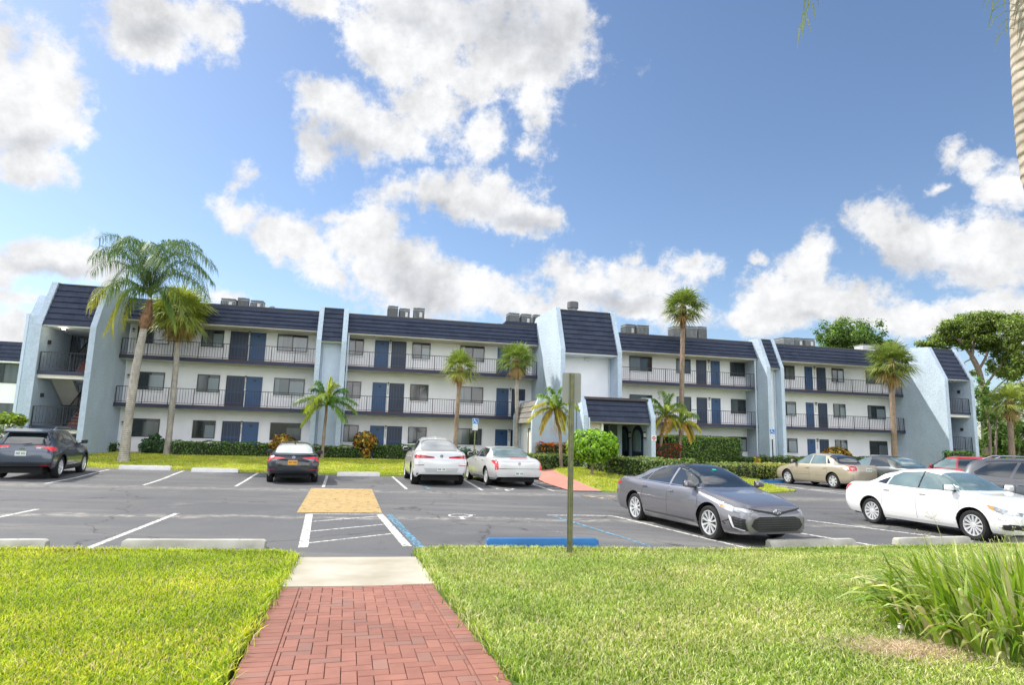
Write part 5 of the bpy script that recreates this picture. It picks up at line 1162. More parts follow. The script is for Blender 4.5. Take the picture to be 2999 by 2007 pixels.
clump_tree('leafy_tree', 'round leafy tree crown showing above the right wing roof', 62, (2490, 1335), [([(2490, 1335), (2490, 1100), (2488, 1010)], .3, .2), ([(2488, 1040), (2450, 1000)], .12, .05), ([(2488, 1040), (2540, 1000)], .12, .05)],
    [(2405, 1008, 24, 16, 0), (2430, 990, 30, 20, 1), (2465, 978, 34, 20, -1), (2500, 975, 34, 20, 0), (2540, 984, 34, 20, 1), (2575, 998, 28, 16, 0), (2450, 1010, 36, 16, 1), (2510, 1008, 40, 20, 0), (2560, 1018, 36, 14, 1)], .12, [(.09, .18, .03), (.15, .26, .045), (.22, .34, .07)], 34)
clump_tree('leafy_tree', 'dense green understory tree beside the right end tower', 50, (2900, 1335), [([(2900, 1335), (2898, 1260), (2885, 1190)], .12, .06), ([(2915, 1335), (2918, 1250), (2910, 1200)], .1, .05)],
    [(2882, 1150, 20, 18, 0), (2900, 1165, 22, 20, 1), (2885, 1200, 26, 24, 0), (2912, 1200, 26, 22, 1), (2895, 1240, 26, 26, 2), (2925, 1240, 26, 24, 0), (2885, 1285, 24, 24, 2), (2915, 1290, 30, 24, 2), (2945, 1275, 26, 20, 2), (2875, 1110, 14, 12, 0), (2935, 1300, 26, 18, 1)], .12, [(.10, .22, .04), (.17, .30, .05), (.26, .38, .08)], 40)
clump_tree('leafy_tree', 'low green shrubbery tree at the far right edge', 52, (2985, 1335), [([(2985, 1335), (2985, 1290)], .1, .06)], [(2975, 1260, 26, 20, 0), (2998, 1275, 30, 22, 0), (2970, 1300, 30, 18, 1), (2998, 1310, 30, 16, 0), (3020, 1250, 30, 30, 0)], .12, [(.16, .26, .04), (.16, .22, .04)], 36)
mass('red_shrub', 'low mass of dark red leaves right of the end tower', 'shrub', [((A(2890, 1325, 47).x, 47, .65), (1., .8, .5)), ((A(2935, 1325, 47).x, 47, .7), (1.1, .8, .55)), ((A(2980, 1325, 47).x, 47, .65), (1.2, .8, .55)), ((A(3030, 1325, 47).x, 47, .65), (1.2, .8, .55))], .22, [(.26, .04, .04), (.36, .08, .07), (.14, .02, .03), (.10, .12, .04)], 60, z0=.2)
# far greenery that closes the horizon at both sides
def treeline(name, x0, x1, Y, h, label):
    n = int((x1 - x0) / 2.2); Q, F, C = [], [], []; off = 0
    for k in range(n):
        c = (x0 + (x1 - x0) * (k + .5) / n, Y + nr.uniform(-3, 3), h * nr.uniform(.3, .5)); r = (2.2, 2.2, h * nr.uniform(.4, .62)); p, d = ellipsoid_pts(520, c, r, .5)
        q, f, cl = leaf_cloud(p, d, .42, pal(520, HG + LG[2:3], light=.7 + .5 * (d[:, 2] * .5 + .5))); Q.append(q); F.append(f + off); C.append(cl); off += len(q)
    o = fast_mesh(name, np.concatenate(Q), np.concatenate(F), 4, leaf_m, np.concatenate(C)); tag(o, label, 'trees', kind='stuff')
treeline('far_wood', 34, 110, 75, 3.2, 'dark green wood low on the horizon at the right')
treeline('far_wood', -110, -52, 60, 3.6, 'dark green wood low on the horizon at the left')

# ---------------------------------------------------------------- sign posts
post_g = M('post_green', (.10, .11, .055), .4, c2=(.20, .20, .09), scale=9)
sg_back = M('sign_back_aluminium', (.26, .265, .24), .6, var=.08, scale=3)
bp_ = G(1668, 1622, .05); po = thing('sign_post', 'green perforated sign post with a grey sign back, beside the blue wheel stop', 'sign post', bp_, R(4))
H_ = A(1668, 1093, bp_.y).z - bp_.z; m = MB()
for i in range(0, 1): pass
m.box(-.045, -.018, .0, .004, -.1, H_); m.box(.018, .045, .0, .004, -.1, H_)
m.box(-.019, -.015, -.028, .0, -.1, H_); m.box(.015, .019, -.028, 0, -.1, H_); m.box(-.019, .019, -.032, -.028, -.1, H_)
m.build('post', post_g, po)
m = MB(); k = 0
while .1 + k * .0254 < H_ - .02:
    m.lathe([(0, -.0335), (.0048, -.0335), (.0048, -.0322)], 6, (0.0, 0, .1 + k * .0254), 'y'); k += 1
m.build('post_holes', M('hole_dark', (.01, .01, .01), .9), po)
m = MB(); pts = []
for (cx0, cz0, a0) in ((.123, .21, 0), (-.123, .21, 90), (-.123, -.21, 180), (.123, -.21, 270)):
    for q in range(5): a = R(a0 + q * 22.5); pts.append((cx0 + .028 * math.cos(a), cz0 + .028 * math.sin(a)))
m.prism([(x, z + H_ - .235) for x, z in pts], .006, .0085, 'y'); m.build('sign_panel', sg_back, po)
m = MB(); 
for z in (H_ - .03, H_ - .43): m.lathe([(0, -.040), (.009, -.040), (.01, -.033)], 6, (0, 0, z), 'y')
m.build('bolt', metal_g, po)
blue_s = M('sign_blue', (.008, .13, .46), .45, var=.05); white_s = M('sign_face_white', (.66, .68, .72), .5, var=.03); ltr = M('sign_lettering', (.10, .13, .20), .6)
def hc_sign(base, top, post_mat, label, sw, z=.1):
    b = G(*base, z); H = A(*top, b.y).z - z; o = thing('parking_sign', label, 'sign', b, R(8 if base[0] < 1500 else -14), 'disabled parking signs')
    m = MB(); m.box(-.03, .03, 0, .03, -.1, H - .02); m.build('post', post_mat, o)
    w_ = sw / 2; m = MB(); m.cbox(-w_, w_, -.012, -.002, H - sw, H, .004); p1 = m.build('blue_panel', blue_s, o)
    m = MB()
    for (a, c, e, f) in ((-w_, w_, H - .02, H), (-w_, w_, H - sw, H - sw + .02), (-w_, -w_ + .02, H - sw, H), (w_ - .02, w_, H - sw, H)): m.box(a, c, -.0145, -.0125, e, f)
    m.build('border', M('sign_border_pale', (.35, .55, .75), .5), p1)
    m = wheelchair(Vector((-.03, -.015, H - sw + .04)), Vector((1, 0, 0)), Vector((0, 0, 1)), white_s, 'x', sw * .82); m.build('wheelchair_symbol', white_s, p1)
    m = MB(); m.cbox(-w_ * .9, w_ * .9, -.012, -.002, H - sw * 1.95, H - sw * 1.01, .004); p2 = m.build('white_panel', white_s, o)
    for k, tx in enumerate(('PARKING BY', 'DISABLED', 'PERMIT ONLY')):
        cu = bpy.data.curves.new('t', 'FONT'); cu.body = tx; cu.size = .048; cu.align_x = 'CENTER'; t = bpy.data.objects.new('t', cu); col.objects.link(t); bpy.context.view_layer.update(); me = bpy.data.meshes.new_from_object(t); bpy.data.objects.remove(t); me.materials.append(ltr)
        t = bpy.data.objects.new('lettering', me); col.objects.link(t); t.parent = p2; t.location = (0, -.0135, H - sw * 1.28 - k * .075); t.rotation_euler = (R(90), 0, 0)
hc_sign((1387, 1380), (1386, 1226), post_g, 'blue wheelchair parking sign on a green post behind the silver sedan', .30)
hc_sign((2266, 1400), (2263, 1258), M('post_black', (.015, .017, .018), .5), 'blue wheelchair parking sign on a black post in front of the right piers', .27)

# ---------------------------------------------------------------- grass of the near lawn (uncountable blades in one mesh per side)
def blades(name, X, Y, Z, label, h0=.05, w0=.0045, palette=None, lean=.55, parent=None):
    n = len(X); th = nr.uniform(0, 2 * np.pi, n); h = h0 * nr.uniform(.55, 1.35, n); w_ = w0 * nr.uniform(.7, 1.4, n); le = nr.uniform(.1, lean, n) * h
    dx, dy = np.cos(th), np.sin(th); ph = nr.uniform(0, 2 * np.pi, n); wx, wy = np.cos(ph), np.sin(ph)
    v = np.zeros((n, 5, 3))
    v[:, 0] = np.stack([X - wx * w_, Y - wy * w_, Z - .01], 1); v[:, 1] = np.stack([X + wx * w_, Y + wy * w_, Z - .01], 1)
    v[:, 2] = np.stack([X + dx * le * .5 + wx * w_ * .9, Y + dy * le * .5 + wy * w_ * .9, Z + h * .6], 1); v[:, 3] = np.stack([X + dx * le * .5 - wx * w_ * .9, Y + dy * le * .5 - wy * w_ * .9, Z + h * .6], 1)
    v[:, 4] = np.stack([X + dx * le * 1.5, Y + dy * le * 1.5, Z + h], 1)
    idx = np.arange(n)[:, None] * 5
    tri = np.concatenate([idx + [0, 1, 2], idx + [0, 2, 3], idx + [3, 2, 4]], 0)
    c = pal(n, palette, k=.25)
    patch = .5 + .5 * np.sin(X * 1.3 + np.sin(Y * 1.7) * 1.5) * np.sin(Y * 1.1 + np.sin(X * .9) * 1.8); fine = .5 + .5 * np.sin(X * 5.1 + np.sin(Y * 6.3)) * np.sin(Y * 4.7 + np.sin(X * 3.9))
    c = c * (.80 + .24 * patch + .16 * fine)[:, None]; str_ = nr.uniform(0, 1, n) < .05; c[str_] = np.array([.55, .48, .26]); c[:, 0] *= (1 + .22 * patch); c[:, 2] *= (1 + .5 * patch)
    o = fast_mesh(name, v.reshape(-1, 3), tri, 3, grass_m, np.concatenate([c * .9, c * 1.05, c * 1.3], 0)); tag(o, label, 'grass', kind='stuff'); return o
NE_X = np.array([a for a, b in NEAR]); NE_Y = np.array([b for a, b in NEAR])
def znp(X, Y):
    d = np.interp(X, NE_X, NE_Y) - Y; s1 = np.clip((X - 1.5) / 3.5, 0, 1); s1 = s1 * s1 * (3 - 2 * s1); s2 = np.clip(d / 2, 0, 1); s2 = s2 * s2 * (3 - 2 * s2)
    return .035 + .165 * np.clip(d / 5.6, 0, 1) - .07 * s1 * (1 - s2)
PE_L = [(-3.5, -.75), (2.4, -1.36), (4.4, -1.83), (7.05, -2.44), (7.27, -2.5), (9.27, -3.05), (9.6, -3.3), (12, -3.3)]
PE_R = [(-3.5, 1.14), (2.4, .56), (4.5, .09), (7.36, -.73), (7.54, -.73), (9.53, -1.23), (10.3, -1.2), (16, -1.2)]
def scatter(n, x0, x1, y0, y1, side, dens_pow=1.5):
    t = nr.uniform(0, 1, n) ** dens_pow; Y = y0 + (y1 - y0) * t; hw = .95 * Y + 1.6
    X = nr.uniform(-1, 1, n) * hw; ye = np.interp(X, NE_X, NE_Y); ok = (Y < ye - .0 + nr.normal(0, .02, n))
    if side == 'L': xe = np.interp(Y, [a for a, b in PE_L], [b for a, b in PE_L]); ok &= X < xe - .015 + nr.normal(0, .012, n)
    else: xe = np.interp(Y, [a for a, b in PE_R], [b for a, b in PE_R]); ok &= X > xe + .015 + nr.normal(0, .012, n)
    ok &= ~((((X - 3.15) / .45) ** 2 + ((Y - 5.3) / .26) ** 2 < 1) & (nr.uniform(0, 1, n) < .6))
    return X[ok], Y[ok]
GPL = [(.34, .47, .025), (.46, .55, .035), (.20, .34, .02), (.54, .60, .09), (.11, .22, .012)]
GPR = [(.30, .43, .05), (.43, .53, .10), (.19, .32, .03), (.58, .64, .26), (.10, .20, .018)]
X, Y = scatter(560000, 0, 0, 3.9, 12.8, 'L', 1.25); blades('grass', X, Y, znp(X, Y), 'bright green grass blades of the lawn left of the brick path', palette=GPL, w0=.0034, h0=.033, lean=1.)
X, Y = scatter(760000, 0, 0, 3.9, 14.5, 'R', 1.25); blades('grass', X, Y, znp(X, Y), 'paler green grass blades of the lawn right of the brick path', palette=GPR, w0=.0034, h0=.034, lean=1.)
# taller tufts along the rims
def rim(pts, n, label, pal_, h0=.07):
    pts = np.array(pts); seg = np.linalg.norm(np.diff(pts, axis=0), axis=1); t = nr.uniform(0, seg.sum(), n); cum = np.concatenate([[0], np.cumsum(seg)])
    X = np.interp(t, cum, pts[:, 0]) + nr.normal(0, .045, n); Y = np.interp(t, cum, pts[:, 1]) + nr.normal(0, .025, n); blades('grass', X, Y, znp(X, Y) - .01, label, h0, .005, pal_, .9)
rim([(-12, 8.35), (-7.06, 9.15), (-3.3, 9.53), (-3.0, 9.27), (-2.53, 7.27), (-2.47, 7.05), (-1.86, 4.4), (-1.6, 3.4)], 9000, 'longer grass tufts along the left lawn rim', GPL)
rim([(.13, 4.4), (-.70, 7.45), (-1.21, 9.55), (-1.3, 9.95), (-1.0, 10.24), (2.31, 10.63), (5.68, 11.66), (7.73, 12.17), (13, 13.5)], 11000, 'longer grass tufts along the right lawn rim', GPR)
# short grass on the far lawns, thin cover so they do not read as flat
n = 150000; X = nr.uniform(-24, 16, n); Y = nr.uniform(22.5, 37, n); 
FX = [p[0] for p in far_poly[:7]]; FY = [p[1] for p in far_poly[:7]]
ok = ((X < 1.1) & (Y > np.interp(X, FX, FY) + .03)) | ((X > 1.9) & (X < 11.2) & (Y > np.interp(X, [1.9, 3.3, 5, 6.8, 9.2, 11.2], [22.65, 22.65, 22.5, 22.6, 23.6, 25.3]) + .03) & (X > np.interp(Y, [22.6, 26, 30, 36], [3.33, 2.93, 2.38, 1.93])))
X, Y = X[ok], Y[ok]
yb = np.interp(X, [-60, -17, 0, 1.7, 3.3, 11, 15, 50], [18, 27, 28.2, 25.4, 22.7, 25, 36, 46]); d = np.clip((Y - yb) / 9, 0, 1); Z = .05 + .3 * d * d * (3 - 2 * d)
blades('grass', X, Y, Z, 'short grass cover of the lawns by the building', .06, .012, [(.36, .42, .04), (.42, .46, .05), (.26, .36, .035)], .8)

# strappy plant clump, lower right
SP = [(.28, .42, .04), (.40, .52, .07), (.50, .58, .18), (.14, .25, .03), (.58, .54, .28)]
rt = thing('strap_leaf_plant', 'big clump of long arching strap leaves at the lower right', 'plant', (4.7, 5.75, .19)); mb = MB(); b = rt.location
for k in range(2600):
    a = rnd.uniform(0, 6.28); rr = rnd.random() ** .6; p = Vector((math.cos(a) * rr * 1.25, math.sin(a) * rr * 1.0, 0)); 
    out = Vector((math.cos(a + rnd.uniform(-.9, .9)), math.sin(a + rnd.uniform(-.9, .9)), 0)); lean = (.08 + .66 * rr) * rnd.uniform(.4, 1.5); L_ = rnd.uniform(.42, .86) * (1.05 - .2 * rr); wd = rnd.uniform(.009, .022)
    d0 = (out * lean * .5 + Vector((0, 0, 1))).normalized(); pts = []; q = p.copy(); d = d0.copy(); seg = 5
    for i in range(seg + 1):
        pts.append(q.copy()); q = q + d * L_ / seg; d = (d + out * lean * .28 + Vector((0, 0, -.19 * lean * (i + 1)))).normalized()
    c = jit(rnd.choice(SP[:4] if rnd.random() < .86 else SP[4:]), .2)
    ribbon(mb, pts, [wd * .7, wd, wd, wd * .85, wd * .5, wd * .08], (out.cross(Vector((0, 0, 1))).cross(d0)).normalized() + Vector((rnd.uniform(-.4, .4), rnd.uniform(-.4, .4), 0)), c)
mb.build('leaves', leaf_m, rt)
mb = MB(); sdm = MB()
for k in range(14):
    a = rnd.uniform(0, 6.28); rr = rnd.random() ** .5 * 1.2; p = Vector((math.cos(a) * rr, math.sin(a) * rr, 0)); t = p + Vector((rnd.uniform(-.35, .3), rnd.uniform(-.2, .2), rnd.uniform(.7, 1.0))); mb.tube([p, p.lerp(t, .5) + Vector((0, 0, .05)), t], [.004, .003, .002], 4)
    for j in range(10):
        q = t + Vector((rnd.uniform(-.09, .09), rnd.uniform(-.06, .06), rnd.uniform(-.1, .05))); mb.tube([t + Vector((0, 0, -.08)), q], [.0012, .001], 3); sdm.lathe([(0, -.006), (.006, 0), (0, .007)], 5, tuple(q))
tag(mb.build('flower_stalks', M('stalk', (.28, .30, .10), .7), rt), kind='stuff'); tag(sdm.build('seed_heads', M('seed_tan', (.42, .34, .20), .8), rt), kind='stuff')
# bare patch with mulch, and two mushrooms
mb = MB(); vs = []; n = 28
for k in range(n):
    a = 2 * math.pi * k / n; r_ = 1 + .16 * math.sin(3 * a + 1) + .08 * math.sin(7 * a); x, y = 3.15 + .5 * r_ * math.cos(a), 5.3 + .3 * r_ * math.sin(a); vs.append((x, y, znear(x, y) + .006))
mb.add(vs + [(3.15, 5.3, znear(3.15, 5.3) + .02)], [(k, (k + 1) % n, n) for k in range(n)]); o = mb.build('soil_patch', M('mulch', (.22, .17, .10), .95, c2=(.42, .36, .23), scale=24, bump=.02, bscale=60)); tag(o, kind='structure')
n = 4500; a = nr.uniform(0, 2 * np.pi, n); rr = np.abs(nr.normal(0, .75, n)); X = 3.15 + .5 * rr * np.cos(a); Y = 5.3 + .3 * rr * np.sin(a)
blades('dry_grass', X, Y, znp(X, Y), 'straw coloured dry grass around the strappy plant', .04, .003, [(.52, .44, .26), (.6, .54, .36), (.32, .36, .1), (.3, .22, .13)], 2.2)
for (px, py, r_) in ((2751, 1852, .05), (2640, 1863, .028)):
    q = G(px, py, .19); o = thing('mushroom', 'larger pale mushroom at the foot of the strappy plant' if r_ > .04 else 'smaller pale mushroom left of the strappy plant', 'mushroom', (q.x, q.y, znear(q.x, q.y)), 0, 'mushrooms in the grass')
    m = MB(); m.lathe([(.012, 0), (.009, .07), (.009, .075)], 10); m.build('stem', M('mushroom_pale', (.62, .58, .48), .8, var=.1, scale=30), o, smooth=60)
    m = MB(); m.lathe([(.01, .066), (r_ * .95, .062), (r_, .07), (r_ * .8, .09), (r_ * .4, .1), (0, .103)], 16); m.build('cap', MATS['mushroom_pale'], o, smooth=60)
# ---------------------------------------------------------------- cars
def paint_mat(name, c, metal=.35, rough=.32):
    if name in MATS: return MATS[name]
    m = M(name, c, rough, var=.03, scale=2., coat=1., metal=metal)
    return m
car_glass = M('car_glass', (.012, .018, .022), .03, var=.3, scale=1.2, spec=1., coat=.6)
car_glass_l = M('car_glass_light', (.07, .12, .13), .04, c2=(.15, .21, .21), scale=1.6, spec=1., coat=.6)
tyre_m = M('tyre_rubber', (.014, .014, .015), .85, var=.2, scale=20)
rim_m = M('alloy_rim', (.72, .73, .75), .3, var=.06, metal=.5)
chrome = M('chrome', (.62, .63, .65), .12, var=.03, metal=1.)
blk = M('black_plastic', (.014, .014, .016), .55, var=.15)
blk_g = M('black_gloss', (.008, .008, .01), .12, var=.1, coat=.6)
red_l = M('tail_light_red', (.42, .008, .016), .15, var=.15, coat=.8)
red_b = M('tail_light_bright', (.75, .03, .035), .15, var=.1, coat=.8, emit=(.6, .01, .01, .12))
lens_c = M('lamp_lens_clear', (.60, .63, .67), .08, c2=(.05, .055, .065), scale=8, coat=.8)
amber = M('lamp_amber', (.75, .20, .015), .2, var=.1, coat=.6)
plate_w = M('plate_white', (.62, .66, .62), .5, var=.06, scale=30); plate_y = M('plate_orange', (.66, .32, .03), .5, var=.08, scale=30)
plate_t = M('plate_marks', (.05, .10, .09), .6); plate_t2 = M('plate_marks_dark', (.04, .04, .09), .6)
under_m = M('underbody', (.010, .010, .010), .95)
def hermite(pts, x):
    """monotone-ish interpolation through (x,y) points"""
    n = len(pts)
    if x <= pts[0][0]: return pts[0][1]
    if x >= pts[-1][0]: return pts[-1][1]
    for i in range(n - 1):
        if x <= pts[i + 1][0]: break
    def sl(k):
        if k <= 0 or k >= n - 1: return 0 if False else ((pts[min(k + 1, n - 1)][1] - pts[max(k - 1, 0)][1]) / (pts[min(k + 1, n - 1)][0] - pts[max(k - 1, 0)][0]))
        a = (pts[k][1] - pts[k - 1][1]) / (pts[k][0] - pts[k - 1][0]); b = (pts[k + 1][1] - pts[k][1]) / (pts[k + 1][0] - pts[k][0])
        return 0 if a * b <= 0 else 2 * a * b / (a + b)
    (x0, y0), (x1, y1) = pts[i], pts[i + 1]; h = x1 - x0; t = (x - x0) / h; m0, m1 = sl(i) * h, sl(i + 1) * h
    return (2 * t ** 3 - 3 * t * t + 1) * y0 + (t ** 3 - 2 * t * t + t) * m0 + (-2 * t ** 3 + 3 * t * t) * y1 + (t ** 3 - t * t) * m1
def lowc(f):   # lower body side, fraction of height -> fraction of half width
    return hermite([(0, .90), (.12, .955), (.35, .995), (.55, 1.0), (.72, .985), (.9, .955), (1., .915)], f)
class Car:
    def __init__(s, name, label, cat, pos, heading, spec, paint, group='cars parked round the lot'):
        s.sp = spec; s.root = thing(name, label, cat, pos, heading, group); s.paint = paint; s.body()
    def zt(s, x): return hermite(s.sp['top'], x)
    def zb(s, x): return min(hermite(s.sp['belt'], x), s.zt(x) - .012)
    def hw(s, x): return hermite(s.sp['plan'], x)
    def sill(s, x): return hermite(s.sp['sill'], x)
    def z0(s, x):
        z = s.sill(x); r = s.sp['arch']
        for xw in s.sp['axles']:
            if abs(x - xw) < r: z = max(z, s.sp['rw'] + .015 + math.sqrt(max(0, r * r - (x - xw) ** 2)) * 1.0)
        return z
    def ring(s, x):
        zs, zb, zt, hw = s.sill(x), s.zb(x), s.zt(x), s.hw(x); z0 = s.z0(x); out = []
        for k in range(11):
            z = z0 + (zb - z0) * k / 10; f = (z - zs) / max(.05, zb - zs); out.append((hw * lowc(f), z))
        h = zt - zb; ys = hw * lowc(1); wr = ys - s.sp.get('tumble', .40) * h - .05 * min(1, h / .2); c = min(.11, .55 * h)
        for k in range(1, 6):
            t = k / 5; out.append((ys + (wr - ys) * t + .012 * math.sin(math.pi * t) * min(1, h * 3), zb + (h - c) * t))
        p0, p1, p2 = Vector((wr, zt - c)), Vector((wr - .06 * min(1, h * 4), zt - c * .12)), Vector((wr - .24, zt - c * .10))
        for k in range(1, 6): t = k / 5; q = p0 * (1 - t) ** 2 + p1 * 2 * t * (1 - t) + p2 * t * t; out.append((q.x, q.y))
        crown = .10 * min(c, .1) 
        for k in range(1, 6): t = k / 5; out.append(((wr - .24) * (1 - t), zt - c * .10 + (c * .10) * math.sin(t * math.pi / 2)))
        return out
    def body(s):
        sp = s.sp; x0, x1 = sp['top'][0][0], sp['top'][-1][0]; X = []
        n = 90
        for i in range(n + 1): X.append(x0 + (x1 - x0) * (.5 - .5 * math.cos(math.pi * i / n)) * .5 + (x1 - x0) * (i / n) * .5)
        for xw in sp['axles']:
            r = sp['arch']
            for k in range(13): X.append(xw - r * math.cos(math.pi * k / 12) * .9999)
            X += [xw - r - .001, xw + r + .001]
        X = sorted(set(round(x, 4) for x in X)); X2 = [X[0]]
        for x in X[1:]:
            if x - X2[-1] > .004 or any(abs(abs(x - xw) - sp['arch']) < .002 for xw in sp['axles']): X2.append(x)
        X = X2; rings = [s.ring(x) for x in X]; m = len(rings[0]); V = []; F = []
        for x, r in zip(X, rings):
            V += [(x, y, z) for y, z in r] + [(x, -y, z) for y, z in reversed(r[:-1])]
        w_ = 2 * m - 1
        for i in range(len(X) - 1):
            for j in range(w_ - 1): F.append((i * w_ + j, i * w_ + j + 1, (i + 1) * w_ + j + 1, (i + 1) * w_ + j))
        # end caps bulge outwards in rings
        for (bi, sg) in ((0, -1), (len(X) - 1, 1)):
            base = [Vector(V[bi * w_ + j]) for j in range(w_)]; cz = (s.zt(X[bi]) + s.sill(X[bi])) / 2; c = Vector((X[bi], 0, cz)); prev = [bi * w_ + j for j in range(w_)]
            bl = sp.get('bulge', (.05, .05))[0 if sg < 0 else 1]
            for (sc, dx) in ((.9, .45), (.7, .8), (.45, .95), (.2, 1.)):
                idx = []
                for p in base:
                    q = c + (p - c) * sc; V.append((X[bi] + sg * bl * dx, q.y, q.z)); idx.append(len(V) - 1)
                for j in range(w_ - 1): F.append((prev[j], idx[j], idx[j + 1], prev[j + 1]) if sg > 0 else (prev[j], prev[j + 1], idx[j + 1], idx[j]))
                F.append((prev[w_ - 1], idx[w_ - 1], idx[0], prev[0]) if sg > 0 else (prev[w_ - 1], prev[0], idx[0], idx[w_ - 1]))
                prev = idx
            F.append(tuple(prev) if sg > 0 else tuple(reversed(prev)))
        s.bvh = BVHTree.FromPolygons([Vector(v) for v in V], F)
        # split the painted skin: doors, bonnet and boot are parts of their own
        grp = {'body': []}; dr = sp.get('doors', []); ar = sp['arch'] + .06
        for f in F:
            c = sum((Vector(V[i]) for i in f), Vector()) / len(f); g_ = 'body'
            if abs(c.y) > .45 and c.z < s.zb(c.x) - .0:
                for i, (a, b_) in enumerate(dr):
                    if a < c.x < b_ and c.z > s.sill(c.x) + .10 and all((c.x - xw) ** 2 + (c.z - sp['rw']) ** 2 > ar * ar for xw in sp['axles']): g_ = ('door', i, c.y > 0)
            if 'hood' in sp and c.z > s.zb(c.x) and sp['hood'][0] < c.x < sp['hood'][1]: g_ = 'bonnet'
            if 'boot' in sp and c.z > s.zb(c.x) and sp['boot'][0] < c.x < sp['boot'][1]: g_ = 'boot_lid'
            grp.setdefault(g_, []).append(f)
        s.doors = {}
        for g_, fs in grp.items():
            nm = g_ if isinstance(g_, str) else 'door'; used = sorted(set(i for f in fs for i in f)); mp = {o: k for k, o in enumerate(used)}
            mb = MB(); mb.add([V[i] for i in used], [tuple(mp[i] for i in f) for f in fs]); o = mb.build(nm, s.paint, s.root, smooth=48)
            if nm == 'door': s.doors[g_[1:]] = o
        # underbody and wheel houses
        mb = MB(); a, b_ = sp['axles'][0], sp['axles'][1]; L_ = sp['top']
        xs0, xs1 = sp['top'][0][0] + .12, sp['top'][-1][0] - .12; wi = sp['W'] / 2 - .12; r = sp['arch'] + .01
        mb.box(xs0, xs1, -wi + .2, wi - .2, .2, .55)
        mb.box(sp['axles'][0] + r, sp['axles'][1] - r, -wi, wi, sp['sill'][2][1] - .02, .5)
        for xw in sp['axles']:
            for sg in (-1, 1):
                y0, y1 = sg * (sp['W'] / 2 - .30), sg * (s.hw(xw) * .955)
                vs = []; 
                for k in range(13):
                    th = math.pi * k / 12; x, z = xw + r * math.cos(th), sp['rw'] + .015 + r * math.sin(th); vs += [(x, y0, z), (x, y1 - sg * .01, z)]
                mb.add(vs, [(2 * k, 2 * k + 1, 2 * k + 3, 2 * k + 2) for k in range(12)])
                mb.add([(xw + r * math.cos(math.pi * k / 12), y0, sp['rw'] + r * math.sin(math.pi * k / 12)) for k in range(13)], [tuple(range(13))])
        mb.build('underbody', under_m, s.root)
        s.wheels()
    def wheels(s):
        sp = s.sp; R_ = sp['rw']; rr = R_ * sp.get('rimf', .68); tw = sp.get('tw', .215)
        first = None
        for i, xw in enumerate(sp['axles']):
            for sg in (-1, 1):
                y = sg * (sp['W'] / 2 - tw / 2 - .035)
                e = empty('wheel', (xw, y, R_), 0 if sg < 0 else math.pi, s.root)
                if sg > 0: e.rotation_euler = (0, 0, math.pi)
                if i == 0 and first is None:
                    first = e; mb = MB(); h = tw / 2
                    mb.lathe([(rr, -h + .01), (R_ - .03, -h), (R_ - .008, -h + .02), (R_, -h + .05), (R_, h - .05), (R_ - .008, h - .02), (R_ - .03, h), (rr, h - .01)], 36, axis='y'); mb.build('tyre', tyre_m, e, smooth=45)
                    mb = MB(); mb.lathe([(rr + .004, -h + .012), (rr - .012, -h + .008), (rr - .022, -h + .03), (rr - .03, 0), (0, 0)], 36, axis='y'); 
                    ns = sp.get('spokes', 10); 
                    for k in range(ns):
                        th = 2 * math.pi * k / ns; Mx = Matrix.Rotation(th, 4, 'Y'); w0, w1 = sp.get('spw', (.022, .03)); f0 = -h + .03; f1 = -h + .018
                        vs = [Mx @ Vector(p) for p in ((-w0, f0, .045), (w0, f0, .045), (w1, f1, rr - .012), (-w1, f1, rr - .012), (-w0 * 1.2, f0 + .03, .045), (w0 * 1.2, f0 + .03, .045), (w1 * 1.1, f1 + .03, rr - .012), (-w1 * 1.1, f1 + .03, rr - .012))]
                        mb.add(vs, [(0, 1, 2, 3), (0, 4, 5, 1), (1, 5, 6, 2), (3, 2, 6, 7), (0, 3, 7, 4)])
                    mb.lathe([(0, -h + .018), (.05, -h + .02), (.058, -h + .035), (.058, -h + .06)], 18, axis='y')
                    o = mb.build('rim', rim_m, e, smooth=40)
                    mb = MB(); mb.lathe([(0, -.012), (rr - .03, -.012)], 24, axis='y'); mb.build('brake_shade', under_m, e)
                else:
                    for ch in [q for q in bpy.data.objects if q.parent == first]:
                        c = ch.copy(); col.objects.link(c); c.parent = e
    # ---- panels laid on the skin
    def cast(s, p, d):
        h = s.bvh.ray_cast(Vector(p), Vector(d)); return h[0], h[1]
    def panel(s, poly, name, mat, view='side', side=-1, off=.004, parent=None, cell=.06, thick=0):
        """poly in (x,z) for side views, (y,z) for front/rear, (x,y) for top"""
        P = [Vector(p) for p in poly]; n = len(P); rim_ = []
        for i in range(n):
            a, b = P[i], P[(i + 1) % n]; k = max(1, int((b - a).length / cell)); rim_ += [a.lerp(b, t / k) for t in range(k)]
        pts = list(rim_); xs = [p.x for p in P]; ys = [p.y for p in P]; x = min(xs) + cell / 2
        while x < max(xs):
            y = min(ys) + cell / 2
            while y < max(ys): pts.append(Vector((x, y))); y += cell
            x += cell
        r = delaunay_2d_cdt(pts, [(i, (i + 1) % len(rim_)) for i in range(len(rim_))], [], 1, 1e-5); V = []; ok = True; bad = set()
        for i, p in enumerate(r[0]):
            if view == 'side': o, d = (p.x, side * 3, p.y), (0, -side, 0)
            elif view == 'front': o, d = (5, p.x, p.y), (-1, 0, 0)
            elif view == 'rear': o, d = (-5, p.x, p.y), (1, 0, 0)
            else: o, d = (p.x, p.y, 4), (0, 0, -1)
            q, nn_ = s.cast(o, d)
            if q is None: bad.add(i); V.append(Vector(o)); continue
            if nn_.dot(Vector(d)) > 0: nn_ = -nn_
            V.append(q + nn_ * off * .7 - Vector(d) * off * .5)
        fs = [tuple(f) for f in r[2] if not any(i in bad for i in f)]
        if not fs: return None
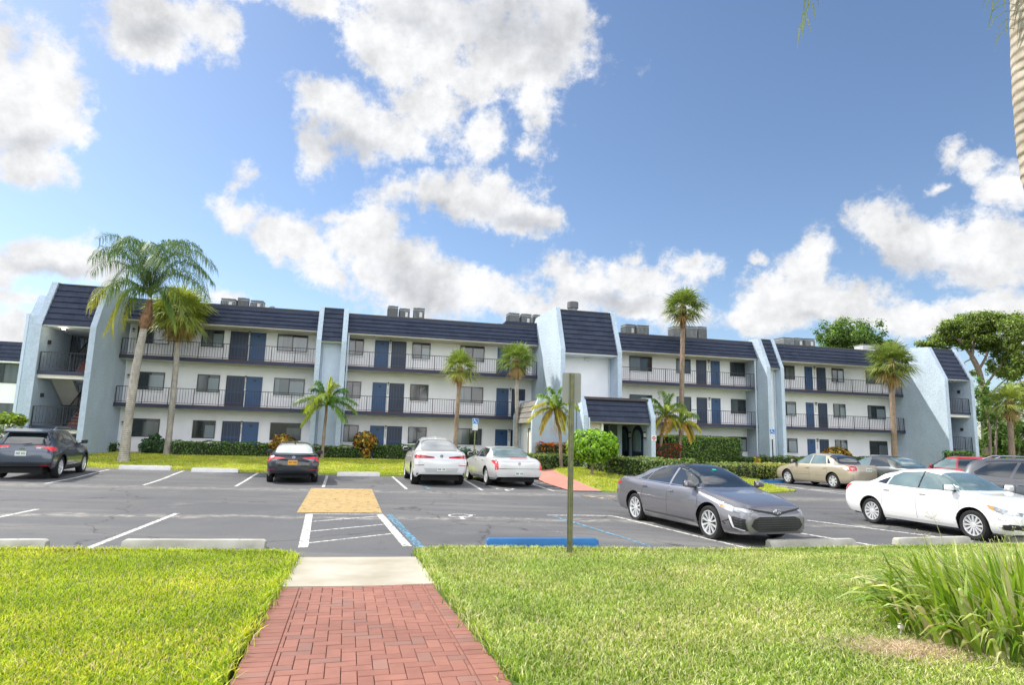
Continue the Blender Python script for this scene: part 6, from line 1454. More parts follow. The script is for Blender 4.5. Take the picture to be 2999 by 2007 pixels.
        dd = Vector(d); out = []
        for f in fs:
            a, b, c = V[f[0]], V[f[1]], V[f[2]]
            out.append(tuple(reversed(f)) if (b - a).cross(c - a).dot(dd) > 0 else f)
        used = sorted(set(i for f in out for i in f)); mp = {o_: k for k, o_ in enumerate(used)}
        mb = MB(); mb.add([V[i] for i in used], [tuple(mp[i] for i in f) for f in out]); return mb.build(name, mat, parent or s.root, smooth=60)
    def both(s, poly, name, mat, **k):
        return [s.panel(poly, name, mat, 'side', sd, **k) for sd in (-1, 1)]
    def mirror_pair(s, x, z, mat=None):
        for sg in (-1, 1):
            q, _ = s.cast((x, sg * 3, z), (0, -sg, 0)); y = q.y
            mb = MB(); Mx = Matrix.Translation((x - .02, y + sg * .17, z + .08)); mb.cbox(-.05, .07, -.11, .11, -.07, .075, .035, M=Mx); mb.box(-.02, .03, -.12, .02, -.1, -.06, M=Matrix.Translation((x, y + sg * .10, z + .10))) if False else None
            o = mb.build('wing_mirror', mat or s.paint, s.root, smooth=60)
            mb = MB(); mb.box(-.03, .03, min(0, sg * .12), max(0, sg * .12), -.02, .02, M=Matrix.Translation((x, y, z + .02))); mb.cbox(-.06, -.052, -.095, .095, -.055, .06, .003, M=Matrix.Translation((x - .02, y + sg * .17, z + .08))); mb.build('mirror_glass', blk, o)
    def handles(s, pts, mat=None):
        for i, (x, z) in enumerate(pts):
            for sg in (-1, 1):
                q, nn_ = s.cast((x, sg * 3, z), (0, -sg, 0)); mb = MB(); mb.cbox(x - .09, x + .09, min(q.y, q.y + sg * .035), max(q.y, q.y + sg * .035), z - .012, z + .014, .006); par = s.doors.get((i, sg > 0)) or s.root; mb.build('handle', mat or chrome, par)
    def seams(s):
        dr = s.sp.get('doors', [])
        xs = sorted(set([a for a, b in dr] + [b for a, b in dr])); ar = s.sp['arch'] + .05
        for x in xs:
            zl = s.sill(x) + .1
            for xw in s.sp['axles']:
                if abs(x - xw) < ar: zl = max(zl, s.sp['rw'] + math.sqrt(ar * ar - (x - xw) ** 2))
            s.both([(x - .004, zl), (x + .004, zl), (x + .004, s.zb(x) - .01), (x - .004, s.zb(x) - .01)], 'door_gap', under_m, off=.002, cell=.1)
    def plate(s, y, z, mat=None, view='rear', w_=.31, h=.155, marks=None, border=None):
        sx = -1 if view == 'rear' else 1; q, _ = s.cast((5 * sx, y, z), (-sx, 0, 0)); e = empty('number_plate', (q.x + sx * .02, y, z), 0, s.root)
        a = MB(); a.cbox(-.006, .006, -w_ / 2, w_ / 2, -h / 2, h / 2, .003); a.build('plate', mat or plate_w, e)
        b = MB(); k = 0
        for i in range(7):
            if i == 3: continue
            yy = -w_ * .36 + w_ * .72 * i / 6; hh = h * .22 * rnd.uniform(.8, 1.1); ww = w_ * .032 * rnd.uniform(.7, 1.3); b.box(sx * .0062 if sx > 0 else -.0075, .0075 if sx > 0 else -.0062, yy - ww, yy + ww, -hh, hh)
        b.build('plate_characters', marks or plate_t, e); return e
    def emblem(s, y, z, view, rx, rz, mat=None, ring_only=True):
        sx = -1 if view == 'rear' else 1; q, _ = s.cast((5 * sx, y, z), (-sx, 0, 0)); mb = MB(); X_ = q.x + sx * .012
        def ell(cy, cz, a, b, t):
            pts = [(X_ , cy + a * math.cos(k * math.pi / 8), cz + b * math.sin(k * math.pi / 8)) for k in range(17)]; mb.tube(pts, t, 5, cap=False)
        ell(y, z, rx, rz, .009)
        if ring_only == 'triple': ell(y, z + rz * .35, rx * .62, rz * .42, .007); ell(y, z, rx * .25, rz * .85, .007)
        if ring_only == 'bar': mb.cbox(X_ - .008, X_ + .008, y - rx * 1.15, y + rx * 1.15, z - rz * .2, z + rz * .2, .004)
        if ring_only == 'h': mb.box(X_ - .006, X_ + .006, y - rx * .5, y - rx * .3, z - rz * .7, z + rz * .7); mb.box(X_ - .006, X_ + .006, y + rx * .3, y + rx * .5, z - rz * .7, z + rz * .7); mb.box(X_ - .006, X_ + .006, y - rx * .3, y + rx * .3, z - rz * .12, z + rz * .12)
        mb.build('emblem', mat or chrome, s.root, smooth=60)
def side_glass(car, polys, mat, frame=None):
    for p in polys:
        car.both(p, 'side_window', mat, off=.006)
    if frame:
        for p in frame: car.both(p, 'window_trim', blk_g if True else chrome, off=.003)
def shrink(poly, k): 
    c = Vector((sum(p[0] for p in poly) / len(poly), sum(p[1] for p in poly) / len(poly))); return [tuple(c + (Vector(p) - c) * k) for p in poly]
def front_glass(car, x0, x1, w0, w1, mat=None, name='windscreen', n=7):
    """glass on a sloping part of the skin seen from above; x0 low end, x1 high end; w half widths"""
    poly = [(x0, -w0 * .9), (x0 + (x1 - x0) * -.04, 0), (x0, w0 * .9), (x0 + (x1 - x0) * .1, w0), (x1, w1), (x1 + (x1 - x0) * .03, 0), (x1, -w1), (x0 + (x1 - x0) * .1, -w0)]
    return car.panel(poly, name, mat or car_glass, 'top', off=.006, cell=.08)
def R2(c): return [(p[0], p[1]) for p in c]
def mid_heading(d): return math.atan2(d[1], d[0])

# --- generic saloon profile: x from rear (-) to front (+), origin at the middle of the wheelbase
def saloon(L_, W_, H_, wb, of, rw, hood=.86, deck=.98, belt=.90, ws=(.98, .30), rs=(-1.62, -.78), nose=.70, tail=.80, sillz=.20):
    """of = front overhang; ws = (x of windscreen foot, x of its head); rs = (foot of rear glass, head)"""
    xf = wb / 2 + of; xr = xf - L_
    top = [(xr + .05, tail), (xr + .10, deck - .07), (xr + .22, deck - .01), (rs[0], deck), (rs[0] + (rs[1] - rs[0]) * .55, deck + (H_ - deck) * .66), (rs[1], H_ - .055), (rs[1] + .45, H_ - .006), ((ws[1] + rs[1]) / 2 + .15, H_), (ws[1] - .12, H_ - .025), (ws[1], H_ - .055),
           (ws[0] + (ws[1] - ws[0]) * .5, hood + .10 + (H_ - hood - .1) * .52), (ws[0], hood + .10), (ws[0] + .12, hood + .07), (ws[0] + .6, hood), (xf - .32, nose + .07), (xf - .10, nose - .02), (xf - .05, nose - .10)]
    bl = [(xr + .05, tail - .06), (xr + .12, deck - .14), (rs[0] - .1, deck - .06), (rs[0] + .5, belt + .03), (0, belt), (ws[0] - .1, belt - .01), (ws[0] + .3, hood - .03), (xf - .5, nose + .0), (xf - .1, nose - .09), (xf - .05, nose - .14)]
    pl = [(xr + .05, W_ / 2 * .84), (xr + .12, W_ / 2 * .90), (xr + .35, W_ / 2 * .965), (-wb / 2, W_ / 2 * .995), (0, W_ / 2), (wb / 2, W_ / 2 * .99), (xf - .45, W_ / 2 * .945), (xf - .18, W_ / 2 * .86), (xf - .05, W_ / 2 * .75)]
    sl = [(xr + .05, sillz + .16), (xr + .3, sillz + .06), (-wb / 2 + .5, sillz), (wb / 2 - .4, sillz), (xf - .3, sillz + .0), (xf - .05, sillz + .02)]
    return dict(L=L_, W=W_, H=H_, top=top, belt=bl, plan=pl, sill=sl, axles=(-wb / 2, wb / 2), rw=rw, arch=rw + .055, xf=xf, xr=xr, ws=ws, rs=rs, hood=(ws[0] + .1, xf - .14), boot=(xr + .1, rs[0] + .02), doors=[])
def put(c_rear, c_front_dir, side_off): pass

def place(contact, d, sp, side, axle=0, z=None):
    """origin of the car when the outer foot of one wheel stands at `contact`; d heading (x,y); side +1 left wheel, -1 right wheel"""
    d = Vector(d).normalized(); n = Vector((-d.y, d.x)); o = Vector(contact) - n * side * (sp['W'] / 2 - .035) - d * sp['axles'][axle]
    return (o.x, o.y, zlot(o.x, o.y) if z is None else z), math.atan2(d.y, d.x)

# 1 ---- dark grey saloon, front three quarter
sp = saloon(4.88, 1.84, 1.445, 2.825, .97, .335, hood=.90, deck=1.06, belt=.94, ws=(1.02, .22), rs=(-1.72, -.72), nose=.74, tail=.88, sillz=.20)
sp['doors'] = [(-.02, 1.06), (-1.05, -.02)]; sp['spokes'] = 10; sp['spw'] = (.012, .022); sp['rimf'] = .72; sp['tumble'] = .46
pos, hd = place((2.92, 15.25), (.345, -.939), sp, -1, 0)
c = Car('parked_car', 'dark grey metallic saloon with its big black grille towards the lawn', 'car', pos, hd, sp, paint_mat('paint_graphite', (.20, .195, .215), .6))
c.both([(.98, .985), (.30, 1.335), (.02, 1.375), (.02, .975)], 'side_window', car_glass); c.both([(-.06, .98), (-.06, 1.375), (-.62, 1.335), (-.88, 1.22), (-.96, 1.01)], 'side_window', car_glass); c.both([(-1.0, 1.015), (-.93, 1.2), (-1.28, 1.045)], 'quarter_window', car_glass)
c.both([(-1.36, 1.015), (-1.36, 1.03), (1.1, .985), (1.1, .968)], 'window_trim', chrome, off=.008)
front_glass(c, .98, .30, .74, .585); front_glass(c, -1.62, -.80, .60, .56, name='rear_window')
c.panel([(.26, -.54), (.26, .54), (-.5, .54), (-.5, -.54)], 'glass_roof', blk_g, 'top', off=.004, cell=.1)
f = c.panel([(-.54, .31), (-.62, .38), (-.55, .50), (-.42, .55), (.42, .55), (.55, .50), (.62, .38), (.54, .31), (.46, .275), (-.46, .275)], 'grille', blk, 'front', off=.006)
for k in range(6): c.panel([(-.50, .30 + k * .042), (.50, .30 + k * .042), (.50, .307 + k * .042), (-.50, .307 + k * .042)], 'grille_bar', M('grille_bar_grey', (.07, .075, .085), .35), 'front', off=.022, cell=.1, parent=f)
c.panel([(-.62, .70), (-.14, .635), (0, .59), (.14, .635), (.62, .70), (.62, .675), (.14, .60), (0, .555), (-.14, .60), (-.62, .675)], 'upper_grille', blk, 'front', off=.008)
c.emblem(0, .625, 'front', .085, .055, ring_only='triple')
for sd in (-1, 1):
    h = c.panel([(2.20, .655), (1.98, .70), (1.66, .765), (1.74, .69), (2.0, .625), (2.2, .60)], 'headlight', lens_c, 'side', sd, off=.006); c.panel([(1.72, .745), (1.88, .715), (1.90, .68), (1.76, .70)], 'indicator', amber, 'side', sd, off=.010, parent=h)
    y0, y1 = sorted((sd * .58, sd * .80)); c.panel([(sd * .50, .67), (sd * .84, .71), (sd * .84, .64), (sd * .60, .615)], 'headlight_inner', lens_c, 'front', off=.007)
    g_ = c.panel([(sd * .66, .30), (sd * .74, .38), (sd * .70, .50), (sd * .84, .53), (sd * .90, .36), (sd * .86, .29)], 'bumper_vent', blk, 'front', off=.006)
    c.panel([(2.30, .30), (2.12, .34), (2.06, .52), (2.0, .56), (2.0, .53), (2.08, .33), (2.28, .28)], 'vent_trim', M('bright_trim', (.62, .62, .64), .35, var=.03), 'side', sd, off=.010)
    for k in range(4): c.panel([(2.26, .33 + k * .05), (2.12, .34 + k * .05), (2.12, .352 + k * .05), (2.26, .342 + k * .05)], 'vent_bar', MATS['grille_bar_grey'], 'side', sd, off=.012, cell=.08, parent=g_)
    c.panel([(2.33, .29), (2.05, .31), (2.0, .50), (2.1, .54), (2.3, .5)], 'side_vent', blk, 'side', sd, off=.006)
c.both([(-2.42, .92), (-2.2, .93), (-2.06, .90), (-2.2, .83), (-2.42, .80)], 'tail_light', red_l); c.handles([(.12, .86), (-.95, .885)]); c.mirror_pair(.86, .98); c.seams()
c.both([(-.95, .30), (.95, .30), (.95, .33), (-.95, .34)], 'sill_trim', M('sill_shade', (.05, .05, .055), .4), off=.004)
mb = MB(); q, _ = c.cast((.40, .05, 4), (0, 0, -1)); mb.box(-.03, .03, -.045, .045, -.003, .003, M=Matrix.Translation((q.x + .03, .05, q.z + .012)) @ Matrix.Rotation(.5, 4, 'Y')); mb.build('toll_sticker', M('sticker_green', (.02, .42, .25), .4), c.root)

c.root.scale = (.96, .96, .96)
# 2 ---- white saloon at the right
sp = saloon(4.63, 1.76, 1.47, 2.70, .93, .32, hood=.93, deck=1.05, belt=.96, ws=(1.12, .34), rs=(-1.62, -.70), nose=.76, tail=.86, sillz=.21)
sp['doors'] = [(.0, 1.08), (-.98, .0)]; sp['spokes'] = 12; sp['spw'] = (.014, .024); sp['rimf'] = .70
pos, hd = place((8.98, 16.15), (.27, -.963), sp, -1, 0)
c = Car('parked_car', 'white saloon at the right, seen from its side, facing the strappy plant', 'car', pos, hd, sp, paint_mat('paint_white', (.74, .74, .74), .0, .25))
c.both([(1.02, 1.01), (.40, 1.345), (.05, 1.395), (.05, 1.0)], 'side_window', car_glass_l); c.both([(.0, 1.0), (.0, 1.395), (-.58, 1.35), (-.80, 1.25), (-.86, 1.03)], 'side_window', car_glass_l); c.both([(-.90, 1.035), (-.85, 1.22), (-1.22, 1.07)], 'quarter_window', car_glass)
c.both([(.04, 1.01), (.04, 1.40), (-.0, 1.40), (-.0, 1.01)], 'pillar_trim', blk_g, off=.009)
front_glass(c, 1.08, .42, .70, .56, car_glass_l); front_glass(c, -1.52, -.78, .58, .53, name='rear_window')
for sd in (-1, 1):
    h = c.panel([(2.18, .655), (2.0, .73), (1.62, .80), (1.70, .72), (1.95, .63), (2.14, .60)], 'headlight', lens_c, 'side', sd, off=.006); c.panel([(1.66, .785), (1.80, .755), (1.82, .68), (1.74, .71)], 'indicator', amber, 'side', sd, off=.010, parent=h)
    c.panel([(sd * .52, .66), (sd * .78, .72), (sd * .78, .64), (sd * .6, .60)], 'headlight_inner', lens_c, 'front', off=.007)
    c.panel([(sd * .56, .31), (sd * .80, .34), (sd * .76, .43), (sd * .60, .43)], 'fog_vent', blk, 'front', off=.006); c.panel([(2.14, .30), (1.95, .31), (1.98, .41), (2.12, .42)], 'fog_vent', blk, 'side', sd, off=.006)
f = c.panel([(-.42, .70), (.42, .70), (.30, .52), (.16, .44), (-.16, .44), (-.30, .52)], 'grille', blk_g, 'front', off=.006); c.panel([(-.46, .70), (-.34, .70), (-.14, .47), (.14, .47), (.34, .70), (.46, .70), (.22, .42), (-.22, .42)], 'grille_surround', chrome, 'front', off=.011, parent=f); c.panel([(-.5, .26), (.5, .26), (.42, .36), (-.42, .36)], 'lower_grille', blk, 'front', off=.006)
c.both([(-2.3, .92), (-2.14, .95), (-1.98, .965), (-2.10, .89), (-2.18, .80), (-2.3, .79)], 'tail_light', red_b); c.handles([(.16, .885), (-.86, .90)], M('handle_chrome_w', (.7, .7, .7), .2, metal=.4)); c.mirror_pair(.92, 1.0); c.seams()
c.both([(-1.72, .84), (-1.60, .84), (-1.60, .95), (-1.72, .95), (-1.715, .945), (-1.605, .945), (-1.605, .845), (-1.715, .845)], 'fuel_flap_gap', M('gap_grey', (.3, .3, .3), .6), off=.003)
for k in range(26):
    x, z = 1.95 + rnd.uniform(-.14, .12), rnd.uniform(.36, .62); r_ = rnd.uniform(.004, .014); a = rnd.uniform(-.6, .6); dx, dz = r_ * 2.2 * math.cos(a), r_ * 2.2 * math.sin(a); c.panel([(x - dx, z - dz), (x + r_ * .4, z - r_ * .4), (x + dx, z + dz), (x - r_ * .4, z + r_ * .4)], 'scuff_mark', M('scuff_grey', (.28, .27, .25), .8), 'side', -1, off=.003, cell=.2)

c.root.scale = (.96, .96, .96)
# 3 ---- black saloon with orange plate, rear view
sp = saloon(4.65, 1.80, 1.415, 2.735, .90, .325, hood=.86, deck=1.02, belt=.90, ws=(.95, .18), rs=(-1.70, -.72), nose=.70, tail=.84, sillz=.19)
sp['doors'] = [(-.05, 1.0), (-1.02, -.05)]; sp['bulge'] = (.07, .05)
pos, hd = place((-8.60, 23.05), (-.305, .952), sp, 1, 0)
c = Car('parked_car', 'black saloon seen from behind with an orange number plate', 'car', pos, hd, sp, paint_mat('paint_black_blue', (.012, .018, .03), .4))
c.both([(.9, .95), (.26, 1.30), (-.0, 1.345), (0, .94)], 'side_window', car_glass); c.both([(-.06, .94), (-.06, 1.345), (-.62, 1.30), (-.92, 1.16), (-1.1, .98)], 'side_window', car_glass)
front_glass(c, .9, .26, .70, .55); front_glass(c, -1.66, -.78, .64, .55, M('rear_glass_bright', (.42, .46, .42), .12, c2=(.60, .62, .56), scale=1.8, coat=.8), name='rear_window')
c.panel([(-.80, 1.0), (.80, 1.0), (.78, .965), (-.78, .965)], 'boot_spoiler', paint_mat('paint_black_blue', 0), 'rear', off=.03)
for sg in (-1, 1):
    c.panel([(sg * .86, .92), (sg * .72, .93), (sg * .30, .885), (sg * .30, .865), (sg * .66, .87), (sg * .74, .82), (sg * .84, .72)], 'tail_light', red_b, 'rear', off=.008)
    c.panel([(sg * .34, .862), (sg * .64, .862), (sg * .72, .80), (sg * .58, .79)], 'reversing_lamp', M('lamp_smoked', (.20, .19, .21), .15, coat=.6), 'rear', off=.007)
    c.panel([(sg * .86, .50), (sg * .60, .52), (sg * .58, .485), (sg * .86, .46)], 'reflector', M('reflector_red', (.22, .006, .015), .3), 'rear', off=.008)
c.both([(-2.42, .93), (-2.28, .94), (-2.18, .90), (-2.3, .80), (-2.42, .74)], 'tail_light', red_b)
c.panel([(-.50, .84), (.50, .84), (.56, .72), (.46, .59), (-.46, .59), (-.56, .72)], 'plate_recess', blk_g, 'rear', off=.006)
c.plate(.02, .735, plate_y, marks=plate_t2); c.emblem(0, .905, 'rear', .05, .035, M('emblem_blue_white', (.5, .55, .8), .3), 'h')
c.panel([(-.74, .42), (.74, .42), (.66, .31), (-.66, .31)], 'bumper_lower', blk, 'rear', off=.006)
mb = MB(); mb.lathe([(.045, 0), (.05, -.004), (.05, -.1)], 16, (-2.33, 0, 0), 'x'); mb.v = [(-2.33 - (x + 2.33), y - .55, z + .27) for x, y, z in mb.v]; mb.build('exhaust_tip', chrome, c.root, smooth=60)
mb = MB(); q, _ = c.cast((-.86, 0, 4), (0, 0, -1)); mb.prism([(-.10, 0), (.05, 0), (-.07, .06), (-.10, .06)], -.02, .02, 'y', M=Matrix.Translation((q.x, 0, q.z - .005))); mb.build('roof_antenna', blk, c.root)
c.mirror_pair(.80, .93); c.handles([(.1, .80), (-.9, .82)], paint_mat('paint_black_blue', 0)); c.seams()

# 4 ---- white coupe style crossover, rear three quarter
sp = saloon(4.95, 2.0, 1.74, 2.975, .87, .385, hood=1.08, deck=1.24, belt=1.12, ws=(1.08, .40), rs=(-1.98, -.62), nose=.90, tail=1.0, sillz=.26)
sp['doors'] = [(-.05, 1.08), (-1.05, -.05)]; sp['bulge'] = (.07, .05); sp['tw'] = .29; sp['tumble'] = .5
pos, hd = place((-3.60, 23.9), (-.24, .97), sp, 1, 0)
c = Car('parked_crossover', 'tall white crossover with sloping tailgate and two exhaust openings', 'car', pos, hd, sp, paint_mat('paint_pearl_white', (.66, .67, .67), .05, .28))
c.both([(1.0, 1.17), (.46, 1.56), (.04, 1.60), (.04, 1.16)], 'side_window', car_glass); c.both([(-.04, 1.16), (-.04, 1.60), (-.60, 1.555), (-1.05, 1.42), (-1.3, 1.22)], 'side_window', car_glass)
front_glass(c, 1.02, .46, .78, .62); front_glass(c, -1.90, -.98, .68, .60, M('rear_glass_grey', (.22, .23, .23), .12, c2=(.34, .35, .34), scale=1.4, coat=.8), name='rear_window')
for sg in (-1, 1):
    c.panel([(sg * .97, 1.06), (sg * .80, 1.10), (sg * .26, 1.04), (sg * .26, .985), (sg * .88, .98)], 'tail_light', red_l, 'rear', off=.009)
    c.panel([(sg * .93, .74), (sg * .62, .76), (sg * .62, .735), (sg * .93, .715)], 'reflector', red_l, 'rear', off=.008)
    e = c.panel([(sg * .84, .38), (sg * .56, .38), (sg * .60, .29), (sg * .80, .29)], 'exhaust_opening', chrome, 'rear', off=.018); c.panel([(sg * .81, .365), (sg * .59, .365), (sg * .62, .305), (sg * .78, .305)], 'exhaust_bore', under_m, 'rear', off=.022, parent=e)
    c.panel([(-2.28, .62), (-2.16, .86), (-2.13, .84), (-2.24, .60)], 'side_reflector', blk, 'side', sg, off=.006)
c.both([(-2.5, 1.08), (-2.34, 1.10), (-2.12, 1.05), (-2.3, .98), (-2.5, .96)], 'tail_light', red_l)
c.panel([(-.96, .42), (-.86, .46), (.86, .46), (.96, .42), (.9, .27), (.5, .25), (-.5, .25), (-.9, .27)], 'bumper_lower', M('cladding_blue_grey', (.06, .07, .09), .5), 'rear', off=.005)
c.panel([(-.62, .64), (.62, .64), (.56, .50), (-.56, .50)], 'plate_panel', M('panel_shade', (.45, .46, .46), .3), 'rear', off=.003)
c.plate(0, .60, h=.15); c.emblem(0, 1.06, 'rear', .045, .045, blk_g, 'bar'); c.mirror_pair(.92, 1.16); c.handles([(.1, .98), (-.9, 1.0)], paint_mat('paint_pearl_white', 0)); c.seams()
c.both([(-1.9, .36), (-1.9, .28), (1.8, .28), (1.8, .36)], 'cladding', MATS['cladding_blue_grey'], off=.004)
mb = MB(); q, _ = c.cast((-.5, 0, 4), (0, 0, -1)); mb.prism([(-.10, 0), (.06, 0), (-.06, .06), (-.10, .05)], -.025, .025, 'y', M=Matrix.Translation((q.x, 0, q.z - .006))); mb.build('roof_antenna', paint_mat('paint_pearl_white', 0), c.root)

# 5 ---- silver saloon with tall upright tail lights
sp = saloon(5.27, 1.90, 1.46, 2.93, 1.05, .335, hood=.96, deck=1.07, belt=.99, ws=(.88, .15), rs=(-1.72, -1.02), nose=.80, tail=.96, sillz=.22)
sp['doors'] = [(-.1, .98), (-1.15, -.1)]; sp['plan'][0] = (sp['xr'] + .05, .86); sp['plan'][1] = (sp['xr'] + .12, .90); sp['bulge'] = (.04, .05)
pos, hd = place((-.86, 24.35), (-.30, .954), sp, 1, 0)
c = Car('parked_car', 'silver saloon with tall upright red tail lights, beside the red path', 'car', pos, hd, sp, paint_mat('paint_silver', (.64, .64, .63), .3))
c.both([(.82, 1.03), (.22, 1.34), (-.05, 1.385), (-.05, 1.03)], 'side_window', car_glass); c.both([(-.12, 1.03), (-.12, 1.385), (-.92, 1.35), (-1.12, 1.24), (-1.15, 1.04)], 'side_window', car_glass)
front_glass(c, .84, .22, .74, .58); front_glass(c, -1.68, -1.06, .68, .60, car_glass_l, name='rear_window')
for sg in (-1, 1):
    c.panel([(sg * .89, .98), (sg * .80, .99), (sg * .78, .64), (sg * .88, .62)], 'tail_light', red_b, 'rear', off=.012)
    c.panel([(sg * .80, .33), (sg * .58, .33), (sg * .60, .28), (sg * .78, .28)], 'exhaust_tip', chrome, 'rear', off=.01)
c.both([(-2.78, .98), (-2.66, 1.0), (-2.60, .8), (-2.66, .62), (-2.78, .6)], 'tail_light', red_b)
c.panel([(-.34, 1.045), (.34, 1.045), (.34, 1.03), (-.34, 1.03)], 'brake_light', red_b, 'rear', off=.02); c.panel([(-.77, .685), (.77, .685), (.77, .665), (-.77, .665)], 'chrome_strip', chrome, 'rear', off=.012)
c.plate(0, .50); c.emblem(0, .86, 'rear', .04, .05, chrome, 'bar'); c.both([(-2.5, .30), (2.2, .30), (2.2, .325), (-2.5, .325)], 'lower_trim', chrome, off=.006); c.mirror_pair(.74, 1.02); c.handles([(.05, .90), (-1.0, .92)]); c.seams()

# 6 ---- dark blue grey crossover at the left
sp = saloon(4.60, 1.855, 1.66, 2.69, .92, .363, hood=1.06, deck=1.14, belt=1.08, ws=(1.02, .34), rs=(-1.90, -1.56), nose=.90, tail=.96, sillz=.27)
sp['top'] = [(-2.28, .92), (-2.24, 1.06), (-2.18, 1.14), (-2.04, 1.36), (-1.92, 1.56), (-1.72, 1.615), (-1.3, 1.645), (-.6, 1.66), (.1, 1.64), (.36, 1.59), (.70, 1.38), (1.04, 1.16), (1.2, 1.12), (1.7, 1.05), (2.06, .95), (2.18, .86), (2.22, .78)]
sp['belt'] = [(-2.28, .86), (-2.2, 1.0), (-1.9, 1.10), (0, 1.07), (1., 1.05), (1.4, 1.0), (1.9, .9), (2.15, .8), (2.22, .72)]; sp['boot'] = (-9, -8)
sp['doors'] = [(0, 1.02), (-.98, 0)]; sp['spokes'] = 10; sp['spw'] = (.015, .02); sp['bulge'] = (.05, .05); sp['plan'][0] = (sp['xr'] + .05, .86); sp['plan'][1] = (sp['xr'] + .12, .89)
pos, hd = place((-15.30, 22.1), (-.33, .944), sp, -1, 0)
c = Car('parked_crossover', 'dark blue grey crossover with silver roof rails at the left edge', 'car', pos, hd, sp, paint_mat('paint_storm_grey', (.045, .062, .095), .4))
c.both([(.94, 1.12), (.42, 1.49), (.05, 1.53), (.05, 1.12)], 'side_window', car_glass); c.both([(-.02, 1.12), (-.02, 1.53), (-.75, 1.51), (-.95, 1.14)], 'side_window', car_glass); c.both([(-1.02, 1.15), (-.84, 1.5), (-1.22, 1.47), (-1.45, 1.30), (-1.45, 1.22)], 'quarter_window', car_glass)
front_glass(c, .98, .40, .70, .58); c.panel([(-.72, 1.13), (.72, 1.13), (.60, 1.50), (-.60, 1.50)], 'rear_window', car_glass, 'rear', off=.008)
mb = MB(); mb.prism([(-2.13, 1.50), (-1.8, 1.60), (-1.75, 1.64), (-2.15, 1.55)], -.62, .62, 'y'); mb.build('roof_spoiler', c.paint, c.root)
for sg in (-1, 1):
    c.panel([(sg * .85, 1.0), (sg * .80, 1.07), (sg * .36, 1.08), (sg * .36, 1.045), (sg * .62, 1.03), (sg * .76, .94), (sg * .85, .90)], 'tail_light', red_b, 'rear', off=.010)
    c.panel([(sg * .60, 1.025), (sg * .38, 1.04), (sg * .38, 1.0), (sg * .58, .99)], 'reversing_lamp', lens_c, 'rear', off=.009); c.panel([(sg * .84, .46), (sg * .55, .47), (sg * .55, .44), (sg * .84, .43)], 'reflector', MATS['reflector_red'], 'rear', off=.012)
c.both([(-2.34, 1.07), (-2.1, 1.06), (-1.88, 1.0), (-1.96, .92), (-2.14, .92), (-2.34, .96)], 'tail_light', red_b)
c.panel([(-.86, .56), (.86, .56), (.80, .30), (-.80, .30)], 'bumper_lower', blk, 'rear', off=.006); c.plate(.0, .84); c.emblem(0, .98, 'rear', .07, .045, ring_only='triple')
for xw in sp['axles']:
    r0, r1 = sp['arch'] + .004, sp['arch'] + .085; pl = [(xw + r1 * math.cos(math.pi * k / 16), sp['rw'] + .015 + r1 * math.sin(math.pi * k / 16)) for k in range(17)] + [(xw + r0 * math.cos(math.pi * k / 16), sp['rw'] + .015 + r0 * math.sin(math.pi * k / 16)) for k in range(16, -1, -1)]
    c.both(pl, 'wheel_arch_trim', M('cladding_dark', (.03, .032, .036), .5), off=.008, cell=.07)
c.both([(-.9, .28), (.9, .28), (.9, .42), (-.9, .42)], 'sill_cladding', MATS['cladding_dark'], off=.008)
for sg in (-1, 1):
    mb = MB(); mb.tube([(.25, sg * .60, 1.60), (.1, sg * .60, 1.70), (-1.35, sg * .60, 1.70), (-1.55, sg * .60, 1.60)], [.02, .018, .018, .02], 6); mb.build('roof_rail', chrome, c.root, smooth=60)
c.mirror_pair(.88, 1.12); c.handles([(.12, .96), (-.82, .98)], c.paint); c.seams()
mb = MB(); mb.tube([(-2.26, 0, 1.13), (-2.24, -.25, 1.17)], .012, 5); mb.build('rear_wiper', blk, c.root)

# 7 ---- beige saloon, rear three quarter
sp = saloon(4.81, 1.795, 1.49, 2.72, .98, .325, hood=.92, deck=1.06, belt=.96, ws=(1.02, .30), rs=(-1.62, -.90), nose=.76, tail=.90, sillz=.22)
sp['doors'] = [(-.05, 1.02), (-1.08, -.05)]; sp['spokes'] = 7; sp['spw'] = (.03, .035)
pos, hd = place((13.95, 27.75), (-.30, .954), sp, 1, 0)
c = Car('parked_car', 'beige saloon parked nose to the blue wheel stop on the right', 'car', pos, hd, sp, paint_mat('paint_beige', (.42, .37, .28), .35))
c.both([(.95, 1.0), (.38, 1.37), (.0, 1.41), (0, 1.0)], 'side_window', car_glass_l); c.both([(-.06, 1.0), (-.06, 1.41), (-.74, 1.38), (-1.0, 1.03)], 'side_window', car_glass_l); c.both([(-1.05, 1.04), (-.86, 1.34), (-1.2, 1.08)], 'quarter_window', car_glass)
front_glass(c, .97, .38, .72, .57); front_glass(c, -1.56, -.96, .66, .58, car_glass, name='rear_window')
for sg in (-1, 1):
    h = c.panel([(sg * .84, 1.0), (sg * .58, 1.0), (sg * .62, .82), (sg * .84, .80)], 'tail_light', red_l, 'rear', off=.010); c.panel([(sg * .78, .93), (sg * .64, .93), (sg * .67, .86), (sg * .78, .86)], 'reversing_lamp', lens_c, 'rear', off=.013, parent=h)
c.both([(-2.5, 1.02), (-2.28, 1.03), (-2.20, .92), (-2.3, .78), (-2.5, .76)], 'tail_light', red_b); c.both([(-2.42, .93), (-2.32, .92), (-2.33, .86), (-2.42, .86)], 'reversing_lamp', lens_c, off=.012)
c.plate(0, .86); c.both([(-1.0, .56), (1.0, .54), (1.0, .575), (-1.0, .595)], 'side_moulding', M('moulding_beige', (.36, .31, .24), .4), off=.012); c.mirror_pair(.88, 1.0); c.handles([(.08, .84), (-.92, .86)], M('moulding_beige', (.36, .31, .24), .4)); c.seams()

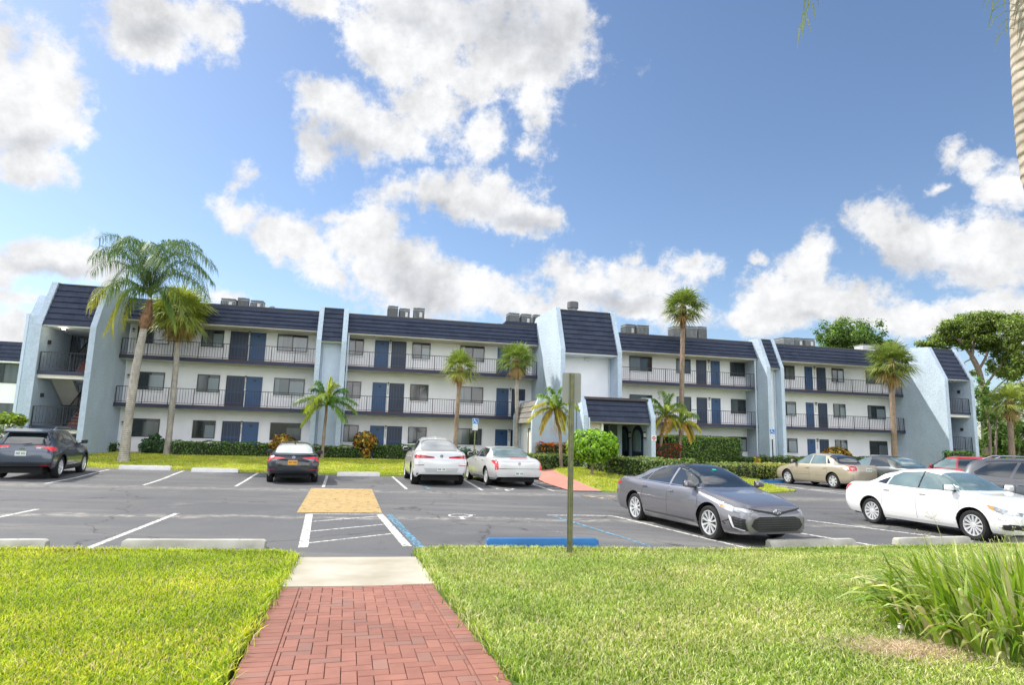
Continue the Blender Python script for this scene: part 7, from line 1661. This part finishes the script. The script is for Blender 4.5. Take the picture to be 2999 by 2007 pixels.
# 8 ---- dark saloon further back
sp = saloon(4.85, 1.85, 1.47, 2.8, .95, .33, hood=.92, deck=1.04, belt=.96, ws=(1.02, .26), rs=(-1.62, -.80), nose=.76, tail=.88, sillz=.21); sp['doors'] = [(-.05, 1.02), (-1.08, -.05)]
c = Car('parked_car', 'dark saloon of which little more than the roof shows behind the white saloon', 'car', (16.2, 27.9, 0), mid_heading((-.34, .94)), sp, paint_mat('paint_dark_teal', (.05, .06, .06), .4))
c.both([(.95, 1.0), (.34, 1.36), (.0, 1.40), (0, 1.0)], 'side_window', car_glass_l); c.both([(-.06, 1.0), (-.06, 1.40), (-.74, 1.36), (-1.1, 1.03)], 'side_window', car_glass); front_glass(c, .97, .34, .72, .57, car_glass_l); front_glass(c, -1.56, -.86, .66, .56, car_glass_l, name='rear_window'); c.mirror_pair(.86, 1.0); c.seams()
# 9 ---- red hatchback
sp = saloon(4.35, 1.80, 1.55, 2.65, .88, .33, hood=.98, deck=1.12, belt=1.02, ws=(1.0, .35), rs=(-1.85, -1.4), nose=.82, tail=.9, sillz=.22)
sp['top'] = [(-2.12, .9), (-2.08, 1.04), (-2.0, 1.14), (-1.8, 1.32), (-1.6, 1.44), (-1.3, 1.51), (-.5, 1.55), (.1, 1.54), (.36, 1.49), (.7, 1.29), (1.02, 1.08), (1.2, 1.04), (1.6, .97), (1.95, .87), (2.08, .78), (2.12, .7)]; sp['belt'] = [(-2.12, .84), (-2.04, 1.0), (-1.8, 1.08), (-1, 1.04), (0, 1.01), (1., .99), (1.4, .92), (1.9, .8), (2.12, .64)]; sp['boot'] = (-9, -8); sp['doors'] = [(-.05, 1.0), (-1.02, -.05)]
c = Car('parked_car', 'red hatchback whose roof and windows show above the white saloon', 'car', (18.7, 26.6, 0), mid_heading((-.70, .71)), sp, paint_mat('paint_red', (.42, .02, .03), .25))
c.both([(.93, 1.05), (.40, 1.42), (.0, 1.46), (0, 1.05)], 'side_window', car_glass_l); c.both([(-.06, 1.05), (-.06, 1.46), (-.8, 1.44), (-1.0, 1.08)], 'side_window', car_glass); c.both([(-1.06, 1.1), (-.88, 1.43), (-1.2, 1.38), (-1.45, 1.16)], 'quarter_window', car_glass); front_glass(c, .95, .40, .70, .56); c.panel([(-.62, 1.15), (.62, 1.15), (.55, 1.42), (-.55, 1.42)], 'rear_window', car_glass, 'rear', off=.008); c.both([(-2.1, 1.08), (-1.85, 1.10), (-1.8, 1.0), (-2.1, .92)], 'tail_light', red_l); c.mirror_pair(.84, 1.04); c.seams()
# 10 --- dark grey crossover at the right edge
sp = saloon(4.95, 1.93, 1.66, 2.85, .95, .37, hood=1.06, deck=1.14, belt=1.06, ws=(1.15, .50), rs=(-1.95, -1.7), nose=.9, tail=.96, sillz=.26)
sp['top'] = [(-2.48, .92), (-2.44, 1.06), (-2.36, 1.16), (-2.2, 1.38), (-2.05, 1.54), (-1.8, 1.61), (-1.2, 1.65), (-.4, 1.66), (.3, 1.64), (.56, 1.58), (.9, 1.38), (1.2, 1.16), (1.4, 1.12), (1.8, 1.05), (2.14, .95), (2.28, .86), (2.35, .78)]; sp['belt'] = [(-2.48, .86), (-2.38, 1.0), (-2.0, 1.08), (0, 1.05), (1.1, 1.04), (1.5, .99), (2.0, .9), (2.25, .8), (2.35, .7)]; sp['boot'] = (-9, -8); sp['doors'] = [(.02, 1.12), (-1.02, .02)]
c = Car('parked_crossover', 'dark grey crossover with pale roof rails behind the white saloon, cut by the right edge', 'car', (14.85, 17.0, -.05), mid_heading((.66, -.75)), sp, paint_mat('paint_gunmetal', (.085, .09, .10), .45))
c.both([(1.06, 1.11), (.6, 1.50), (.06, 1.545), (.06, 1.10)], 'side_window', car_glass_l); c.both([(0, 1.10), (0, 1.545), (-.9, 1.54), (-1.08, 1.12)], 'side_window', car_glass); c.both([(-1.16, 1.14), (-.98, 1.53), (-1.6, 1.49), (-1.95, 1.25), (-1.9, 1.18)], 'quarter_window', car_glass); c.both([(-2.0, 1.225), (-1.62, 1.515), (.62, 1.56), (1.12, 1.1), (1.16, 1.1), (.62, 1.585), (-1.64, 1.54), (-2.04, 1.23)], 'window_trim', chrome, off=.008) if False else None
front_glass(c, 1.12, .56, .74, .60); c.mirror_pair(1.0, 1.1); c.handles([(.12, .94), (-.88, .96)]); c.seams()
for sg in (-1, 1): mb = MB(); mb.tube([(.4, sg * .62, 1.60), (.25, sg * .62, 1.70), (-1.5, sg * .62, 1.70), (-1.75, sg * .62, 1.60)], [.025, .022, .022, .025], 6); mb.build('roof_rail', chrome, c.root, smooth=60)
